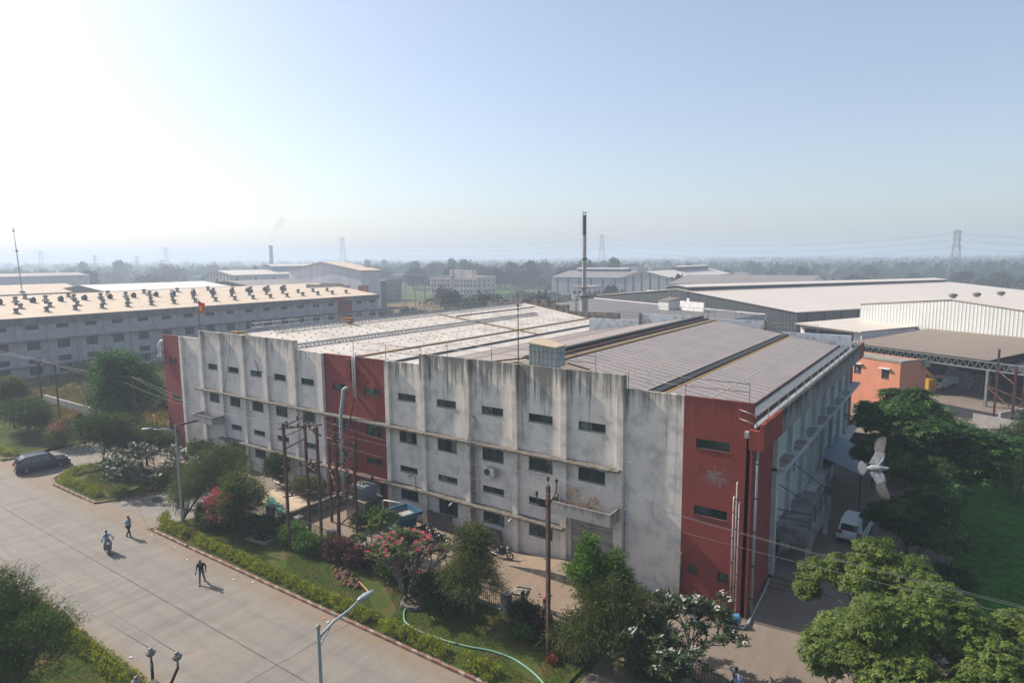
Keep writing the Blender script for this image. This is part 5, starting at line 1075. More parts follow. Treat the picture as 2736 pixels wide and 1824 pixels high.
def pier(label, x, y, h=1.35):
    t = thing('fence_pier', label, 'fence pier', (x,y,0)); MB().box(-.25,-.25,0,.25,.25,h).build('shaft', MPIER, t); mb = MB(); mb.add([(-.3,-.3,h),(.3,-.3,h),(.3,.3,h),(-.3,.3,h),(0,0,h+.14)],[(0,1,4),(1,2,4),(2,3,4),(3,0,4),(3,2,1,0)]); mb.build('cap', MPIER, t)
px_ = [(-45.0,29.9),(-41.2,29.75),(-37.0,29.5),(-33.2,29.4),(-29.2,29.4),(-25.2,29.4),(-21.2,29.4),(-16.2,29.5),(-13.2,29.5),(-10.2,29.5)]
pl = ['left end pier by the partition wall','pier left of the pole frame','pier at the foot of the pole frame','pier beside the purple leaved shrub','pier behind the pink flowering frangipani','pier left of the willowy shrub','pier right of the willowy shrub','pier by the green neem tree','pier inside the white frangipani','pier at the yard entrance']
for (x, y), l in zip(px_, pl): pier('grey concrete fence '+l, x, y)
fl_ = ['left of the pole frame','under the pole frame','before the sloping prop','behind the purple shrubs','behind the pink frangipani','behind the willowy shrub','behind the parked scooters','beside the neem tree','under the white frangipani']
fence('dark iron bar fence panel running to the yard entrance at the bottom edge', (-9.95,29.45), (-6.6,28.5), 20)
for i in range(9):
    a, b = px_[i], px_[i+1]; d = Vector((b[0]-a[0], b[1]-a[1])).normalized()*.26; fence('dark iron bar fence panel '+fl_[i], (a[0]+d.x,a[1]+d.y), (b[0]-d.x,b[1]-d.y), int(abs(b[0]-a[0])/.17))
t = thing('mesh_gate', 'thin iron frame fence panels standing in the yard', 'gate', (-34.6, 31.2, 0)); mb = MB()
for (a, b) in (((-1.9,-1.6),(-.1,0)),((0,0),(1.4,.9)),((1.4,.9),(1.6,3.6))):
    for z in (.1, 1.9): mb.tube([(a[0],a[1],z),(b[0],b[1],z)],.022,4)
    mb.cyl((a[0],a[1],0),(a[0],a[1],1.95),.025,n=5); mb.cyl((b[0],b[1],0),(b[0],b[1],1.95),.025,n=5)
mb.build('frame', MIRON, t)
fence('dark iron bar fence on the small island behind the white frangipani', (-60.2,30.0), (-58.4,30.4), 10); pier('grey concrete fence pier on the small island', -58.2, 30.4)
# ------------------------------------------------------------------ vehicles
MTYRE = M('tyre', (.02,.02,.02), rough=.85); MRIM = M('alloy', (.35,.35,.36), rough=.35, metal=.7); MCG = M('car_glass', (.015,.02,.022), rough=.08, spec=.8); MRL_ = M('tail_light', (.35,.02,.015), rough=.3); MHL = M('head_light', (.6,.62,.65), rough=.15); MBLP = M('black_plastic', (.02,.02,.022), rough=.6)
def car(name, label, cat, loc, rz, L, Wd, Hh, prof, glassprof, paint, wheel=.34, suv=True):
    """prof: (x, z) lower body outline from tail to nose; glassprof: (x, z) cabin outline. +x is the nose"""
    t = thing(name, label, cat, loc, rz); hw = Wd/2
    def loft(pts, widths, nm, mt, par=t):
        mb = MB(); n = len(pts); vs_ = []
        for (x, z), w_ in zip(pts, widths): vs_ += [(x,-w_,z),(x,w_,z)]
        fs = [(2*i,2*i+1,2*((i+1)%n)+1,2*((i+1)%n)) for i in range(n)]; mb.add(vs_, fs, True)
        mb.add(vs_, [tuple(2*i for i in range(n))[::-1], tuple(2*i+1 for i in range(n))]); return mb.build(nm, mt, par)
    o = loft(prof, [hw if .35 < z < .85 else hw*.95 for x, z in prof], 'body', paint); bv = o.modifiers.new('b', 'BEVEL'); bv.width = .06; bv.segments = 2; bv.limit_method = 'ANGLE'
    o = loft(glassprof, [hw*.93 if z < 1.05 else hw*.78 for x, z in glassprof], 'cabin', paint); bv = o.modifiers.new('b', 'BEVEL'); bv.width = .05; bv.segments = 2; bv.limit_method = 'ANGLE'
    gx = [p[0] for p in glassprof]; z0 = min(p[1] for p in glassprof); z1 = max(p[1] for p in glassprof)
    tl = [p for p in glassprof if p[1] > z1-.12]; xr0, xr1 = min(p[0] for p in tl), max(p[0] for p in tl); xb0, xb1 = min(gx), max(gx)
    def gp(x, z, s): f = (z-z0)/(z1-z0); return (x, s*(hw*(.93+(.78-.93)*f)+.012), z)
    za, zb = z0+.08, z1-.13
    for s in (-1, 1):
        fa, fb = (za-z0)/(z1-z0), (zb-z0)/(z1-z0); xl = lambda f: xb0+(xr0-xb0)*f; xh = lambda f: xb1+(xr1-xb1)*f; nw = 3
        for k in range(nw):
            q0, q1 = k/nw+.02, (k+1)/nw-.02
            def xx(q, f): return xl(f)+.18+(xh(f)-xl(f)-.4)*q
            vs_ = [gp(xx(q0,fa),za,s), gp(xx(q1,fa),za,s), gp(xx(q1,fb),zb,s), gp(xx(q0,fb),zb,s)]
            MB().add(vs_, [(0,1,2,3) if s < 0 else (3,2,1,0)]).build('side_window', MCG, t)
    def slope(xb, xr, nm):
        d = .02 if xb > xr else -.02; mb = MB(); q = [.12,.9]; vs_ = []
        for f in q: x = xb+(xr-xb)*f+d; z = z0+(z1-z0)*f+.02; w_ = hw*(.93+(.78-.93)*f)*.9; vs_ += [(x,-w_,z),(x,w_,z)]
        mb.add(vs_, [(0,1,3,2) if d > 0 else (2,3,1,0)]).build(nm, MCG, t)
    slope(xb1, xr1, 'windscreen')
    (xa_, za_), (xc_, zc_) = glassprof[0], glassprof[1]; wf = lambda z: hw*(.93 if z < 1.05 else .78)*.86
    vs_ = []
    for q_ in (.12, .95): x_ = xa_+(xc_-xa_)*q_-.03; z_ = za_+(zc_-za_)*q_+.01; vs_ += [(x_,-wf(z_),z_),(x_,wf(z_),z_)]
    MB().add(vs_, [(2,3,1,0)]).build('rear_window', MCG, t)
    xs = [p[0] for p in prof]; wx = (min(xs)+L*.19, max(xs)-L*.19)
    for x in wx:
        for s in (-1, 1):
            w_ = MB(); w_.cyl((x,s*(hw-.2),wheel),(x,s*(hw+.015),wheel),wheel,n=22); wo = w_.build('wheel', MTYRE, t)
            rm = MB(); 
            for k in range(6):
                a = k*math.pi/3; rm.obox((x+math.cos(a)*wheel*.33, s*(hw+.022), wheel+math.sin(a)*wheel*.33),(wheel*.6,.02,.05),Matrix.Rotation(-a,3,'Y'))
            rm.cyl((x,s*(hw+.012),wheel),(x,s*(hw+.035),wheel),.06,n=10); rm.build('rim', MRIM, wo)
    for s in (-1, 1):
        MB().box(min(xs)-.02,s*hw*.55,.78,min(xs)+.1,s*hw*.93,1.0).build('tail_light', MRL_, t); MB().box(max(xs)-.14,s*hw*.5,.62,max(xs)+.015,s*hw*.9,.78).build('headlight', MHL, t)
        MB().box(xb1-.35,s*(hw+.0),1.0,xb1-.2,s*(hw+.2),1.12).build('wing_mirror', paint, t)
        if suv: MB().box(xr0+.1,s*hw*.68,z1+.02,xr1-.1,s*hw*.72,z1+.06).build('roof_rail', MRIM, t)
    MB().box(min(xs)-.02,-hw*.9,.28,max(xs)+.02,hw*.9,.42).build('bumper', MBLP, t); MB().box(min(xs)-.035,-.26,.55,min(xs)-.01,.26,.66).build('number_plate', MWHITE, t)
    return t
MNAVY = M('navy_paint', (.012,.022,.045), rough=.22, spec=.6); MCW = M('white_paint', (.62,.66,.70), (.58,.62,.66), 1, .3)
suvp = [(-2.25,.3),(-2.3,.65),(-2.22,1.0),(.95,1.0),(1.9,.9),(2.28,.72),(2.3,.3)]; suvg = [(-2.2,.98),(-1.95,1.38),(-1.5,1.66),(.1,1.7),(.5,1.62),(1.2,.98)]
car('parked_suv', 'dark navy suv parked by the hedge at the left edge', 'car', (-76.4, 24.9, .024), 1.40, 4.6, 1.85, 1.7, suvp, suvg, MNAVY)
hp = [(-2.1,.28),(-2.16,.6),(-2.1,1.0),(1.3,1.0),(1.95,.82),(2.12,.6),(2.12,.28)]; hg = [(-2.08,.98),(-1.9,1.5),(-1.6,1.72),(.2,1.74),(.7,1.62),(1.55,.98)]
car('parked_hatchback', 'white tall hatchback parked in the shade beside the factory', 'car', (-5.7, 53.2, .014), 1.5, 4.3, 1.75, 1.72, hp, hg, MCW, .31, False)
# open truck under the canopy
t = thing('pickup_truck', 'white pickup truck with red lettered board under the brown canopy', 'truck', (-2.0, 122.0, .02), -2.0)
mb = MB(); P_ = [(.2,.5),(.2,1.3),(.25,1.95),(1.5,1.95),(2.1,1.3),(2.7,1.15),(2.75,.5)]; hw = .85
vs_ = []; [vs_.extend([(x,-hw,z),(x,hw,z)]) for x, z in P_]; n = len(P_); mb.add(vs_, [(2*i,2*i+1,2*((i+1)%n)+1,2*((i+1)%n)) for i in range(n)]+[tuple(2*i for i in range(n))[::-1], tuple(2*i+1 for i in range(n))]); mb.build('cab', MCW, t)
MB().box(-2.6,-.9,.8,.1,.9,.95).box(-2.6,-.9,.95,.1,-.83,1.7).box(-2.6,.83,.95,.1,.9,1.7).box(-2.6,-.83,.95,-2.53,.83,1.7).build('cargo_bed', MCW, t)
MB().add([(2.14,-.72,1.33),(2.14,.72,1.33),(1.6,.66,1.88),(1.6,-.66,1.88)],[(0,1,2,3)]).build('windscreen', MCG, t); MB().box(2.755,-.55,.8,2.775,.55,1.05).build('grille', MBLP, t)
MB().box(1.0,-.75,2.0,1.08,.75,2.28).build('sign_board', M('sign_red',(.55,.05,.06)), t); mb = MB()
for k in range(9): mb.box(1.081,-.62+k*.14,2.06,1.095,-.53+k*.14,2.22)
mb.build('board_lettering', MWHITE, t)
for s in (-1,1): MB().box(2.74,s*.58,.8,2.79,s*.82,1.02).build('headlight', MHL, t)
MB().box(2.76,-.25,.55,2.78,.25,.66).build('number_plate', M('plate_yellow',(.6,.35,.03)), t)
for x in (-1.7,1.95):
    for s in (-1,1): MB().cyl((x,s*.62,.36),(x,s*.86,.36),.36,n=16).build('wheel', MTYRE, t)
for i, (x, y, sx, sy) in enumerate(((.9,125.2,2.6,1.6),(3.3,125.6,2.3,1.5),(0,128.5,3.5,2.0))):
    t = thing('sack_pile', ('tall pile of white sacks beside the pickup','rounded pile of white sacks behind the motorcycles','dim stack of sacks deep under the canopy')[i], 'sacks', (x, y, 0), TH); mb = MB()
    for zz in range(5):
        for k in range(5): mb.sphere((-sx/2+sx*(k+.5)/5+random.uniform(-.1,.1), random.uniform(-.15,.15)-sy*.2, .28+zz*.42), (sx/9,sy*.45,.24), 8, 5)
    mb.build('sacks', M('white_sack',(.36,.36,.36),(.28,.28,.29),2,.9), t)
t = thing('yellow_machine', 'yellow machine boom half hidden behind the orange house', 'machine', (-4.6, 117.5, 0), TH); MY = M('machine_yellow',(.55,.28,.02)); MB().tube([(-2,0,4.2),(0,0,3.6),(1.4,0,2.6)],[.35,.32,.25],6).build('boom', MY, t); MB().box(-.8,-.8,.4,1.6,.8,2.2).build('body', MY, t); MB().cyl((0,-.9,.5),(0,.9,.5),.5,n=12).build('wheel', MTYRE, t)
def motorcycle(label, loc, rz, tank, scooter=False, lean=0.):
    t = thing('scooter' if scooter else 'motorcycle', label, 'scooter' if scooter else 'motorcycle', loc, rz); t.rotation_euler = (lean, 0, rz); wr = .25 if scooter else .31
    for x in (-.62, .65):
        mb = MB(); n = 18; tr = .05
        for k in range(n):
            a0, a1 = 2*math.pi*k/n, 2*math.pi*(k+1)/n
            mb.cyl((x+math.cos(a0)*(wr-tr),0,wr+math.sin(a0)*(wr-tr)),(x+math.cos(a1)*(wr-tr),0,wr+math.sin(a1)*(wr-tr)),tr,n=6,caps=False)
        wo = mb.build('wheel', MTYRE, t); rm = MB().cyl((x,-.04,wr),(x,.04,wr),.08,n=8)
        for k in range(5): a = 2*math.pi*k/5; rm.cyl((x,0,wr),(x+math.cos(a)*(wr-.06),0,wr+math.sin(a)*(wr-.06)),.018,n=4)
        rm.build('rim', MRIM, wo)
    if scooter:
        mb = MB(); mb.tube([(.62,0,.45),(.45,0,.85),(.38,0,1.0)],[.09,.15,.1],8); mb.box(-.1,-.17,.22,.4,.17,.32); mb.tube([(-.78,0,.62),(-.45,0,.58),(-.1,0,.5),(0,0,.3)],[.13,.2,.19,.1],8); mb.sphere((.66,0,.52),(.18,.1,.09)); mb.build('body', tank, t)
        MB().tube([(-.75,0,.8),(-.4,0,.8),(-.02,0,.76)],[.09,.13,.12],8).build('seat', MBLP, t)
    else:
        MB().tube([(-.1,0,.78),(.1,0,.84),(.38,0,.82)],[.10,.16,.09],8).build('fuel_tank', tank, t); MB().tube([(-.8,0,.86),(-.5,0,.78),(-.1,0,.76)],[.08,.12,.11],8).build('seat', MBLP, t)
        MB().box(-.2,-.14,.3,.25,.14,.62).cyl((.25,.0,.4),(.25,.0,.66),.12,n=8).build('engine', MIRON, t); MB().tube([(.15,-.17,.35),(-.3,-.19,.28),(-.85,-.2,.42)],.045,6).build('exhaust', MRIM, t); MB().sphere((-.62,0,.66),(.3,.07,.06)).build('mudguard', MBLP, t)
        MB().tube([(-.62,0,.31),(0,0,.35),(.35,0,.75)],.03,5).tube([(-.62,0,.7),(0,0,.62)],.03,5).build('frame', MIRON, t)
    for s in (-1,1): MB().cyl((.65,s*.08,wr),(.42,s*.08,.92),.022,n=6).build('fork', MRIM, t)
    MB().tube([(.3,-.36,1.05),(.4,-.15,1.0),(.4,.15,1.0),(.3,.36,1.05)],.018,5).build('handlebar', MIRON, t); MB().sphere((.52,0,.88),(.09,.1,.1)).build('headlight', MHL, t)
    for s in (-1,1): MB().cyl((.36,s*.28,1.04),(.34,s*.34,1.2),.01,n=4).sphere((.34,s*.36,1.22),(.02,.07,.045),8,5).build('mirror', MBLP, t)
    return t
MBK = M('black_gloss', (.018,.018,.02), rough=.25, spec=.6); MRD = M('red_gloss', (.30,.015,.02), rough=.3, spec=.6); MDB = M('dark_teal_gloss', (.02,.035,.045), rough=.3)
rider_rz = math.atan2(-.3, 1.1)
motorcycle('black motorcycle ridden along the road by the white shirted man', (-49.9, 19.75, .024), rider_rz, MBK)
motorcycle('dark grey scooter parked against the fence beside the red one', (-20.7, 30.3, .018), 2.2, MDB, True, .1)
motorcycle('red scooter parked against the fence near the rusty pole', (-19.2, 30.35, .018), 2.1, MRD, True, .1)
motorcycle('black motorcycle at the wall left of the loading ramp', (-25.7, 35.2, .018), .1, MBK, False, .12)
motorcycle('black motorcycle parked nearest to the blue hopper', (-32.9, 34.6, .018), 1.1, MBK, False, .12)
motorcycle('black motorcycle second from the blue hopper', (-31.8, 34.3, .018), 1.0, MBK, False, .12)
motorcycle('black motorcycle with tan seat cover third from the hopper', (-30.6, 34.0, .018), 1.1, MBK, False, .12)
motorcycle('black motorcycle parked by the left wall above the tan slab', (-51.4, 35.7, .01), .2, MBK, False, .12)
for i, (x, y) in enumerate(((1.6,120.8),(3.0,119.8),(4.3,119.2),(5.6,118.6))): motorcycle(('first','second','third','fourth')[i]+' dim motorcycle from the truck in the canopy shade', (x,y,.02), -1.9, MBK, False, .12)
t = thing('blue_drum', 'blue plastic drum lying at the foot of the red corner', 'drum', (-9.75, 35.7, .35), .6); MB().cyl((-.4,0,-.05),(.4,0,.12),.27,n=14).build('shell', M('drum_blue',(.06,.19,.36),rough=.5), t); MB().cyl((.4,0,.12),(.41,0,.122),.25,n=14).cyl((-.1,0,0.014),(-.04,0,.026),.285,n=14).build('rib', MPIPEW, t)
t = thing('orange_crate', 'small orange crate beside the blue drum', 'crate', (-10.9, 35.6, 0)); MB().box(-.2,-.15,0,.2,.15,.25).build('shell', M('crate_orange',(.6,.14,.03)), t); MB().box(-.17,-.12,.2501,.17,.12,.27).build('content', MBLP, t)
# hose
MHOSE = M('green_hose', (.08,.24,.16), (.16,.28,.22), 5, .5, stretch=(1,1,1))
hp_ = [(-26.3,26.7,.18),(-26.35,26.2,.19),(-25.9,25.6,.18),(-25.3,25.15,.18),(-24.2,24.95,.18),(-22.5,25.05,.18),(-20.9,25.35,.18),(-19.6,25.75,.18),(-18.3,25.85,.18),(-17.1,25.6,.18),(-16.1,25.2,.18),(-15.1,24.6,.18)]
def smooth(pts, n=6):
    out = []; P_ = [Vector(p) for p in pts]; P_ = [P_[0]]+P_+[P_[-1]]
    for i in range(1, len(P_)-2):
        for k in range(n):
            q = k/n; a, b, c, d = P_[i-1:i+3]; out.append(.5*((2*b)+(c-a)*q+(2*a-5*b+4*c-d)*q*q+(3*b-a-3*c+d)*q**3))
    return out+[P_[-1]]
t = thing('garden_hose', 'thick green hose curving across the grass from the stone ring', 'hose', hp_[0]); MB().tube(smooth(hp_), .055, 8).build('tube', MHOSE, t, hp_[0]); MB().cyl((-21.6,25.2,.18),(-21.45,25.24,.18),.075,n=10).build('joint', MRUST2, t, hp_[0])
t = thing('stone_ring', 'dry brown stone ring round a pit where the hose starts', 'pit ring', (-26.4, 26.9, .1)); mb = MB()
for k in range(12): a = k*math.pi/6; mb.obox((.75*math.cos(a),.6*math.sin(a),.14),(.42,.22,.28),Matrix.Rotation(a+math.pi/2,3,'Z'))
mb.build('stones', MLED, t); MB().cyl((0,0,.02),(0,0,.16),.6,n=14).build('fill', M('leaf_litter',(.17,.12,.075),(.08,.055,.035),5,1,bmp=.8), t)
t = thing('open_pit', 'open rectangular pit with raised concrete rim and leaning iron cover', 'pit', (-42.3, 27.3, .12), .15); MB().box(-1.0,-.7,0,1.0,-.55,.22).box(-1.0,.55,0,1.0,.7,.22).box(-1.0,-.55,0,-.85,.55,.22).box(.85,-.55,0,1.0,.55,.22).build('rim', MCON, t); MB().box(-.85,-.55,.005,.85,.55,.02).build('hole', MDARK, t)
MB().obox((1.25,.5,.55),(1.3,.06,1.2),Matrix.Rotation(.5,3,'Z')@Matrix.Rotation(.6,3,'X')).build('cover', MIRON, t)
t = thing('bamboo_stick', 'orange brown bamboo stick lying beside dug earth', 'stick', (-30.4, 26.6, .17)); MB().cyl((-.9,.35,0),(.9,-.35,.05),.05,n=6).build('cane', M('bamboo',(.42,.24,.1)), t)
for i, (x, y) in enumerate(((-33.0,27.1),(-31.6,26.4))):
    mb = MB(); 
    for k in range(40): mb.sphere((random.gauss(0,.5), random.gauss(0,.25), random.uniform(0,.08)), (random.uniform(.08,.2),)*3, 6, 4)
    o = mb.build('dug_earth', M('dug_earth',(.19,.10,.06),(.10,.055,.035),4,1,bmp=.6)); o.location = (x,y,.12); tag(o, ('small','wider')[i]+' heap of dug reddish earth on the verge', 'earth heap')
for l, x, y, mt_ in (('crumpled orange tarpaulin beyond the dark tree, right one',2.3,88.5,'o'),('crumpled orange tarpaulin beyond the dark tree, left one',-1.2,92,'o'),('teal plastic sheeting heap behind the dark tree',2.4,84.5,'t'),('white sack heap beside the teal sheeting',1.2,86.5,'w')):
    mb = MB()
    for k in range(9): mb.sphere((random.uniform(-1.1,1.1),random.uniform(-.7,.7),.3),(random.uniform(.3,.7),random.uniform(.3,.6),random.uniform(.3,.6)),9,6)
    o = mb.build('tarpaulin_heap', {'o': M('orange_tarp',(.62,.17,.02),(.5,.12,.02),2),'t': M('teal_tarp',(.02,.30,.30),(.02,.2,.22),2),'w': MPIPEW}[mt_]); o.location = (x,y,.02); tag(o, l, 'tarpaulin')
t = thing('blue_bin', 'blue bin and yellow rail behind the hedge corner trees', 'bin', (-54.2, 27.3, .02)); MB().box(-.3,-.25,0,.3,.25,.95).box(-.33,-.28,.95,.33,.28,1.03).build('shell', M('bin_blue',(.03,.10,.28)), t)
t = thing('yellow_barrier', 'small yellow topped barrier beside the blue bin', 'barrier', (-53.3, 26.5, .02), -.3); MB().box(-.6,-.03,.75,.6,.03,.85).build('rail', MYEL, t)
for x in (-.5,.5): MB().cyl((x,-.15,0),(x,0,.8),.025,n=5).cyl((x,.15,0),(x,0,.8),.025,n=5).build('leg', MIRON, t)
t = thing('drain_cover', 'dark round drain cover by the island kerb', 'drain cover', (-57.6,27.2,.03)); MB().cyl((0,0,0),(0,0,.06),.55,n=18).build('lid', MIRON, t); MB().cyl((0,0,.06),(0,0,.075),.4,n=18).build('plate', MCOND, t)
lit = [(-50.4,23.1,'white'),(-46.6,22.9,'white'),(-38.6,22.6,'white'),(-37.2,23.1,'white'),(-29.8,22.9,'yellow'),(-29.3,22.8,'white'),(-44.0,22.4,'grey'),(-35.3,14.6,'shiny')]
for i, (x, y, c_) in enumerate(lit):
    o = MB().obox((0,0,.02),(.16,.1,.025),Matrix.Rotation(i,3,'Z')).build('litter', MWHITE if c_ != 'yellow' else MFY); o.location = (x,y,.03)
    tag(o, c_+' scrap of litter on the road '+('beside the kerb near the hedge corner','below the hedge gap','right of the man in black','against the kerb right of the man in black','near the kerb above the near lamp','beside the yellow scrap','in the left lane above the joint','by the near hedge')[i], 'litter')
# ------------------------------------------------------------------ vegetation
def unit(n): v = rng.normal(size=(n,3)); return v/np.linalg.norm(v, axis=1, keepdims=True)
def nz(v): return v/np.maximum(np.linalg.norm(v, axis=1, keepdims=True), 1e-9)
def leafquads(c, d, s, ln, wd):
    """diamond leaves: base c, axis d, side s"""
    ln = np.asarray(ln).reshape(-1,1)*np.ones((len(c),1)); wd = np.asarray(wd).reshape(-1,1)*np.ones((len(c),1))
    a = c; b = c+d*ln*.5+s*wd*.5; e = c+d*ln; f = c+d*ln*.5-s*wd*.5
    return np.stack([a,b,e,f], 1).reshape(-1,3)
def clump_centres(blobs, n, shell=.45):
    """blobs: (x,y,z,rx,ry,rz)"""
    B = np.array(blobs, float); w_ = (B[:,3]*B[:,4]*B[:,5])**(2/3); idx = rng.choice(len(B), n, p=w_/w_.sum()); u = unit(n)
    u[:,2] = np.where(u[:,2] < -.35, -u[:,2]*.6, u[:,2]); u = nz(u); r = (shell+(1-shell)*rng.random(n)**.6)[:,None]*(1+rng.normal(0,.10,(n,1)))
    return B[idx,:3]+u*B[idx,3:6]*r, u
def crown_dense(blobs, n, per, ln, wd, sig=.3, up=.3):
    c, o = clump_centres(blobs, n); c = np.repeat(c, per, 0); o = np.repeat(o, per, 0)
    p = c+rng.normal(0, sig, c.shape); d = nz(o*.5+unit(len(p))+np.array([0,0,up])); s = nz(np.cross(d, unit(len(p))))
    return leafquads(p, d, s, ln*rng.uniform(.6,1.3,len(p)), wd*rng.uniform(.7,1.2,len(p)))
def crown_fine(blobs, n, twig, per, ln, wd, up=.6, droop=.5, wind=(.25,0,0)):
    c, o = clump_centres(blobs, n, .3); out = []
    d0 = nz(o*.9+np.array([0,0,up])+rng.normal(0,.35,o.shape)+np.array(wind)); L = twig*rng.uniform(.5,1.3,n)[:,None]
    for k in range(per):
        q = (k+.5)/per; p = c+d0*L*q+np.array([0,0,-1])*droop*L*q*q; dd = nz(d0+np.array([0,0,-1])*droop*1.6*q+rng.normal(0,.45,d0.shape)); s = nz(np.cross(dd, unit(n)))
        out.append(leafquads(p, dd, s, ln*rng.uniform(.7,1.2,n), wd))
    return np.concatenate(out)
def crown_fans(blobs, n, per, ln, wd, R_=.3, flat=.75, sig=.0):
    """near horizontal sprays of leaflets, as compound leaves are"""
    c, o = clump_centres(blobs, n, .55); nrm = nz(o*(1-flat)+np.array([0,0,flat])+rng.normal(0,.22,o.shape)); t1 = nz(np.cross(nrm, unit(n))); t2 = np.cross(nrm, t1); out = []
    for k in range(per):
        a = 2*math.pi*(k+rng.random(n)*.5)/per; d = nz(t1*np.cos(a)[:,None]+t2*np.sin(a)[:,None]-nrm*rng.uniform(.1,.45,(n,1))); s = np.cross(nrm, d)
        out.append(leafquads(c+d*R_*.12+rng.normal(0,sig+.01,c.shape), d, nz(s), ln*rng.uniform(.7,1.2,n), wd))
    return np.concatenate(out)
def limbs(name, base, blobs, r0, mat_, parent, n_sub=3, lean=(0,0)):
    mb = MB(); b = Vector(base); B = blobs; cz = sum(q[2] for q in B)/len(B); split = b+Vector((lean[0],lean[1],max(.4,(min(q[2]-q[5] for q in B)-b.z)*.8+.3)))
    mb.tube([b-Vector((0,0,.2)), b.lerp(split,.5)+Vector((random.uniform(-.06,.06),random.uniform(-.06,.06),0)), split], [r0,r0*.8,r0*.62], 7)
    for q in B:
        c = Vector(q[:3]); m_ = split.lerp(c,.5)+Vector((random.uniform(-.2,.2),random.uniform(-.2,.2),random.uniform(0,.3)))
        mb.tube([split, m_, c], [r0*.5,r0*.34,r0*.16], 5)
        for k in range(n_sub):
            u = Vector(unit(1)[0]); u.z = abs(u.z)*.8; e = c+Vector((u.x*q[3],u.y*q[4],u.z*q[5]))*.8; mb.tube([m_.lerp(c,random.uniform(.2,1)), (c+e)/2, e],[r0*.18,r0*.1,r0*.05],4)
    return mb.build(name, mat_, parent)
MBARK = M('bark', (.13,.10,.075), (.06,.05,.04), 5, .95, bmp=.5); MBARKG = M('grey_bark', (.20,.18,.15), (.12,.105,.09), 5, .95)
GL_FINE = leafmat('willowy_leaf', (0.050, 0.078, 0.022), (0.108, 0.142, 0.038), (0.178, 0.185, 0.054))
GL_FIND = leafmat('willowy_leaf_dark', (0.026, 0.060, 0.018), (0.060, 0.103, 0.028), (0.120, 0.148, 0.044))
GL_NEEM = leafmat('neem_leaf', (0.058, 0.128, 0.022), (0.108, 0.227, 0.036), (0.178, 0.298, 0.048))
GL_DARK = leafmat('dark_leaf', (0.024, 0.055, 0.018), (0.047, 0.096, 0.028), (0.079, 0.133, 0.038))
GL_RAIN = leafmat('spray_leaf', (0.022, 0.059, 0.014), (0.042, 0.105, 0.022), (0.118, 0.223, 0.039))
GL_LIME = leafmat('lime_leaf', (0.055, 0.102, 0.017), (0.110, 0.173, 0.030), (0.219, 0.255, 0.043))
GL_HEDGE = leafmat('hedge_leaf', (0.124, 0.166, 0.017), (0.262, 0.304, 0.025), (0.469, 0.456, 0.041), trans=.4, scale=1.2)
GL_PLUM = leafmat('frangipani_leaf', (0.041, 0.075, 0.022), (0.093, 0.138, 0.034), (0.175, 0.207, 0.059), trans=.3)
GL_PLUMD = leafmat('dark_frangipani_leaf', (0.022, 0.044, 0.019), (0.044, 0.074, 0.029), (0.097, 0.118, 0.050), trans=.2, rough=.4)
GL_PURP = leafmat('copper_leaf', (.05,.018,.02), (.13,.04,.05), (.22,.09,.08)); GL_DRY = leafmat('dry_grass_blade', (0.144, 0.104, 0.039), (0.247, 0.172, 0.069), (0.351, 0.265, 0.107), trans=.3, scale=.15)
GL_GRS = leafmat('grass_blade', (0.049, 0.090, 0.017), (0.092, 0.138, 0.026), (0.173, 0.180, 0.047), scale=.6); GL_PALM = leafmat('palm_leaf', (.05,.08,.02), (.11,.13,.03), (.26,.19,.05))
MPINK = leafmat('pink_petal', (.55,.04,.13), (.65,.06,.20), (.70,.16,.22), trans=.2, scale=3); MWPET = leafmat('white_petal', (0.560, 0.544, 0.496), (0.624, 0.608, 0.576), (0.640, 0.592, 0.480), trans=.2, scale=3)
MSALM = leafmat('salmon_petal', (.40,.12,.10), (.5,.18,.15), (.45,.22,.18), trans=.2, scale=3); MRPET = leafmat('red_leaf', (.25,.04,.04), (.32,.07,.06), (.3,.1,.08))
def frag(B, k=5):
    out = []
    for q in B:
        s = .84; out.append((q[0],q[1],q[2],q[3]*s,q[4]*s,q[5]*s))
        for i in range(k):
            u = unit(1)[0]; u[2] = u[2]*.8+.15; f = random.uniform(.7,1.02); g = random.uniform(.24,.46)
            out.append((q[0]+u[0]*q[3]*f, q[1]+u[1]*q[4]*f, max(q[2]+u[2]*q[5]*f, .5), q[3]*g, q[4]*g, q[5]*g*.9))
    return out
def tree(name, label, cat, base, blobs, gen, lm, bark=None, r0=.14, group=None, nsub=3, extra=None, lean=(0,0)):
    t = thing(name, label, cat, base, 0, group)
    # blobs given relative to the base
    npmesh('crown', gen(frag(blobs)), 4, lm, t); limbs('trunk', (0,0,0), blobs, r0, bark or MBARK, t, nsub, lean)
    if extra:
        for nm, bl, g, mt in extra: npmesh(nm, g(bl), 4, mt, t)
    return t
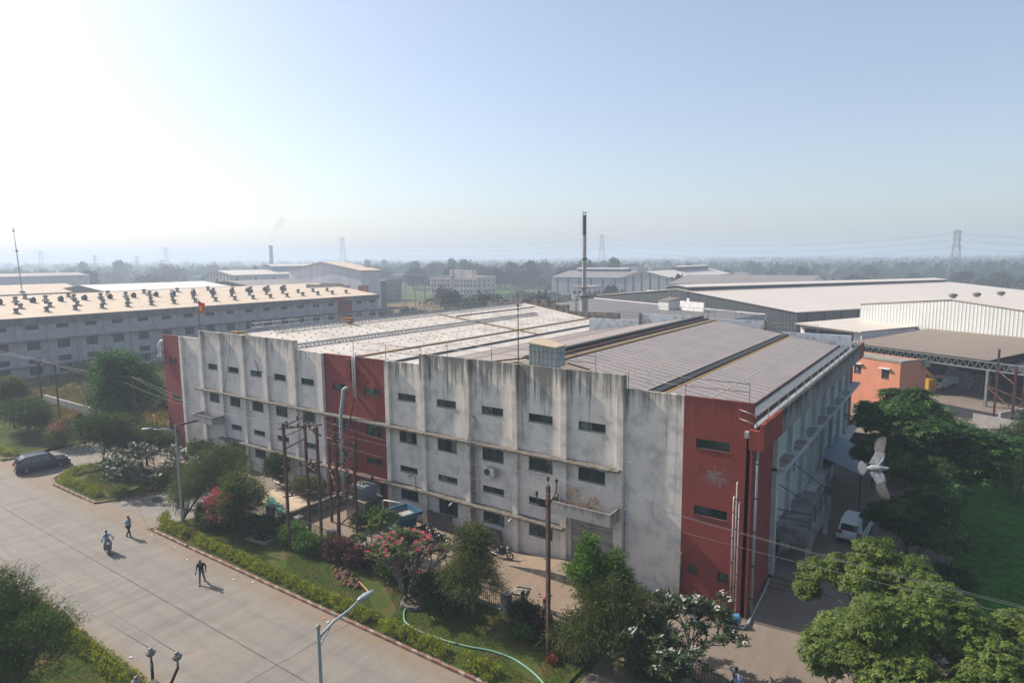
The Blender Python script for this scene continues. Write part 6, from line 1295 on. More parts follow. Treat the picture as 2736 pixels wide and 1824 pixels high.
def rosette_tree(name, label, base, h, spread, ntips, lm, flowers, fmat, fl_per=5, ln=.34, nl=13, fl_frac=.4, seed=1, r0=.10, lean=0.):
    r = random.Random(seed); t = thing(name, label, 'frangipani', base); mb = MB(); tips = []
    def grow(p, d, L, rad, lv):
        q = p+d*L; mid = (p+q)/2+Vector((r.uniform(-.05,.05),r.uniform(-.05,.05),0)); mb.tube([p, mid, q],[rad,rad*.85,rad*.75],5)
        if lv == 0 or len(tips) > ntips*1.3 or (lv < 3 and r.random() < .22): tips.append((q, d)); return
        for k in range(r.choice((2,3,3))):
            a = r.uniform(0,2*math.pi); s = r.uniform(.45,.8); o = d.orthogonal().normalized(); o = Matrix.Rotation(a,3,d)@o
            nd = (d*.8+o*s+Vector((0,0,.28))).normalized(); nd = Vector((nd.x*spread,nd.y*spread,nd.z)).normalized(); grow(q, nd, L*r.uniform(.72,.95), rad*.66, lv-1)
    nst = 7
    for k in range(nst):
        a = 2*math.pi*k/nst+r.random(); grow(Vector((math.cos(a)*.12,math.sin(a)*.12,-.1)), Vector((math.cos(a)*.55*spread+lean,math.sin(a)*.55*spread,1)).normalized(), h*.29, r0, 4)
    mb.build('branches', MBARKG, t); r.shuffle(tips); tips = tips[:ntips]
    C_, D_, S_, LL, WW = [], [], [], [], []
    F_, FD, FS = [], [], []
    for i, (p, d) in enumerate(tips):
        for k in range(nl):
            a = 2*math.pi*k/nl+r.random()*.5; el = r.uniform(-.25,.75); v = Vector((math.cos(a)*math.cos(el),math.sin(a)*math.cos(el),math.sin(el))); s = v.cross(Vector((0,0,1))+Vector((r.uniform(-.3,.3),r.uniform(-.3,.3),0))).normalized()
            C_.append(p+d*r.uniform(-.1,.05)); D_.append(v); S_.append(s); LL.append(ln*r.uniform(.7,1.2)); WW.append(ln*.27)
        if r.random() < fl_frac and flowers:
            for j in range(fl_per):
                c = p+Vector((r.uniform(-.13,.13),r.uniform(-.13,.13),r.uniform(.08,.24)))
                for k in range(5): a = 2*math.pi*k/5+j; v = Vector((math.cos(a),math.sin(a),r.uniform(.1,.5))).normalized(); F_.append(c); FD.append(v); FS.append(v.cross(Vector((0,0,1))).normalized())
    npmesh('crown', leafquads(np.array(C_), np.array(D_), np.array(S_), LL, WW), 4, lm, t)
    if F_: npmesh('flowers', leafquads(np.array(F_), np.array(FD), np.array(FS), .07, .055), 4, fmat, t)
    return t
# --- front garden trees
fine = lambda n, tw=.9, per=9, ln=.17, wd=.034, up=.5, dr=.6: (lambda B: crown_fine(B, n, tw, per, ln, wd, up, dr))
dense = lambda n, per=14, ln=.2, wd=.09, sig=.26: (lambda B: crown_dense(B, n, per, ln, wd, sig))
fans = lambda n, per=9, ln=.3, wd=.1, R_=.3, flat=.75: (lambda B: crown_fans(B, n, per, ln, wd, R_, flat))
tree('willowy_tree', 'tall willowy shrub hiding the motorcycles before the middle wall', 'tree', (-22.3,27.6,.12), [(0,0,3.0,1.3,1.2,1.7),(-.5,.2,4.6,.8,.8,1.2),(.6,0,2.2,1.4,1.1,1.2),(-.9,-.1,2.4,1.0,1.0,1.1),(.3,.2,5.0,.5,.5,.9)], fine(3800), GL_FINE)
tree('neem_tree', 'bright green neem beside the roller shutter with two leafy tops', 'tree', (-14.7,28.9,.1), [(-.8,.1,5.0,.55,.55,1.3),(-1.1,0,4.0,.8,.7,.8),(.6,.3,5.1,.4,.4,.9),(.9,.2,4.3,.8,.6,.6),(0,0,3.0,1.5,1.2,1.2),(-.2,.1,4.1,.7,.6,1.0)], (lambda B: crown_fine(B, 2300, .55, 8, .19, .05, .9, .35, (0,0,0))), GL_NEEM, r0=.12)
tree('willowy_tree', 'widest willowy tree below the bright neem near the bottom edge', 'tree', (-13.6,27.9,.1), [(0,0,2.0,1.9,1.5,1.6),(-1.5,-.3,1.7,1.3,1.2,1.3),(1.3,.2,3.3,.9,.8,1.6),(-.4,.1,3.2,1.2,1.0,1.3),(2.0,.3,1.8,1.0,1.0,1.2)], fine(5600,.85), GL_FINE)
rosette_tree('frangipani_tree', 'white flowering frangipani at the red corner of the factory', (-10.7,29.3,0), 4.2, 1.05, 300, GL_PLUMD, True, MWPET, 6, .42, 19, .22, 3)
rosette_tree('frangipani_tree', 'pink flowering frangipani in the middle of the front fence', (-27.3,27.4,.12), 3.9, .85, 210, GL_PLUM, True, MPINK, 7, .36, 14, .36, 5)
tree('flowering_bush', 'deep pink flowering bush left of the tall pole frame', 'bush', (-45.4,27.0,.12), [(0,0,1.9,2.0,1.4,1.5),(-1.3,0,1.5,1.3,1.2,1.3),(1.2,.4,2.6,1.3,1.0,1.3),(.2,0,3.3,1.2,.9,.9)], fine(2300,.6,7,.24,.06,.7,.3), GL_PLUM, extra=[('flowers', [(-.3,-.6,1.9,1.9,1.3,1.5),(-1.2,-.5,2.2,1.2,1.0,1.0)], lambda B: crown_dense(B, 130, 14, .12, .1, .14), MPINK)])
tree('willowy_tree', 'large willowy tree leaning over the hedge corner lamp', 'tree', (-50.4,25.3,.12), [(-.6,2.0,3.0,2.0,1.7,1.7),(-1.5,4.6,3.0,1.8,1.6,1.6),(-.4,.4,2.0,1.0,1.0,1.2),(.2,4.2,4.2,1.5,1.3,1.5),(-1.0,2.4,1.7,1.7,1.6,1.3)], fine(4600,1.0), GL_FINE, lean=(.3,.3))
rosette_tree('frangipani_tree', 'broad white flowering frangipani on the small grass island', (-62.0,28.6,.12), 4.3, 1.6, 260, GL_PLUMD, True, MWPET, 6, .42, 14, .28, 9)
tree('willowy_tree', 'dark rounded willowy tree behind the parked suv', 'tree', (-71.3,28.6,.12), [(0,0,3.2,2.6,2.2,2.0),(1.4,.4,4.3,1.6,1.5,1.5),(-1.6,0,3.0,1.6,1.5,1.5),(2.6,.5,2.2,1.5,1.5,1.4)], fine(4000,1.1,8,.24,.05), GL_FIND)
tree('willowy_tree', 'willowy tree behind the white frangipani left of the dark pole', 'tree', (-68.5,31.5,.1), [(0,0,2.6,2.0,1.7,1.6),(1.8,.5,2.2,1.4,1.3,1.3)], fine(2000,1.0,8,.24,.05), GL_FINE)
tree('flowering_bush', 'salmon flowering bush by the car under the twin pole', 'bush', (-82.9,29.5,.12), [(0,0,1.6,1.9,1.5,1.4),(-1.5,-.4,1.2,1.3,1.2,1.0)], dense(420,14,.24,.11,.25), GL_PLUM, extra=[('flowers', [(0,-.4,2.1,1.7,1.2,1.1)], lambda B: crown_dense(B, 70, 12, .15, .12, .2), MSALM)])
tree('neem_tree', 'tallest dense green tree standing before the long grey mill', 'tree', (-84.0,36.5,0), [(0,0,6.5,3.4,3.2,2.9),(-2.6,.4,4.6,2.4,2.4,2.2),(2.2,.4,5.0,2.8,2.6,2.4),(.4,-.6,8.6,2.0,1.9,1.6),(2.6,.2,7.3,1.9,1.8,1.5),(0,-.6,3.4,3.6,3.0,2.0)], dense(2600,15,.36,.15,.38), leafmat('tall_neem_leaf', (0.026, 0.082, 0.023), (0.053, 0.140, 0.035), (0.100, 0.221, 0.044)), r0=.3)
tree('willowy_tree', 'dark willowy tree left of the twin pole', 'tree', (-92.0,29.0,.1), [(0,0,3.0,2.8,2.4,1.9),(-2.2,.3,2.2,2.0,1.8,1.6),(1.8,0,2.2,1.8,1.6,1.5)], fine(3000,1.1,8,.28,.06), GL_FIND)
tree('willowy_tree', 'loose grey green tree cut by the left edge', 'tree', (-98.5,29.5,.1), [(0,0,3.6,1.9,1.8,2.0),(-1.4,.3,5.0,1.6,1.5,1.4)], fine(1900,1.1,8,.28,.06), GL_FINE)
tree('willowy_tree', 'small willowy tree between the tall green tree and the dark pole', 'tree', (-77.5,33.4,.05), [(0,0,2.3,2.0,1.7,1.5),(1.4,.3,1.7,1.4,1.3,1.2)], fine(1500,1.0,8,.26,.055), GL_FINE)
tree('feathery_tree', 'big dark feathery tree filling the lower left corner', 'tree', (-35.5,9.3,.12), [(0,0,3.7,2.4,2.1,1.9),(-2.1,-.5,3.6,2.2,2.0,2.0),(1.5,.7,4.3,1.6,1.5,1.4),(2.6,.9,3.9,1.2,1.1,1.1),(-.6,-.3,5.5,1.6,1.5,1.2),(-3.6,-.5,4.6,1.9,1.8,1.6),(.9,.9,2.3,1.5,1.4,1.3),(-2.2,-1,1.8,2.4,2,1.4)], lambda B: crown_fine(B, 8600, .75, 9, .17, .026, .75, .25, (.35,.1,0)), leafmat('feather_leaf', (0.024, 0.060, 0.016), (0.060, 0.126, 0.025), (0.160, 0.208, 0.056)), r0=.2)
tree('leafy_tree', 'bright green leafy tree at the left frame edge behind the feathery one', 'tree', (-42.0,8.3,.12), [(0,0,3.3,2.4,2.0,2.3),(1.2,.6,2.5,1.8,1.6,1.6),(-1.5,0,4.2,1.9,1.8,1.6)], dense(1900,14,.17,.075,.24), GL_NEEM, r0=.16)
# right hand trees
tree('spreading_tree', 'large dark spreading tree with layered sprays in front of the orange house', 'tree', (-2.0,58.0,.0), [(0,0,7.4,4.2,3.6,2.2),(-3.0,.5,7.8,2.4,2.2,1.6),(3.2,.2,6.8,2.8,2.4,1.6),(-.9,1.2,9.2,2.2,2.0,1.2),(-1.5,2,8.8,2.2,2.,1.3),(3.4,-1.5,5.8,2.4,2.4,1.8),(.4,-3.0,5.2,3.0,2.4,1.8),(-3,-2,5.8,1.8,1.8,1.4)], fans(7500,10,.42,.13,.4,.8), GL_RAIN, r0=.32, nsub=5)
tree('spreading_tree', 'lower dark tree between the pigeon and the white car', 'tree', (-2.2,50.5,.0), [(0,0,3.2,2.4,2.2,1.6),(1.4,1.5,4.2,2.0,2.0,1.5),(-1.6,.6,2.6,1.4,1.4,1.2),(2.0,-1,2.4,1.8,1.8,1.4)], fans(2200,10,.36,.11,.34,.7), GL_RAIN, r0=.18, nsub=5)
tree('leafy_tree', 'yellow green thin branched tree below the parked white car', 'tree', (-3.2,35.3,.0), [(0,0,5.0,1.7,1.6,1.3),(-1.9,-.3,4.9,1.1,1.1,.9),(1.8,.3,5.6,1.4,1.3,1.1),(.2,.6,6.2,1.1,1.1,.8),(-2.6,0,3.7,.8,.8,.7),(1.2,-.3,4.0,1.2,1.1,.9)], fans(3600,9,.22,.075,.26,.6), GL_LIME, MBARKG, r0=.13, nsub=6)
tree('leafy_tree', 'lush lime green tree filling the lower right corner', 'tree', (-1.5,31.8,.0), [(0,0,4.4,2.2,2.0,1.8),(-2.6,-1.6,3.4,1.3,1.2,1.2),(1.9,1.0,4.9,1.9,1.8,1.6),(-2.0,-.3,3.4,1.7,1.6,1.5),(.4,-1.9,3.3,2.2,1.8,1.5),(3.4,-.6,4.0,2.0,1.9,1.7),(2.2,-2.4,3.0,2.2,1.8,1.4),(.8,.6,5.9,1.2,1.2,.8)], fans(8500,10,.22,.08,.27,.6), GL_LIME, MBARKG, r0=.2, nsub=5)
tree('leafy_tree', 'second lime green crown cut by the right edge near the bottom', 'tree', (3.4,33.6,.0), [(0,0,3.6,2.2,2.0,1.8),(1.6,1.2,4.4,1.9,1.8,1.5),(-1.2,-1.8,2.6,2.0,1.8,1.4)], fans(4200,10,.22,.08,.27,.6), GL_LIME, MBARKG, r0=.16, nsub=4)
rosette_tree('frangipani_tree', 'sparse frangipani with few white flowers left of the lime tree', (-3.9,31.0,0), 3.7, 1.5, 60, GL_PLUM, True, MWPET, 2, .3, 9, .25, 21, .07)
tree('willowy_tree', 'dark willowy tree at the right edge beyond the shaded lawn', 'tree', (4.9,69.0,.05), [(0,0,4.3,2.0,2.0,2.6),(.8,.3,6.2,1.3,1.3,1.7),(-.8,-.3,2.2,1.8,1.8,1.8)], fine(3000,1.1,8,.26,.055), GL_FIND)
def palm(label, base, h, n=13, L=2.3):
    t = thing('palm_tree', label, 'palm', base); MB().tube([(0,0,0),(.03,0,h*.5),(0,0,h)],[.2,.15,.12],8).build('trunk', MBARK, t); C_, D_, S_ = [], [], []
    for k in range(n):
        a = 2*math.pi*k/n+random.random()*.3; el0 = random.uniform(.2,1.15); d = Vector((math.cos(a),math.sin(a),0))
        p = Vector((0,0,h)); v = (d*math.cos(el0)+Vector((0,0,math.sin(el0)))).normalized()
        for i in range(16):
            p = p+v*L/16; v = (v+Vector((0,0,-.09))).normalized(); s = v.cross(Vector((0,0,1))).normalized()
            for sg in (-1,1): C_.append(p.copy()); D_.append((s*sg+v*.5-Vector((0,0,.35))).normalized()); S_.append(v.copy())
    npmesh('fronds', leafquads(np.array(C_), np.array(D_), np.array(S_), .55, .1), 4, GL_PALM, t)
palm('small yellowing palm before the dark compound wall', (2.6,74.0,0), 3.6)
# hedges and low shrubs
def hedge(label, pts, wd, h, dens=60, lm=GL_HEDGE, name='hedge', cat='hedge', base=.12, gap=1.0):
    t = thing(name, label, cat, (*pts[0], base)); P_ = [np.array(p, float) for p in pts]; C_ = []
    for a, b in zip(P_[:-1], P_[1:]):
        L = np.linalg.norm(b-a); n = int(L*dens); q = rng.random(n)[:,None]; c = a+(b-a)*q; x = q[:,0]*L
        lump = .5+.5*np.abs(np.sin(x*math.pi/gap+rng.random()*3))**.6; yy = rng.uniform(-1,1,n); zz = np.sqrt(np.maximum(0,1-yy**2*.8))
        dr = (b-a)/L; nn = np.array([-dr[1],dr[0]]); r = rng.random(n)**.35
        C_.append(np.column_stack([c+nn*(yy*wd/2*(.6+.4*lump))[:,None], h*zz*lump*r]))
    c = np.concatenate(C_)-np.array([P_[0][0],P_[0][1],0]); per = 8; c = np.repeat(c, per, 0); p = c+rng.normal(0,.055,c.shape); p[:,2] = np.abs(p[:,2])
    d = nz(unit(len(p))+np.array([0,0,.7])); s = nz(np.cross(d, unit(len(p)))); npmesh('foliage', leafquads(p, d, s, .105*rng.uniform(.7,1.3,len(p)), .055), 4, lm, t)
    mb = MB()
    for a, b in zip(P_[:-1], P_[1:]):
        L = np.linalg.norm(b-a)
        for k in range(max(1,int(L/.5))): q = (a+(b-a)*(k+.5)/max(1,int(L/.5)))-P_[0]; mb.tube([(q[0],q[1],-.05),(q[0]+random.uniform(-.1,.1),q[1]+random.uniform(-.1,.1),h*.6)],[.025,.012],4)
    mb.build('stems', MBARK, t); return t
hedge('short golden hedge at the corner below the lamp', [(-52.0,25.1),(-51.2,24.3),(-47.3,24.2)], .9, .85, 95)
hedge('long golden hedge along the far kerb from the gap to the near lamp', [(-46.2,24.25),(-33.8,24.1),(-26.9,24.05)], .8, .75, 95)
hedge('golden hedge clumps on the far kerb beside the hose', [(-26.1,24.05),(-21.2,24.1)], .95, .8, 95, gap=1.5)
hedge('last golden hedge clump on the far kerb by the bottom edge', [(-20.4,24.2),(-18.0,24.1)], 1.1, .75, 95)
hedge('golden hedge along the near side of the road', [(-46,13.35),(-38,13.45),(-30.5,13.35),(-27.0,13.3)], 1.0, .85, 95)
hedge('golden hedge wrapping the nose of the small island', [(-71.0,28.5),(-71.8,26.4),(-71.0,25.0),(-69.4,24.4),(-65.5,24.35),(-62.2,24.4)], .95, .8, 80, gap=1.6)
hedge('dull hedge along the drive side of the small island', [(-61.0,24.9),(-60.2,26.6),(-59.7,28.6)], .8, .55, 80, GL_FINE)
hedge('golden hedge clump behind the suv at the left edge', [(-92,24.5),(-84.5,24.6),(-83.4,25.2)], .9, .7, 60, gap=1.8)
def shrub(label, x, y, r, h, lm, name='shrub', base=.12, n=None, ln=.17, wd=.09, cat='shrub', flowers=None):
    t = thing(name, label, cat, (x,y,base)); B = [(0,0,h*.5,r,r,h*.5),(r*.5,r*.2,h*.4,r*.7,r*.7,h*.4),(-r*.5,-r*.1,h*.4,r*.7,r*.6,h*.4)]
    npmesh('foliage', crown_dense(B, n or int(150*r*h+40), 13, ln, wd, .13), 4, lm, t); limbs('stems', (0,0,0), B, .04, MBARK, t, 2)
    if flowers: npmesh('flowers', crown_dense(B, 14, 8, .1, .08, .1), 4, flowers, t)
for l, x, y, r, h, lm in (('purple leaved shrub left of the fence pier',-34.9,28.3,1.0,1.6,GL_PURP),('reddish purple shrub right of the fence pier',-32.6,28.4,1.0,1.5,GL_PURP),('dark copper shrub right of the rusty pole base',-15.6,28.0,.8,1.1,GL_PURP),
  ('copper leaved shrub left of the rusty pole base',-17.9,28.4,.7,1.0,GL_PURP),('green leafy shrub at the foot of the pole frame',-39.8,28.1,1.0,1.5,GL_NEEM),('fresh green shrub below the fence by the pole frame',-37.6,27.9,1.0,1.4,GL_NEEM),
  ('low dark shrub beside the purple shrubs',-36.3,28.6,.8,1.2,GL_DARK),('dark shrub under the pink frangipani left side',-29.6,28.4,1.1,1.5,GL_DARK),('dark shrub under the pink frangipani right side',-25.6,28.0,1.3,1.7,GL_DARK),
  ('dark shrub left of the willowy shrub base',-24.2,27.5,1.0,1.3,GL_DARK),('dark green shrub in front of the grey scooter',-19.7,29.0,.8,1.3,GL_DARK),('small banana leaved plant beside the rusty pole',-18.9,27.6,.5,.8,GL_NEEM),
  ('dark shrub below the widest willowy tree',-11.6,28.4,1.1,1.2,GL_DARK),('dark shrub behind the pink bush',-43.0,27.6,1.2,1.5,GL_DARK),('shrub between hedge corner and pink bush',-47.8,26.4,1.1,1.3,GL_FINE),
  ('low green bush in the pole yard',-37.9,33.0,.7,.9,GL_DARK),('round bush beside the transformer plinth',-37.2,34.2,.8,1.6,GL_NEEM),('tall climber on the left wall beside the window',-51.9,35.2,1.0,3.2,GL_DARK),
  ('bush behind the tan slab',-47.3,35.3,1.4,1.6,GL_FINE),('bush by the brown door step',-57.5,33.5,1.5,1.6,GL_FINE),('green bush at the left wall foot',-63.5,34.6,1.6,2.6,GL_FINE),('low shrub on the island under the frangipani',-60.6,29.3,1.2,1.3,GL_DARK),
  ('low shrub under the big willowy tree at the corner',-48.8,27.2,1.3,1.6,GL_DARK),('dark shrub on the island behind the hedge',-67.0,28.8,1.4,1.6,GL_DARK),('dark shrub at the shaded wall near the white car',.2,46.8,1.4,1.6,GL_DARK),
  ('tall scrub before the mill wall left part',-128,52,4.5,3.2,GL_FINE),('tall scrub before the mill wall right part',-121,74,5,3.6,GL_FINE),('grey green scrub patch in the field centre',-112,62,4,2.6,GL_FINE),('scrub beside the tall green tree',-94,46,3.2,2.4,GL_FINE),('scrub behind the factory left end',-88,72,3,2.0,GL_FINE),('rust brown scrub in the dry field',-98,62,4.2,2.6,GL_DRY),
  ('rust brown scrub near the factory end',-92,52,2.2,1.5,GL_DRY),('dark weeds beside the shaded compound wall',-1.5,76,2.4,2.4,GL_DARK),('dark bush at the far end of the shaded lawn',6.5,75.5,2.6,3.0,GL_DARK),('dark bush beside the blue lean-to roof',-3.4,68,2.6,3.2,GL_RAIN),
  ('near low shrub at the bottom left corner',-31.5,8.6,1.5,1.2,GL_GRS),('reddish near shrub beside the near hedge',-27.0,10.6,1.3,.9,GL_GRS)):
    big = r > 2.2; shrub(l, x, y, r, h, lm, n=int(150*r*h/(r if big else 1)) if big else None, ln=.5 if big else .17, wd=.2 if big else .09)
t = thing('young_tree', 'thin leaning sapling over the iron gate in the yard', 'sapling', (-32.8,31.0,0)); npmesh('crown', crown_fans([(0,.2,2.6,.9,.8,.8),(-1.0,0,2.0,.8,.8,.6),(-2.0,-1.0,1.0,.8,.6,.5)], 260, 9, .24, .08, .25, .4), 4, GL_LIME, t); MB().tube([(0,0,0),(-.2,0,1.4),(.05,.2,3.2)],[.05,.04,.02],5).tube([(-.2,0,1.2),(-1.2,-.3,1.8),(-2.4,-1.1,1.1)],[.035,.03,.015],5).build('trunk', MBARKG, t)
t = thing('young_tree', 'thin bamboo like sapling before the tan slab', 'sapling', (-47.2,28.6,.12)); npmesh('crown', crown_fine([(0,0,2.6,1.4,1.2,2.0),(1.4,.2,2.0,1.2,1.0,1.6)], 700, .7, 6, .2, .05, .4, .4), 4, GL_LIME, t); mb = MB()
for k in range(7): x = -.8+k*.4; mb.tube([(x*.5,0,0),(x,.1,2.2),(x*1.3,.2,4.0)],[.03,.02,.01],4)
mb.build('trunk', MBARKG, t)
t = thing('canopy_weeds', 'dry weeds growing in the canopy above the roller shutter', 'weeds', (-19.8,35.9,4.6)); npmesh('foliage', crown_fine([(0,0,.2,1.0,.3,.2),(-.6,.2,.7,.3,.2,.6),(.8,.2,.5,.3,.2,.4)], 160, .4, 5, .12, .04, .8, .2), 4, GL_DRY, t)
npmesh('debris', crown_dense([(0,0,-.1,1.8,.45,.08)], 60, 8, .13, .09, .12), 4, MRPET, t)
t = thing('red_flower_clump', 'small red leaved plant at the foot of the rusty pole', 'plant', (-16.4,26.8,.12)); npmesh('foliage', crown_dense([(0,0,.15,.25,.25,.2)], 30, 10, .14, .08, .06), 4, MRPET, t)
# grass
def blades(name, label, regions, h, wd, lm):
    out = []
    for x0, x1, y0, y1, n, z in regions:
        p = np.column_stack([rng.uniform(x0,x1,n), rng.uniform(y0,y1,n), np.full(n, z)])
        f = np.sin(p[:,0]*.9+np.sin(p[:,1]*.7)*2)*np.sin(p[:,1]*1.1+p[:,0]*.3); p = p[f > -.45]; n = len(p)
        d = nz(np.column_stack([rng.normal(0,.45,n), rng.normal(0,.45,n), np.ones(n)])); s = nz(np.cross(d, unit(n))); out.append(leafquads(p, d, s, h*rng.uniform(.5,1.4,n), wd))
    o = npmesh(name, np.concatenate(out), 4, lm); tag(o, label, 'grass', kind='stuff')
blades('verge_grass', 'short green grass on the garden verges', [(-51,-15.2,24.4,29.3,42000,.12),(-71,-60,24.4,28,9000,.12),(-60,-25,9,13.2,26000,.12),(-100,-84.5,24.5,29.5,6000,.12)], .10, .03, GL_GRS)
blades('dry_grass', 'tall dry grass and weeds in the field beside the mill', [(-136,-76,37,100,60000,.03),(-120,-85,31,37,8000,.05)], .75, .16, GL_DRY)
blades('field_weeds', 'green weeds scattered in the dry field', [(-136,-96,36,110,24000,.03),(-136,-112,36,120,16000,.03)], .6, .18, GL_FINE)
blades('lawn_grass', 'short dark lawn grass in the building shade', [(1.5,14,44,76,20000,.05),(3.2,12,30,50,9000,.05)], .10, .05, GL_GRS)
# --- distant trees, one crown mesh per kind, copied
def proto(kind, lm):
    t = thing('plain_tree', 'hazy tree in the distant tree belts', 'tree', (0,0,0), 0, 'trees of the distant plain')
    B = {0: [(0,0,5,3.6,3.6,2.8),(2,1,6.5,2.4,2.4,2.0),(-2,0,4.5,2.6,2.6,2.2)], 1: [(0,0,4,2.4,2.4,3),(0,0,7.6,1.8,1.8,2.6)], 2: [(0,0,3.5,4.6,4.2,2.6),(3,0,3,3,3,2.2)], 3: [(0,0,8.5,2.6,2.6,1.6),(.6,0,5,1.6,1.6,1.4)]}[kind]
    npmesh('crown', crown_dense(B, 230, 5, 1.1, .7, .5), 4, lm, t); limbs('trunk', (0,0,0), B, .28, MBARK, t, 1); return t
GFAR = leafmat('far_leaf', (0.016, 0.034, 0.010), (0.032, 0.055, 0.017), (0.053, 0.080, 0.024), trans=.15, scale=.05)
PR = [proto(k, GFAR) for k in range(4)]; usedp = [False]*4
def fart(x, y, sc, k, label=None, grp=None):
    rz = random.uniform(0,6.28); s = (sc*random.uniform(.85,1.2), sc*random.uniform(.85,1.2), sc*random.uniform(.8,1.15))
    if not usedp[k]: usedp[k] = True; o = PR[k]; o.location = (x,y,0); o.rotation_euler = (0,0,rz); o.scale = s
    else: o = copy_tree(PR[k], None, (x,y,0), rz, s)
    if label: o['label'] = label; o['group'] = grp
    return o
def polar(deg, d): a = yaw-R(deg); return (-math.sin(a)*d, math.cos(a)*d)      # degrees right of the view axis
for i in range(250):
    if i < 120: dg, d = random.uniform(-9,9), random.uniform(430,640)
    elif i < 190: dg, d = random.uniform(10,40), random.uniform(420,900)
    else: dg, d = random.uniform(-40,-9), random.uniform(480,900)
    x, y = polar(dg, d); k = random.choice((0,0,1,2,3)) if i < 120 else random.choice((0,0,2,2,1)); sc = random.uniform(1.0,1.9) if i < 120 else random.uniform(1.0,1.6)
    if i < 120 and d < 560 and k == 3: k = 2
    fart(x, y, sc*(1.25 if i >= 190 else 1.), k)
# named clusters nearer by
for x, y, s, k, l in ((-150,176,1.0,0,'dark mango tree left in the cluster behind the white roof'),(-141,180,1.1,2,'dark mango tree second in the cluster behind the white roof'),(-132,176,1.15,0,'tallest dark mango tree in the cluster behind the white roof'),(-126,184,1.1,2,'dark mango tree beside the small green flag pole'),(-117,180,.95,0,'dark mango tree right of the small flag pole'),(-109,186,.8,2,'last dark mango tree right in the cluster'),
    (-165,158,.7,2,'low bright bush beyond the far ridge railing, left'),(-157,162,.75,2,'low bright bush beyond the far ridge railing, middle'),(-150,160,.6,2,'low bright bush beyond the far ridge railing, right'),(-177,205,1.1,0,'dark tree against the grey apartment block'),
    (-104,222,.95,0,'dark bushy tree left of the tall chimney'),(-116,236,1.0,2,'broad bushy tree farther left of the tall chimney'),(-96,214,.8,2,'bush at the foot of the tall chimney'),(-92,244,1.25,1,'tall loose tree before the grey steel shed'),(-84,226,1.0,2,'bush right of the tall loose tree'),(-74,216,.8,2,'low bush at the edge of the charcoal roof'),
    (-136,262,.9,2,'bush left of the small white office'),(-128,258,.9,0,'bush before the small white office'),(-200,330,1.0,2,'bush right of the concrete office block'),(-88,206,.6,0,'small bush before the black shed gable'),(-140,222,.8,2,'scrub in the strip right of the mango trees')):
    o = fart(x, y, s, k, l, 'trees and bushes behind the factory')
tag(bpy.data.objects['plain_tree'], None, None)
# merged far woodland that reads as one mass
C_ = []
for i in range(2600):
    dg = random.uniform(-42,46); d = 650*math.exp(random.random()*1.9)
    if -9 < dg < 9: d = max(d, 700)
    x, y = polar(dg, d); s = random.uniform(4,9)*(1+d/3000); C_.append((x,y,s*.3,s*1.5,s*1.5,s*.8))
B = np.array(C_); k = 16; c = np.repeat(B, k, 0); u = unit(len(c)); u[:,2] = abs(u[:,2]); p = c[:,:3]+u*c[:,3:6]*.8; d = nz(u+unit(len(c))*.8); s = nz(np.cross(d, unit(len(c)))); sz = c[:,3]*.9
tag(npmesh('far_woodland', leafquads(p-d*sz[:,None]*.5, d, s, sz, sz*.7), 4, GFAR), 'far hazy woodland reaching to the horizon', 'woodland', kind='stuff')
C_ = []
for i in range(900):
    dg = random.uniform(9,42); d = random.uniform(290,560); x, y = polar(dg, d)
    if math.sin(x*.03+1)*math.sin(y*.025) < -.1: continue
    s = random.uniform(2.5,5); C_.append((x,y,s*.25,s*1.3,s*1.3,s*.8))
for i in range(600):
    dg = random.uniform(-9,10); d = random.uniform(215,430); x, y = polar(dg, d)
    if math.sin(x*.035+1)*math.sin(y*.03) < .05 or (-300 < x < -215 and y > 215): continue
    s = random.uniform(1.5,3.4); C_.append((x,y,s*.2,s*1.3,s*1.3,s*.8))
B = np.array(C_); k = 42; c = np.repeat(B, k, 0); u = unit(len(c)); u[:,2] = abs(u[:,2]); p = c[:,:3]+u*c[:,3:6]*.85; d = nz(u+unit(len(c))*.8); s = nz(np.cross(d, unit(len(c)))); sz = c[:,3]*.35
tag(npmesh('scrub', leafquads(p, d, s, sz, sz*.6), 4, GFAR), 'dense scrub between the sheds and the fields', 'scrub', kind='stuff')
def strip_field(name, pts, m1): tag(MB().prism(pts, 0, .08).build(name, m1), kind='structure')
MFG = M('green_field', (.085,.15,.035), (.055,.10,.028), .06, 1, space='geo', spec=.05); MFB = M('brown_field', (.19,.125,.07), (.11,.085,.045), .05, 1, space='geo', spec=.05)
strip_field('green_field', [polar(-8,520),polar(-1,560),polar(6,420),polar(-2,380)], MFG); strip_field('green_field', [polar(14,900),polar(38,800),polar(38,700),polar(16,760)], MFG); strip_field('green_field', [polar(20,560),polar(33,520),polar(33,470),polar(22,490)], MFG)
strip_field('brown_field', [polar(-13,300),polar(-6,330),polar(-6,270),polar(-13,235)], MFB); strip_field('brown_field', [polar(-3,235),polar(8,215),polar(8,190),polar(-3,200)], MFB); strip_field('green_field', [polar(-20,1000),polar(-9,900),polar(-9,820),polar(-20,880)], MFG)
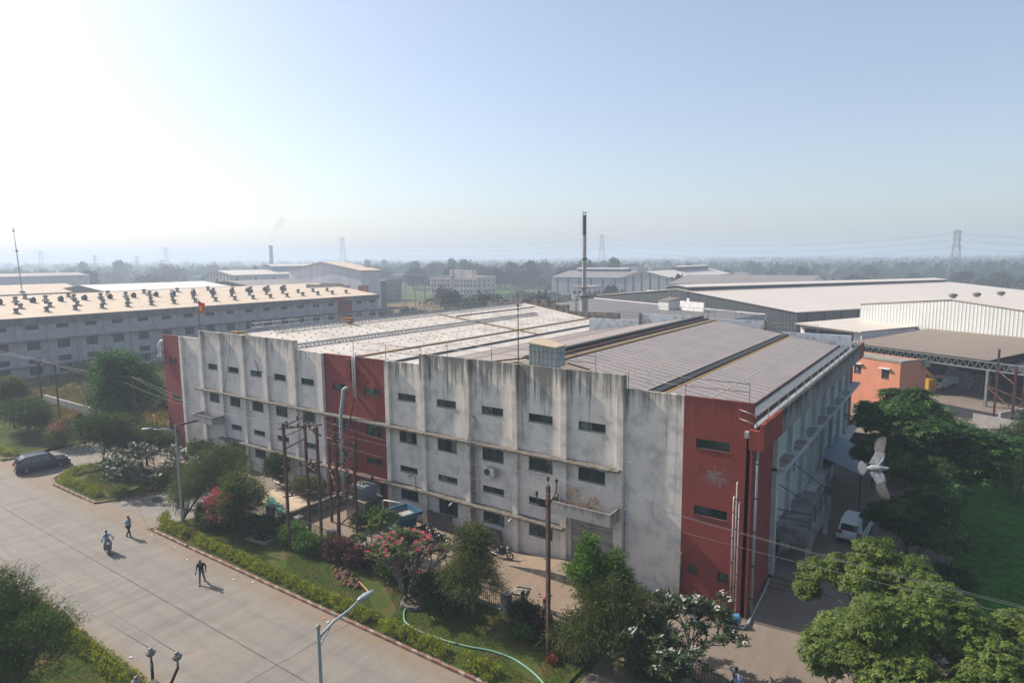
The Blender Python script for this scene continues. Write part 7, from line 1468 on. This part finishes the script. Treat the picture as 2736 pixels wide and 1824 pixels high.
# ------------------------------------------------------------------ people
MSKIN = M('skin', (.10,.05,.03), (.08,.04,.025), 8, .6); MHAIR = M('black_hair', (.01,.009,.008), rough=.6); MSHOE = M('dark_shoe', (.03,.022,.018), rough=.6); MEYE = M('eye_white', (.6,.58,.55), rough=.3)
def skinmesh(name, verts, edges, radii, mat_, parent, root=0, sub=1):
    me = bpy.data.meshes.new(name); me.from_pydata([tuple(v) for v in verts], edges, []); me.materials.append(mat_)
    o = bpy.data.objects.new(name, me); col.objects.link(o); o.parent = parent
    sk = o.modifiers.new('skin', 'SKIN'); sk.use_smooth_shade = True; lay = me.skin_vertices[0].data
    for i, r in enumerate(radii): lay[i].radius = (r, r) if not hasattr(r, '__len__') else r; lay[i].use_root = (i == root)
    if sub: s_ = o.modifiers.new('s', 'SUBSURF'); s_.levels = sub; s_.render_levels = sub
    return o
def person(label, loc, rz, J, shirt, trousers, sleeve='long', extra=None, hold=None, back=.0):
    """J: joints in local metres, +y is forward"""
    t = thing('person', label, 'person', loc, rz); V_ = []; E_ = []; Rr = []
    def v(p, r): V_.append(Vector(p)); Rr.append(r); return len(V_)-1
    def e(a, b): E_.append((a, b)); return b
    pel = v(J['pelvis'], (.14,.11)); wa = e(pel, v(J['waist'], (.13,.10))); chs = e(wa, v(J['chest'], (.16,.115))); nk = e(chs, v(J['neck'], .055)); hd = Vector(J['head']); hb_ = e(nk, v(hd-Vector((0,0,.07)), .068)); hm = e(hb_, v(hd, (.078,.095))); e(hm, v(hd+Vector((0,0,.08)), .068))
    f_ = Vector(J.get('face', (0,1,0))).normalized(); e(hm, v(hd+f_*.095-Vector((0,0,.01)), .016))
    for s in ('l', 'r'):
        sh_ = e(chs, v(J['sh'+s], .06)); el = e(sh_, v(J['el'+s], .042)); wr = e(el, v(J['wr'+s], .028)); w_ = Vector(J['wr'+s]); d = (w_-Vector(J['el'+s])).normalized(); pm = e(wr, v(w_+d*.07, .032)); sd_ = d.orthogonal().normalized(); n2 = d.cross(sd_)
        for k in range(4):
            o_ = sd_*(-.027+.018*k); ln = (.075,.085,.08,.06)[k]; a_ = e(pm, v(w_+d*.105+o_, .0095)); b_ = e(a_, v(w_+d*(.105+ln*.5)+o_+n2*.012, .0088)); e(b_, v(w_+d*(.10+ln*.85)+o_+n2*.035, .008))
        a_ = e(pm, v(w_+d*.07+sd_*.045+n2*.01, .010)); e(a_, v(w_+d*.105+sd_*.055+n2*.02, .0085))
        hp_2 = e(pel, v(J['hp'+s], .082)); kn = e(hp_2, v(J['kn'+s], .056)); an = e(kn, v(J['an'+s], .038)); e(an, v(J['to'+s], .035))
    skinmesh('body', V_, E_, Rr, MSKIN, t)
    A = lambda *k: [Vector(J[q]) for q in k]
    vs_ = A('pelvis','waist','chest','neck','shl','ell','shr','elr'); rr = [(.155,.125),(.15,.12),(.178,.132),.062,.074,.056,.074,.056]; ed = [(0,1),(1,2),(2,3),(2,4),(4,5),(2,6),(6,7)]; vs_[3] = vs_[2].lerp(vs_[3], .75)
    if sleeve == 'long': vs_ += [Vector(J['ell']).lerp(Vector(J['wrl']),.85), Vector(J['elr']).lerp(Vector(J['wrr']),.85)]; rr += [.04,.04]; ed += [(5,8),(7,9)]
    else: vs_[5] = vs_[4].lerp(vs_[5],.8); vs_[7] = vs_[6].lerp(vs_[7],.8)
    skinmesh('shirt', vs_, ed, rr, shirt, t, 1)
    vs_ = [Vector(J['pelvis'])]+A('hpl','knl','anl','hpr','knr','anr'); vs_[0].z -= .02; skinmesh('trousers', vs_, [(0,1),(1,2),(2,3),(0,4),(4,5),(5,6)], [(.15,.12),.095,.073,.058,.095,.073,.058], trousers, t)
    mb = MB(); mb.sphere(hd+Vector((0,0,.035))-f_*.022, (.088,.098,.098), 12, 8); mb.build('hair', MHAIR, t); sd_ = f_.cross(Vector((0,0,1))).normalized()
    for s in (-1,1): MB().sphere(hd+f_*.085+sd_*s*.032+Vector((0,0,.012)), .011, 8, 5).build('eye', MEYE, t)
    for s in 'lr': a, b = Vector(J['an'+s]), Vector(J['to'+s]); MB().tube([a-(b-a)*.3-Vector((0,0,.045)), a-Vector((0,0,.03)), b-Vector((0,0,.01)), b+(b-a)*.15],[.045,.055,.045,.025],8).build('shoe', MSHOE, t)
    return t
def walk(st=.3, sw=.25, lean=.05, h=1.0):
    z = h; return dict(pelvis=(0,0,.95*z), waist=(0,lean*.4,1.10*z), chest=(0,lean*.8,1.32*z), neck=(0,lean*1.0,1.49*z), head=(0,lean*1.5+.02,1.61*z), shl=(-.185,lean*.9,1.40*z), shr=(.185,lean*.9,1.40*z),
      ell=(-.24,lean+sw*.4,1.14*z), elr=(.24,lean-sw*.5,1.14*z), wrl=(-.23,lean+sw*1.1,.92*z), wrr=(.25,lean-sw*.6,.90*z), hpl=(-.09,0,.90*z), hpr=(.09,0,.90*z), knl=(-.10,-st*.15,.50*z), knr=(.09,st*.45,.50*z), anl=(-.10,-st*.95,.12*z), anr=(.09,st*.7,.09*z), tol=(-.10,-st*.95+.12,.045), tor=(.09,st*.7+.15,.05))
MSB_ = M('black_cloth', (.012,.012,.014), rough=.9); MGT = M('grey_trouser', (.13,.14,.15), rough=.9); MLBS = M('light_blue_shirt', (.12,.42,.62), (.10,.36,.56), 6, .9); MBT = M('black_trouser', (.02,.02,.024), rough=.9); MWS = M('white_blue_shirt', (.50,.58,.66), (.42,.50,.58), 6, .9); MJN = M('blue_jeans', (.20,.28,.36), (.15,.21,.28), 6, .9); MPLS = M('pale_blue_shirt', (.30,.42,.66), (.26,.36,.58), 6, .9)
J = walk(.36,.2,.08); J['head'] = (0,.20,1.57); J['neck'] = (0,.12,1.46); J['face'] = (0,.6,-.7); J['wrl'] = (-.28,.04,.93); J['ell'] = (-.27,-.02,1.17); J['elr'] = (.26,-.02,1.16); J['wrr'] = (.30,.10,.93)
t = person('man in black shirt and grey trousers walking with head bowed and a bottle in hand', (-39.85,21.15,.024), -2.3, J, MSB_, MGT)
b = MB().cyl((.30,.12,.86),(.33,.24,.74),.035,n=10).build('hand_bottle', M('dark_bottle',(.02,.02,.02),rough=.3)); b.location = (-39.85,21.15,.024); b.rotation_euler = (0,0,-2.3); tag(b, 'dark bottle in the hand of the man in black', 'bottle')
J = walk(.32,.2,.06); J['elr'] = (.27,-.06,1.16); J['wrr'] = (.08,.18,1.2); J['ell'] = (-.27,-.1,1.15); J['wrl'] = (-.1,.14,1.16); J['head'] = (0,.08,1.60)
person('man in light blue shirt and black trousers walking on the road', (-51.45,21.9,.024), -1.1, J, MLBS, MBT, 'short')
J = dict(pelvis=(0,-.35,.90), waist=(0,-.32,1.04), chest=(0,-.22,1.26), neck=(0,-.18,1.42), head=(0,-.14,1.54), shl=(-.19,-.2,1.34), shr=(.19,-.2,1.34), ell=(-.33,.0,1.14), elr=(.33,.0,1.14), wrl=(-.36,.22,1.08), wrr=(.36,.22,1.08),
         hpl=(-.10,-.32,.86), hpr=(.10,-.32,.86), knl=(-.22,.08,.72), knr=(.22,.08,.72), anl=(-.2,-.06,.33), anr=(.2,-.06,.33), tol=(-.2,.1,.28), tor=(.2,.1,.28))
person('man in pale shirt and jeans riding the black motorcycle', (-49.9,19.75,.024), rider_rz-math.pi/2, J, MWS, MJN)
J = walk(.04,.02,.0); J['elr'] = (.42,.02,1.40); J['wrr'] = (.2,.06,1.62); J['ell'] = (-.25,.03,1.15); J['wrl'] = (-.2,.18,.98)
J['anl'] = (-.1,0,.09); J['tol'] = (-.1,.15,.05); J['knl'] = (-.1,.02,.5)
person('man in pale blue shirt holding a hand to his head at the yard entrance', (-7.75,29.35,.014), 2.6, J, MPLS, MBT)
J = walk(.05,.02,.05); person('tiny person in white at the left foot of the red end bay', (-70.6,34.6,.01), 2.0, J, M('white_shirt',(.6,.6,.58)), MGT)
# ------------------------------------------------------------------ birds
MFE = M('pigeon_grey', (.26,.27,.30), (.20,.21,.235), 14, .8); MQ = M('flight_feather', (.25,.225,.21), (.13,.12,.115), 30, .8, stretch=(1,6,1)); MTL = M('tail_feather', (.34,.34,.34), (.18,.18,.18), 30, .8); MHD = M('pigeon_head', (.10,.12,.15), rough=.6)
pg = thing('pigeon', 'grey pigeon in flight with both wings spread before the dark tree', 'bird', (-.52,6.0,19.25))
# local frame: view-facing plane, x right, y up in the picture; beak towards the right
vd = Vector((-.48,6.0,19.22-21)).normalized(); X_ = r2-vd*r2.dot(vd); X_.normalize(); Y_ = X_.cross(vd)*1.0; 
Mp = Matrix((X_, Y_, -vd)).transposed(); pg.rotation_euler = Mp.to_euler(); pg.scale = (.69,.69,.69)
def skinb(): 
    V_ = [(-.10,0,0),(-.05,0,0),(.0,0,.005),(.06,-.004,.01),(.10,-.006,.012),(.125,-.008,.012),(.152,-.012,.01)]; skinmesh('body', V_, [(i,i+1) for i in range(6)], [.018,.036,.045,.036,.022,.021,.006], MFE, pg, 2, 2)
skinb(); MB().sphere((.125,-.008,.012),(.026,.022,.022),10,7).build('head', MHD, pg)
MB().cyl((.147,-.011,.012),(.168,-.014,.008),.005,.001,n=6).build('beak', MBLP, pg); MB().sphere((.133,-.006,.032),.004,6,4).build('eye', M('bird_eye',(.4,.12,.03),rough=.3), pg)
def feather(mb, base, tip, wd, z0=.0, camber=.006):
    b_, t_ = Vector(base), Vector(tip); d = (t_-b_).normalized(); s = d.cross(Vector((0,0,1))).normalized(); vs_ = []; n = 7
    for i in range(n+1):
        q = i/n; w_ = wd*(math.sin(math.pi*min(1,q*.85+.12))**.6)*(1 if q < .95 else .5); c = b_.lerp(t_, q); vs_ += [c-s*w_*.5, c+Vector((0,0,camber)), c+s*w_*.5]
    fs = [];
    for i in range(n): o = i*3; fs += [(o,o+3,o+4,o+1),(o+1,o+4,o+5,o+2)]
    vs2 = [v_-Vector((0,0,.0012)) for v_ in vs_]; m_ = len(vs_); mb.add(vs_+vs2, fs+[tuple(m_+i for i in f[::-1]) for f in fs], True)
def wing(sgn, kx, up):
    # arm runs from shoulder to wrist, hand feathers fan outwards
    sh_ = Vector((.045, sgn*.03, .01)); wr_ = Vector((.085+kx, sgn*.155, .015)); tip = Vector((.06+kx*1.8, sgn*.30, .0))
    mb = MB()
    for k in range(10): q = k/9; base = sh_.lerp(wr_, .15+q*.8); d = Vector((-.125+.012*q+.02*q, sgn*(.01+.03*q), 0)); feather(mb, base+Vector((0,0,.001*k)), base+d, .034, z0=0)
    mb.build('inner_feathers', MFE, pg); mb = MB()
    for k in range(13):
        q = k/12; base = wr_.lerp(tip, -.12+.37*q); a = math.radians(160-q*86); L = .115+.05*math.sin(q*2.4)+.01*q; d = Vector((math.cos(a)*L*.95, sgn*math.sin(a)*L*1.15, 0)); feather(mb, base+Vector((0,0,.001*k)), base+d, .023)
    mb.build('flight_feathers', MQ, pg)
    mb = MB(); mb.tube([sh_-Vector((.02,sgn*.01,0)), sh_.lerp(wr_,.5)+Vector((.008,0,.004)), wr_, wr_.lerp(tip,.35)],[.020,.016,.011,.004],8); mb.sphere(sh_.lerp(wr_,.45)-Vector((.03,0,-.004)),(.042,.062,.006),12,6); mb.build('wing_arm', MFE, pg)
wing(1, .02, 1); wing(-1, -.005, 1)
mb = MB()
for k in range(12): a = math.radians(180-52+104*k/11); feather(mb, (-.085,.0,.001*k), (-.085+.115*math.cos(a), .115*math.sin(a), .001*k), .026)
mb.build('tail', MTL, pg)
def smallbird(label, loc, rz, s=1.): 
    t = thing('bird', label, 'bird', loc, rz); t.scale = (s,s,s); skinmesh('body', [(-.1,0,0),(0,0,0),(.1,0,.02),(.16,0,.05)], [(0,1),(1,2),(2,3)], [.02,.05,.045,.03], MHD, t, 1, 1)
    MB().add([(-.04,0,0),(.07,0,0),(.05,.2,.1),(-.06,.22,.1),(-.02,.42,.02)],[(0,1,2,3),(3,2,4)]).add([(-.04,0,0),(.07,0,0),(.03,-.2,.12),(-.06,-.22,.12),(-.02,-.4,.2)],[(3,2,1,0),(4,2,3)]).build('wing', MHD, t)
smallbird('dark bird gliding over the white roof', (-43.0,56.0,13.9), 1.0); smallbird('second dark bird with wings up near the lattice rail', (-46.2,62.0,13.6), 2.0); smallbird('small dark bird over the charcoal roof, left one', (-34.5,110,12.0), 1.4, 1.2); smallbird('small dark bird over the charcoal roof, right one', (-31.0,112,11.4), .4, 1.1); smallbird('dark bird flying across the white plaster wall near the red bay', (-16.6,36.0,8.35), 2.2, .9); smallbird('tiny dark bird over the pale mill roofs at the left', (-120,42.5,15.8), .4, 1.1)
# ------------------------------------------------------------------ haze: one closed box of even density
hz = MB().box(-6950,-3050,-1,6950,6950,62).build('haze', None) if False else None
mt = bpy.data.materials.new('haze_air'); mt.use_nodes = True; n_ = mt.node_tree; n_.nodes.remove(n_.nodes['Principled BSDF']); pv = n_.nodes.new('ShaderNodeVolumePrincipled')
pv.inputs['Color'].default_value = (.60,.71,.86,1); pv.inputs['Density'].default_value = .00082; pv.inputs['Anisotropy'].default_value = .2
n_.links.new(pv.outputs[0], n_.nodes['Material Output'].inputs['Volume']); mt.cycles.homogeneous_volume = True
tag(MB().box(-6950,-3050,-1,6950,6950,62).build('haze', mt), 'pale haze hanging over the whole plain', 'haze', kind='stuff')
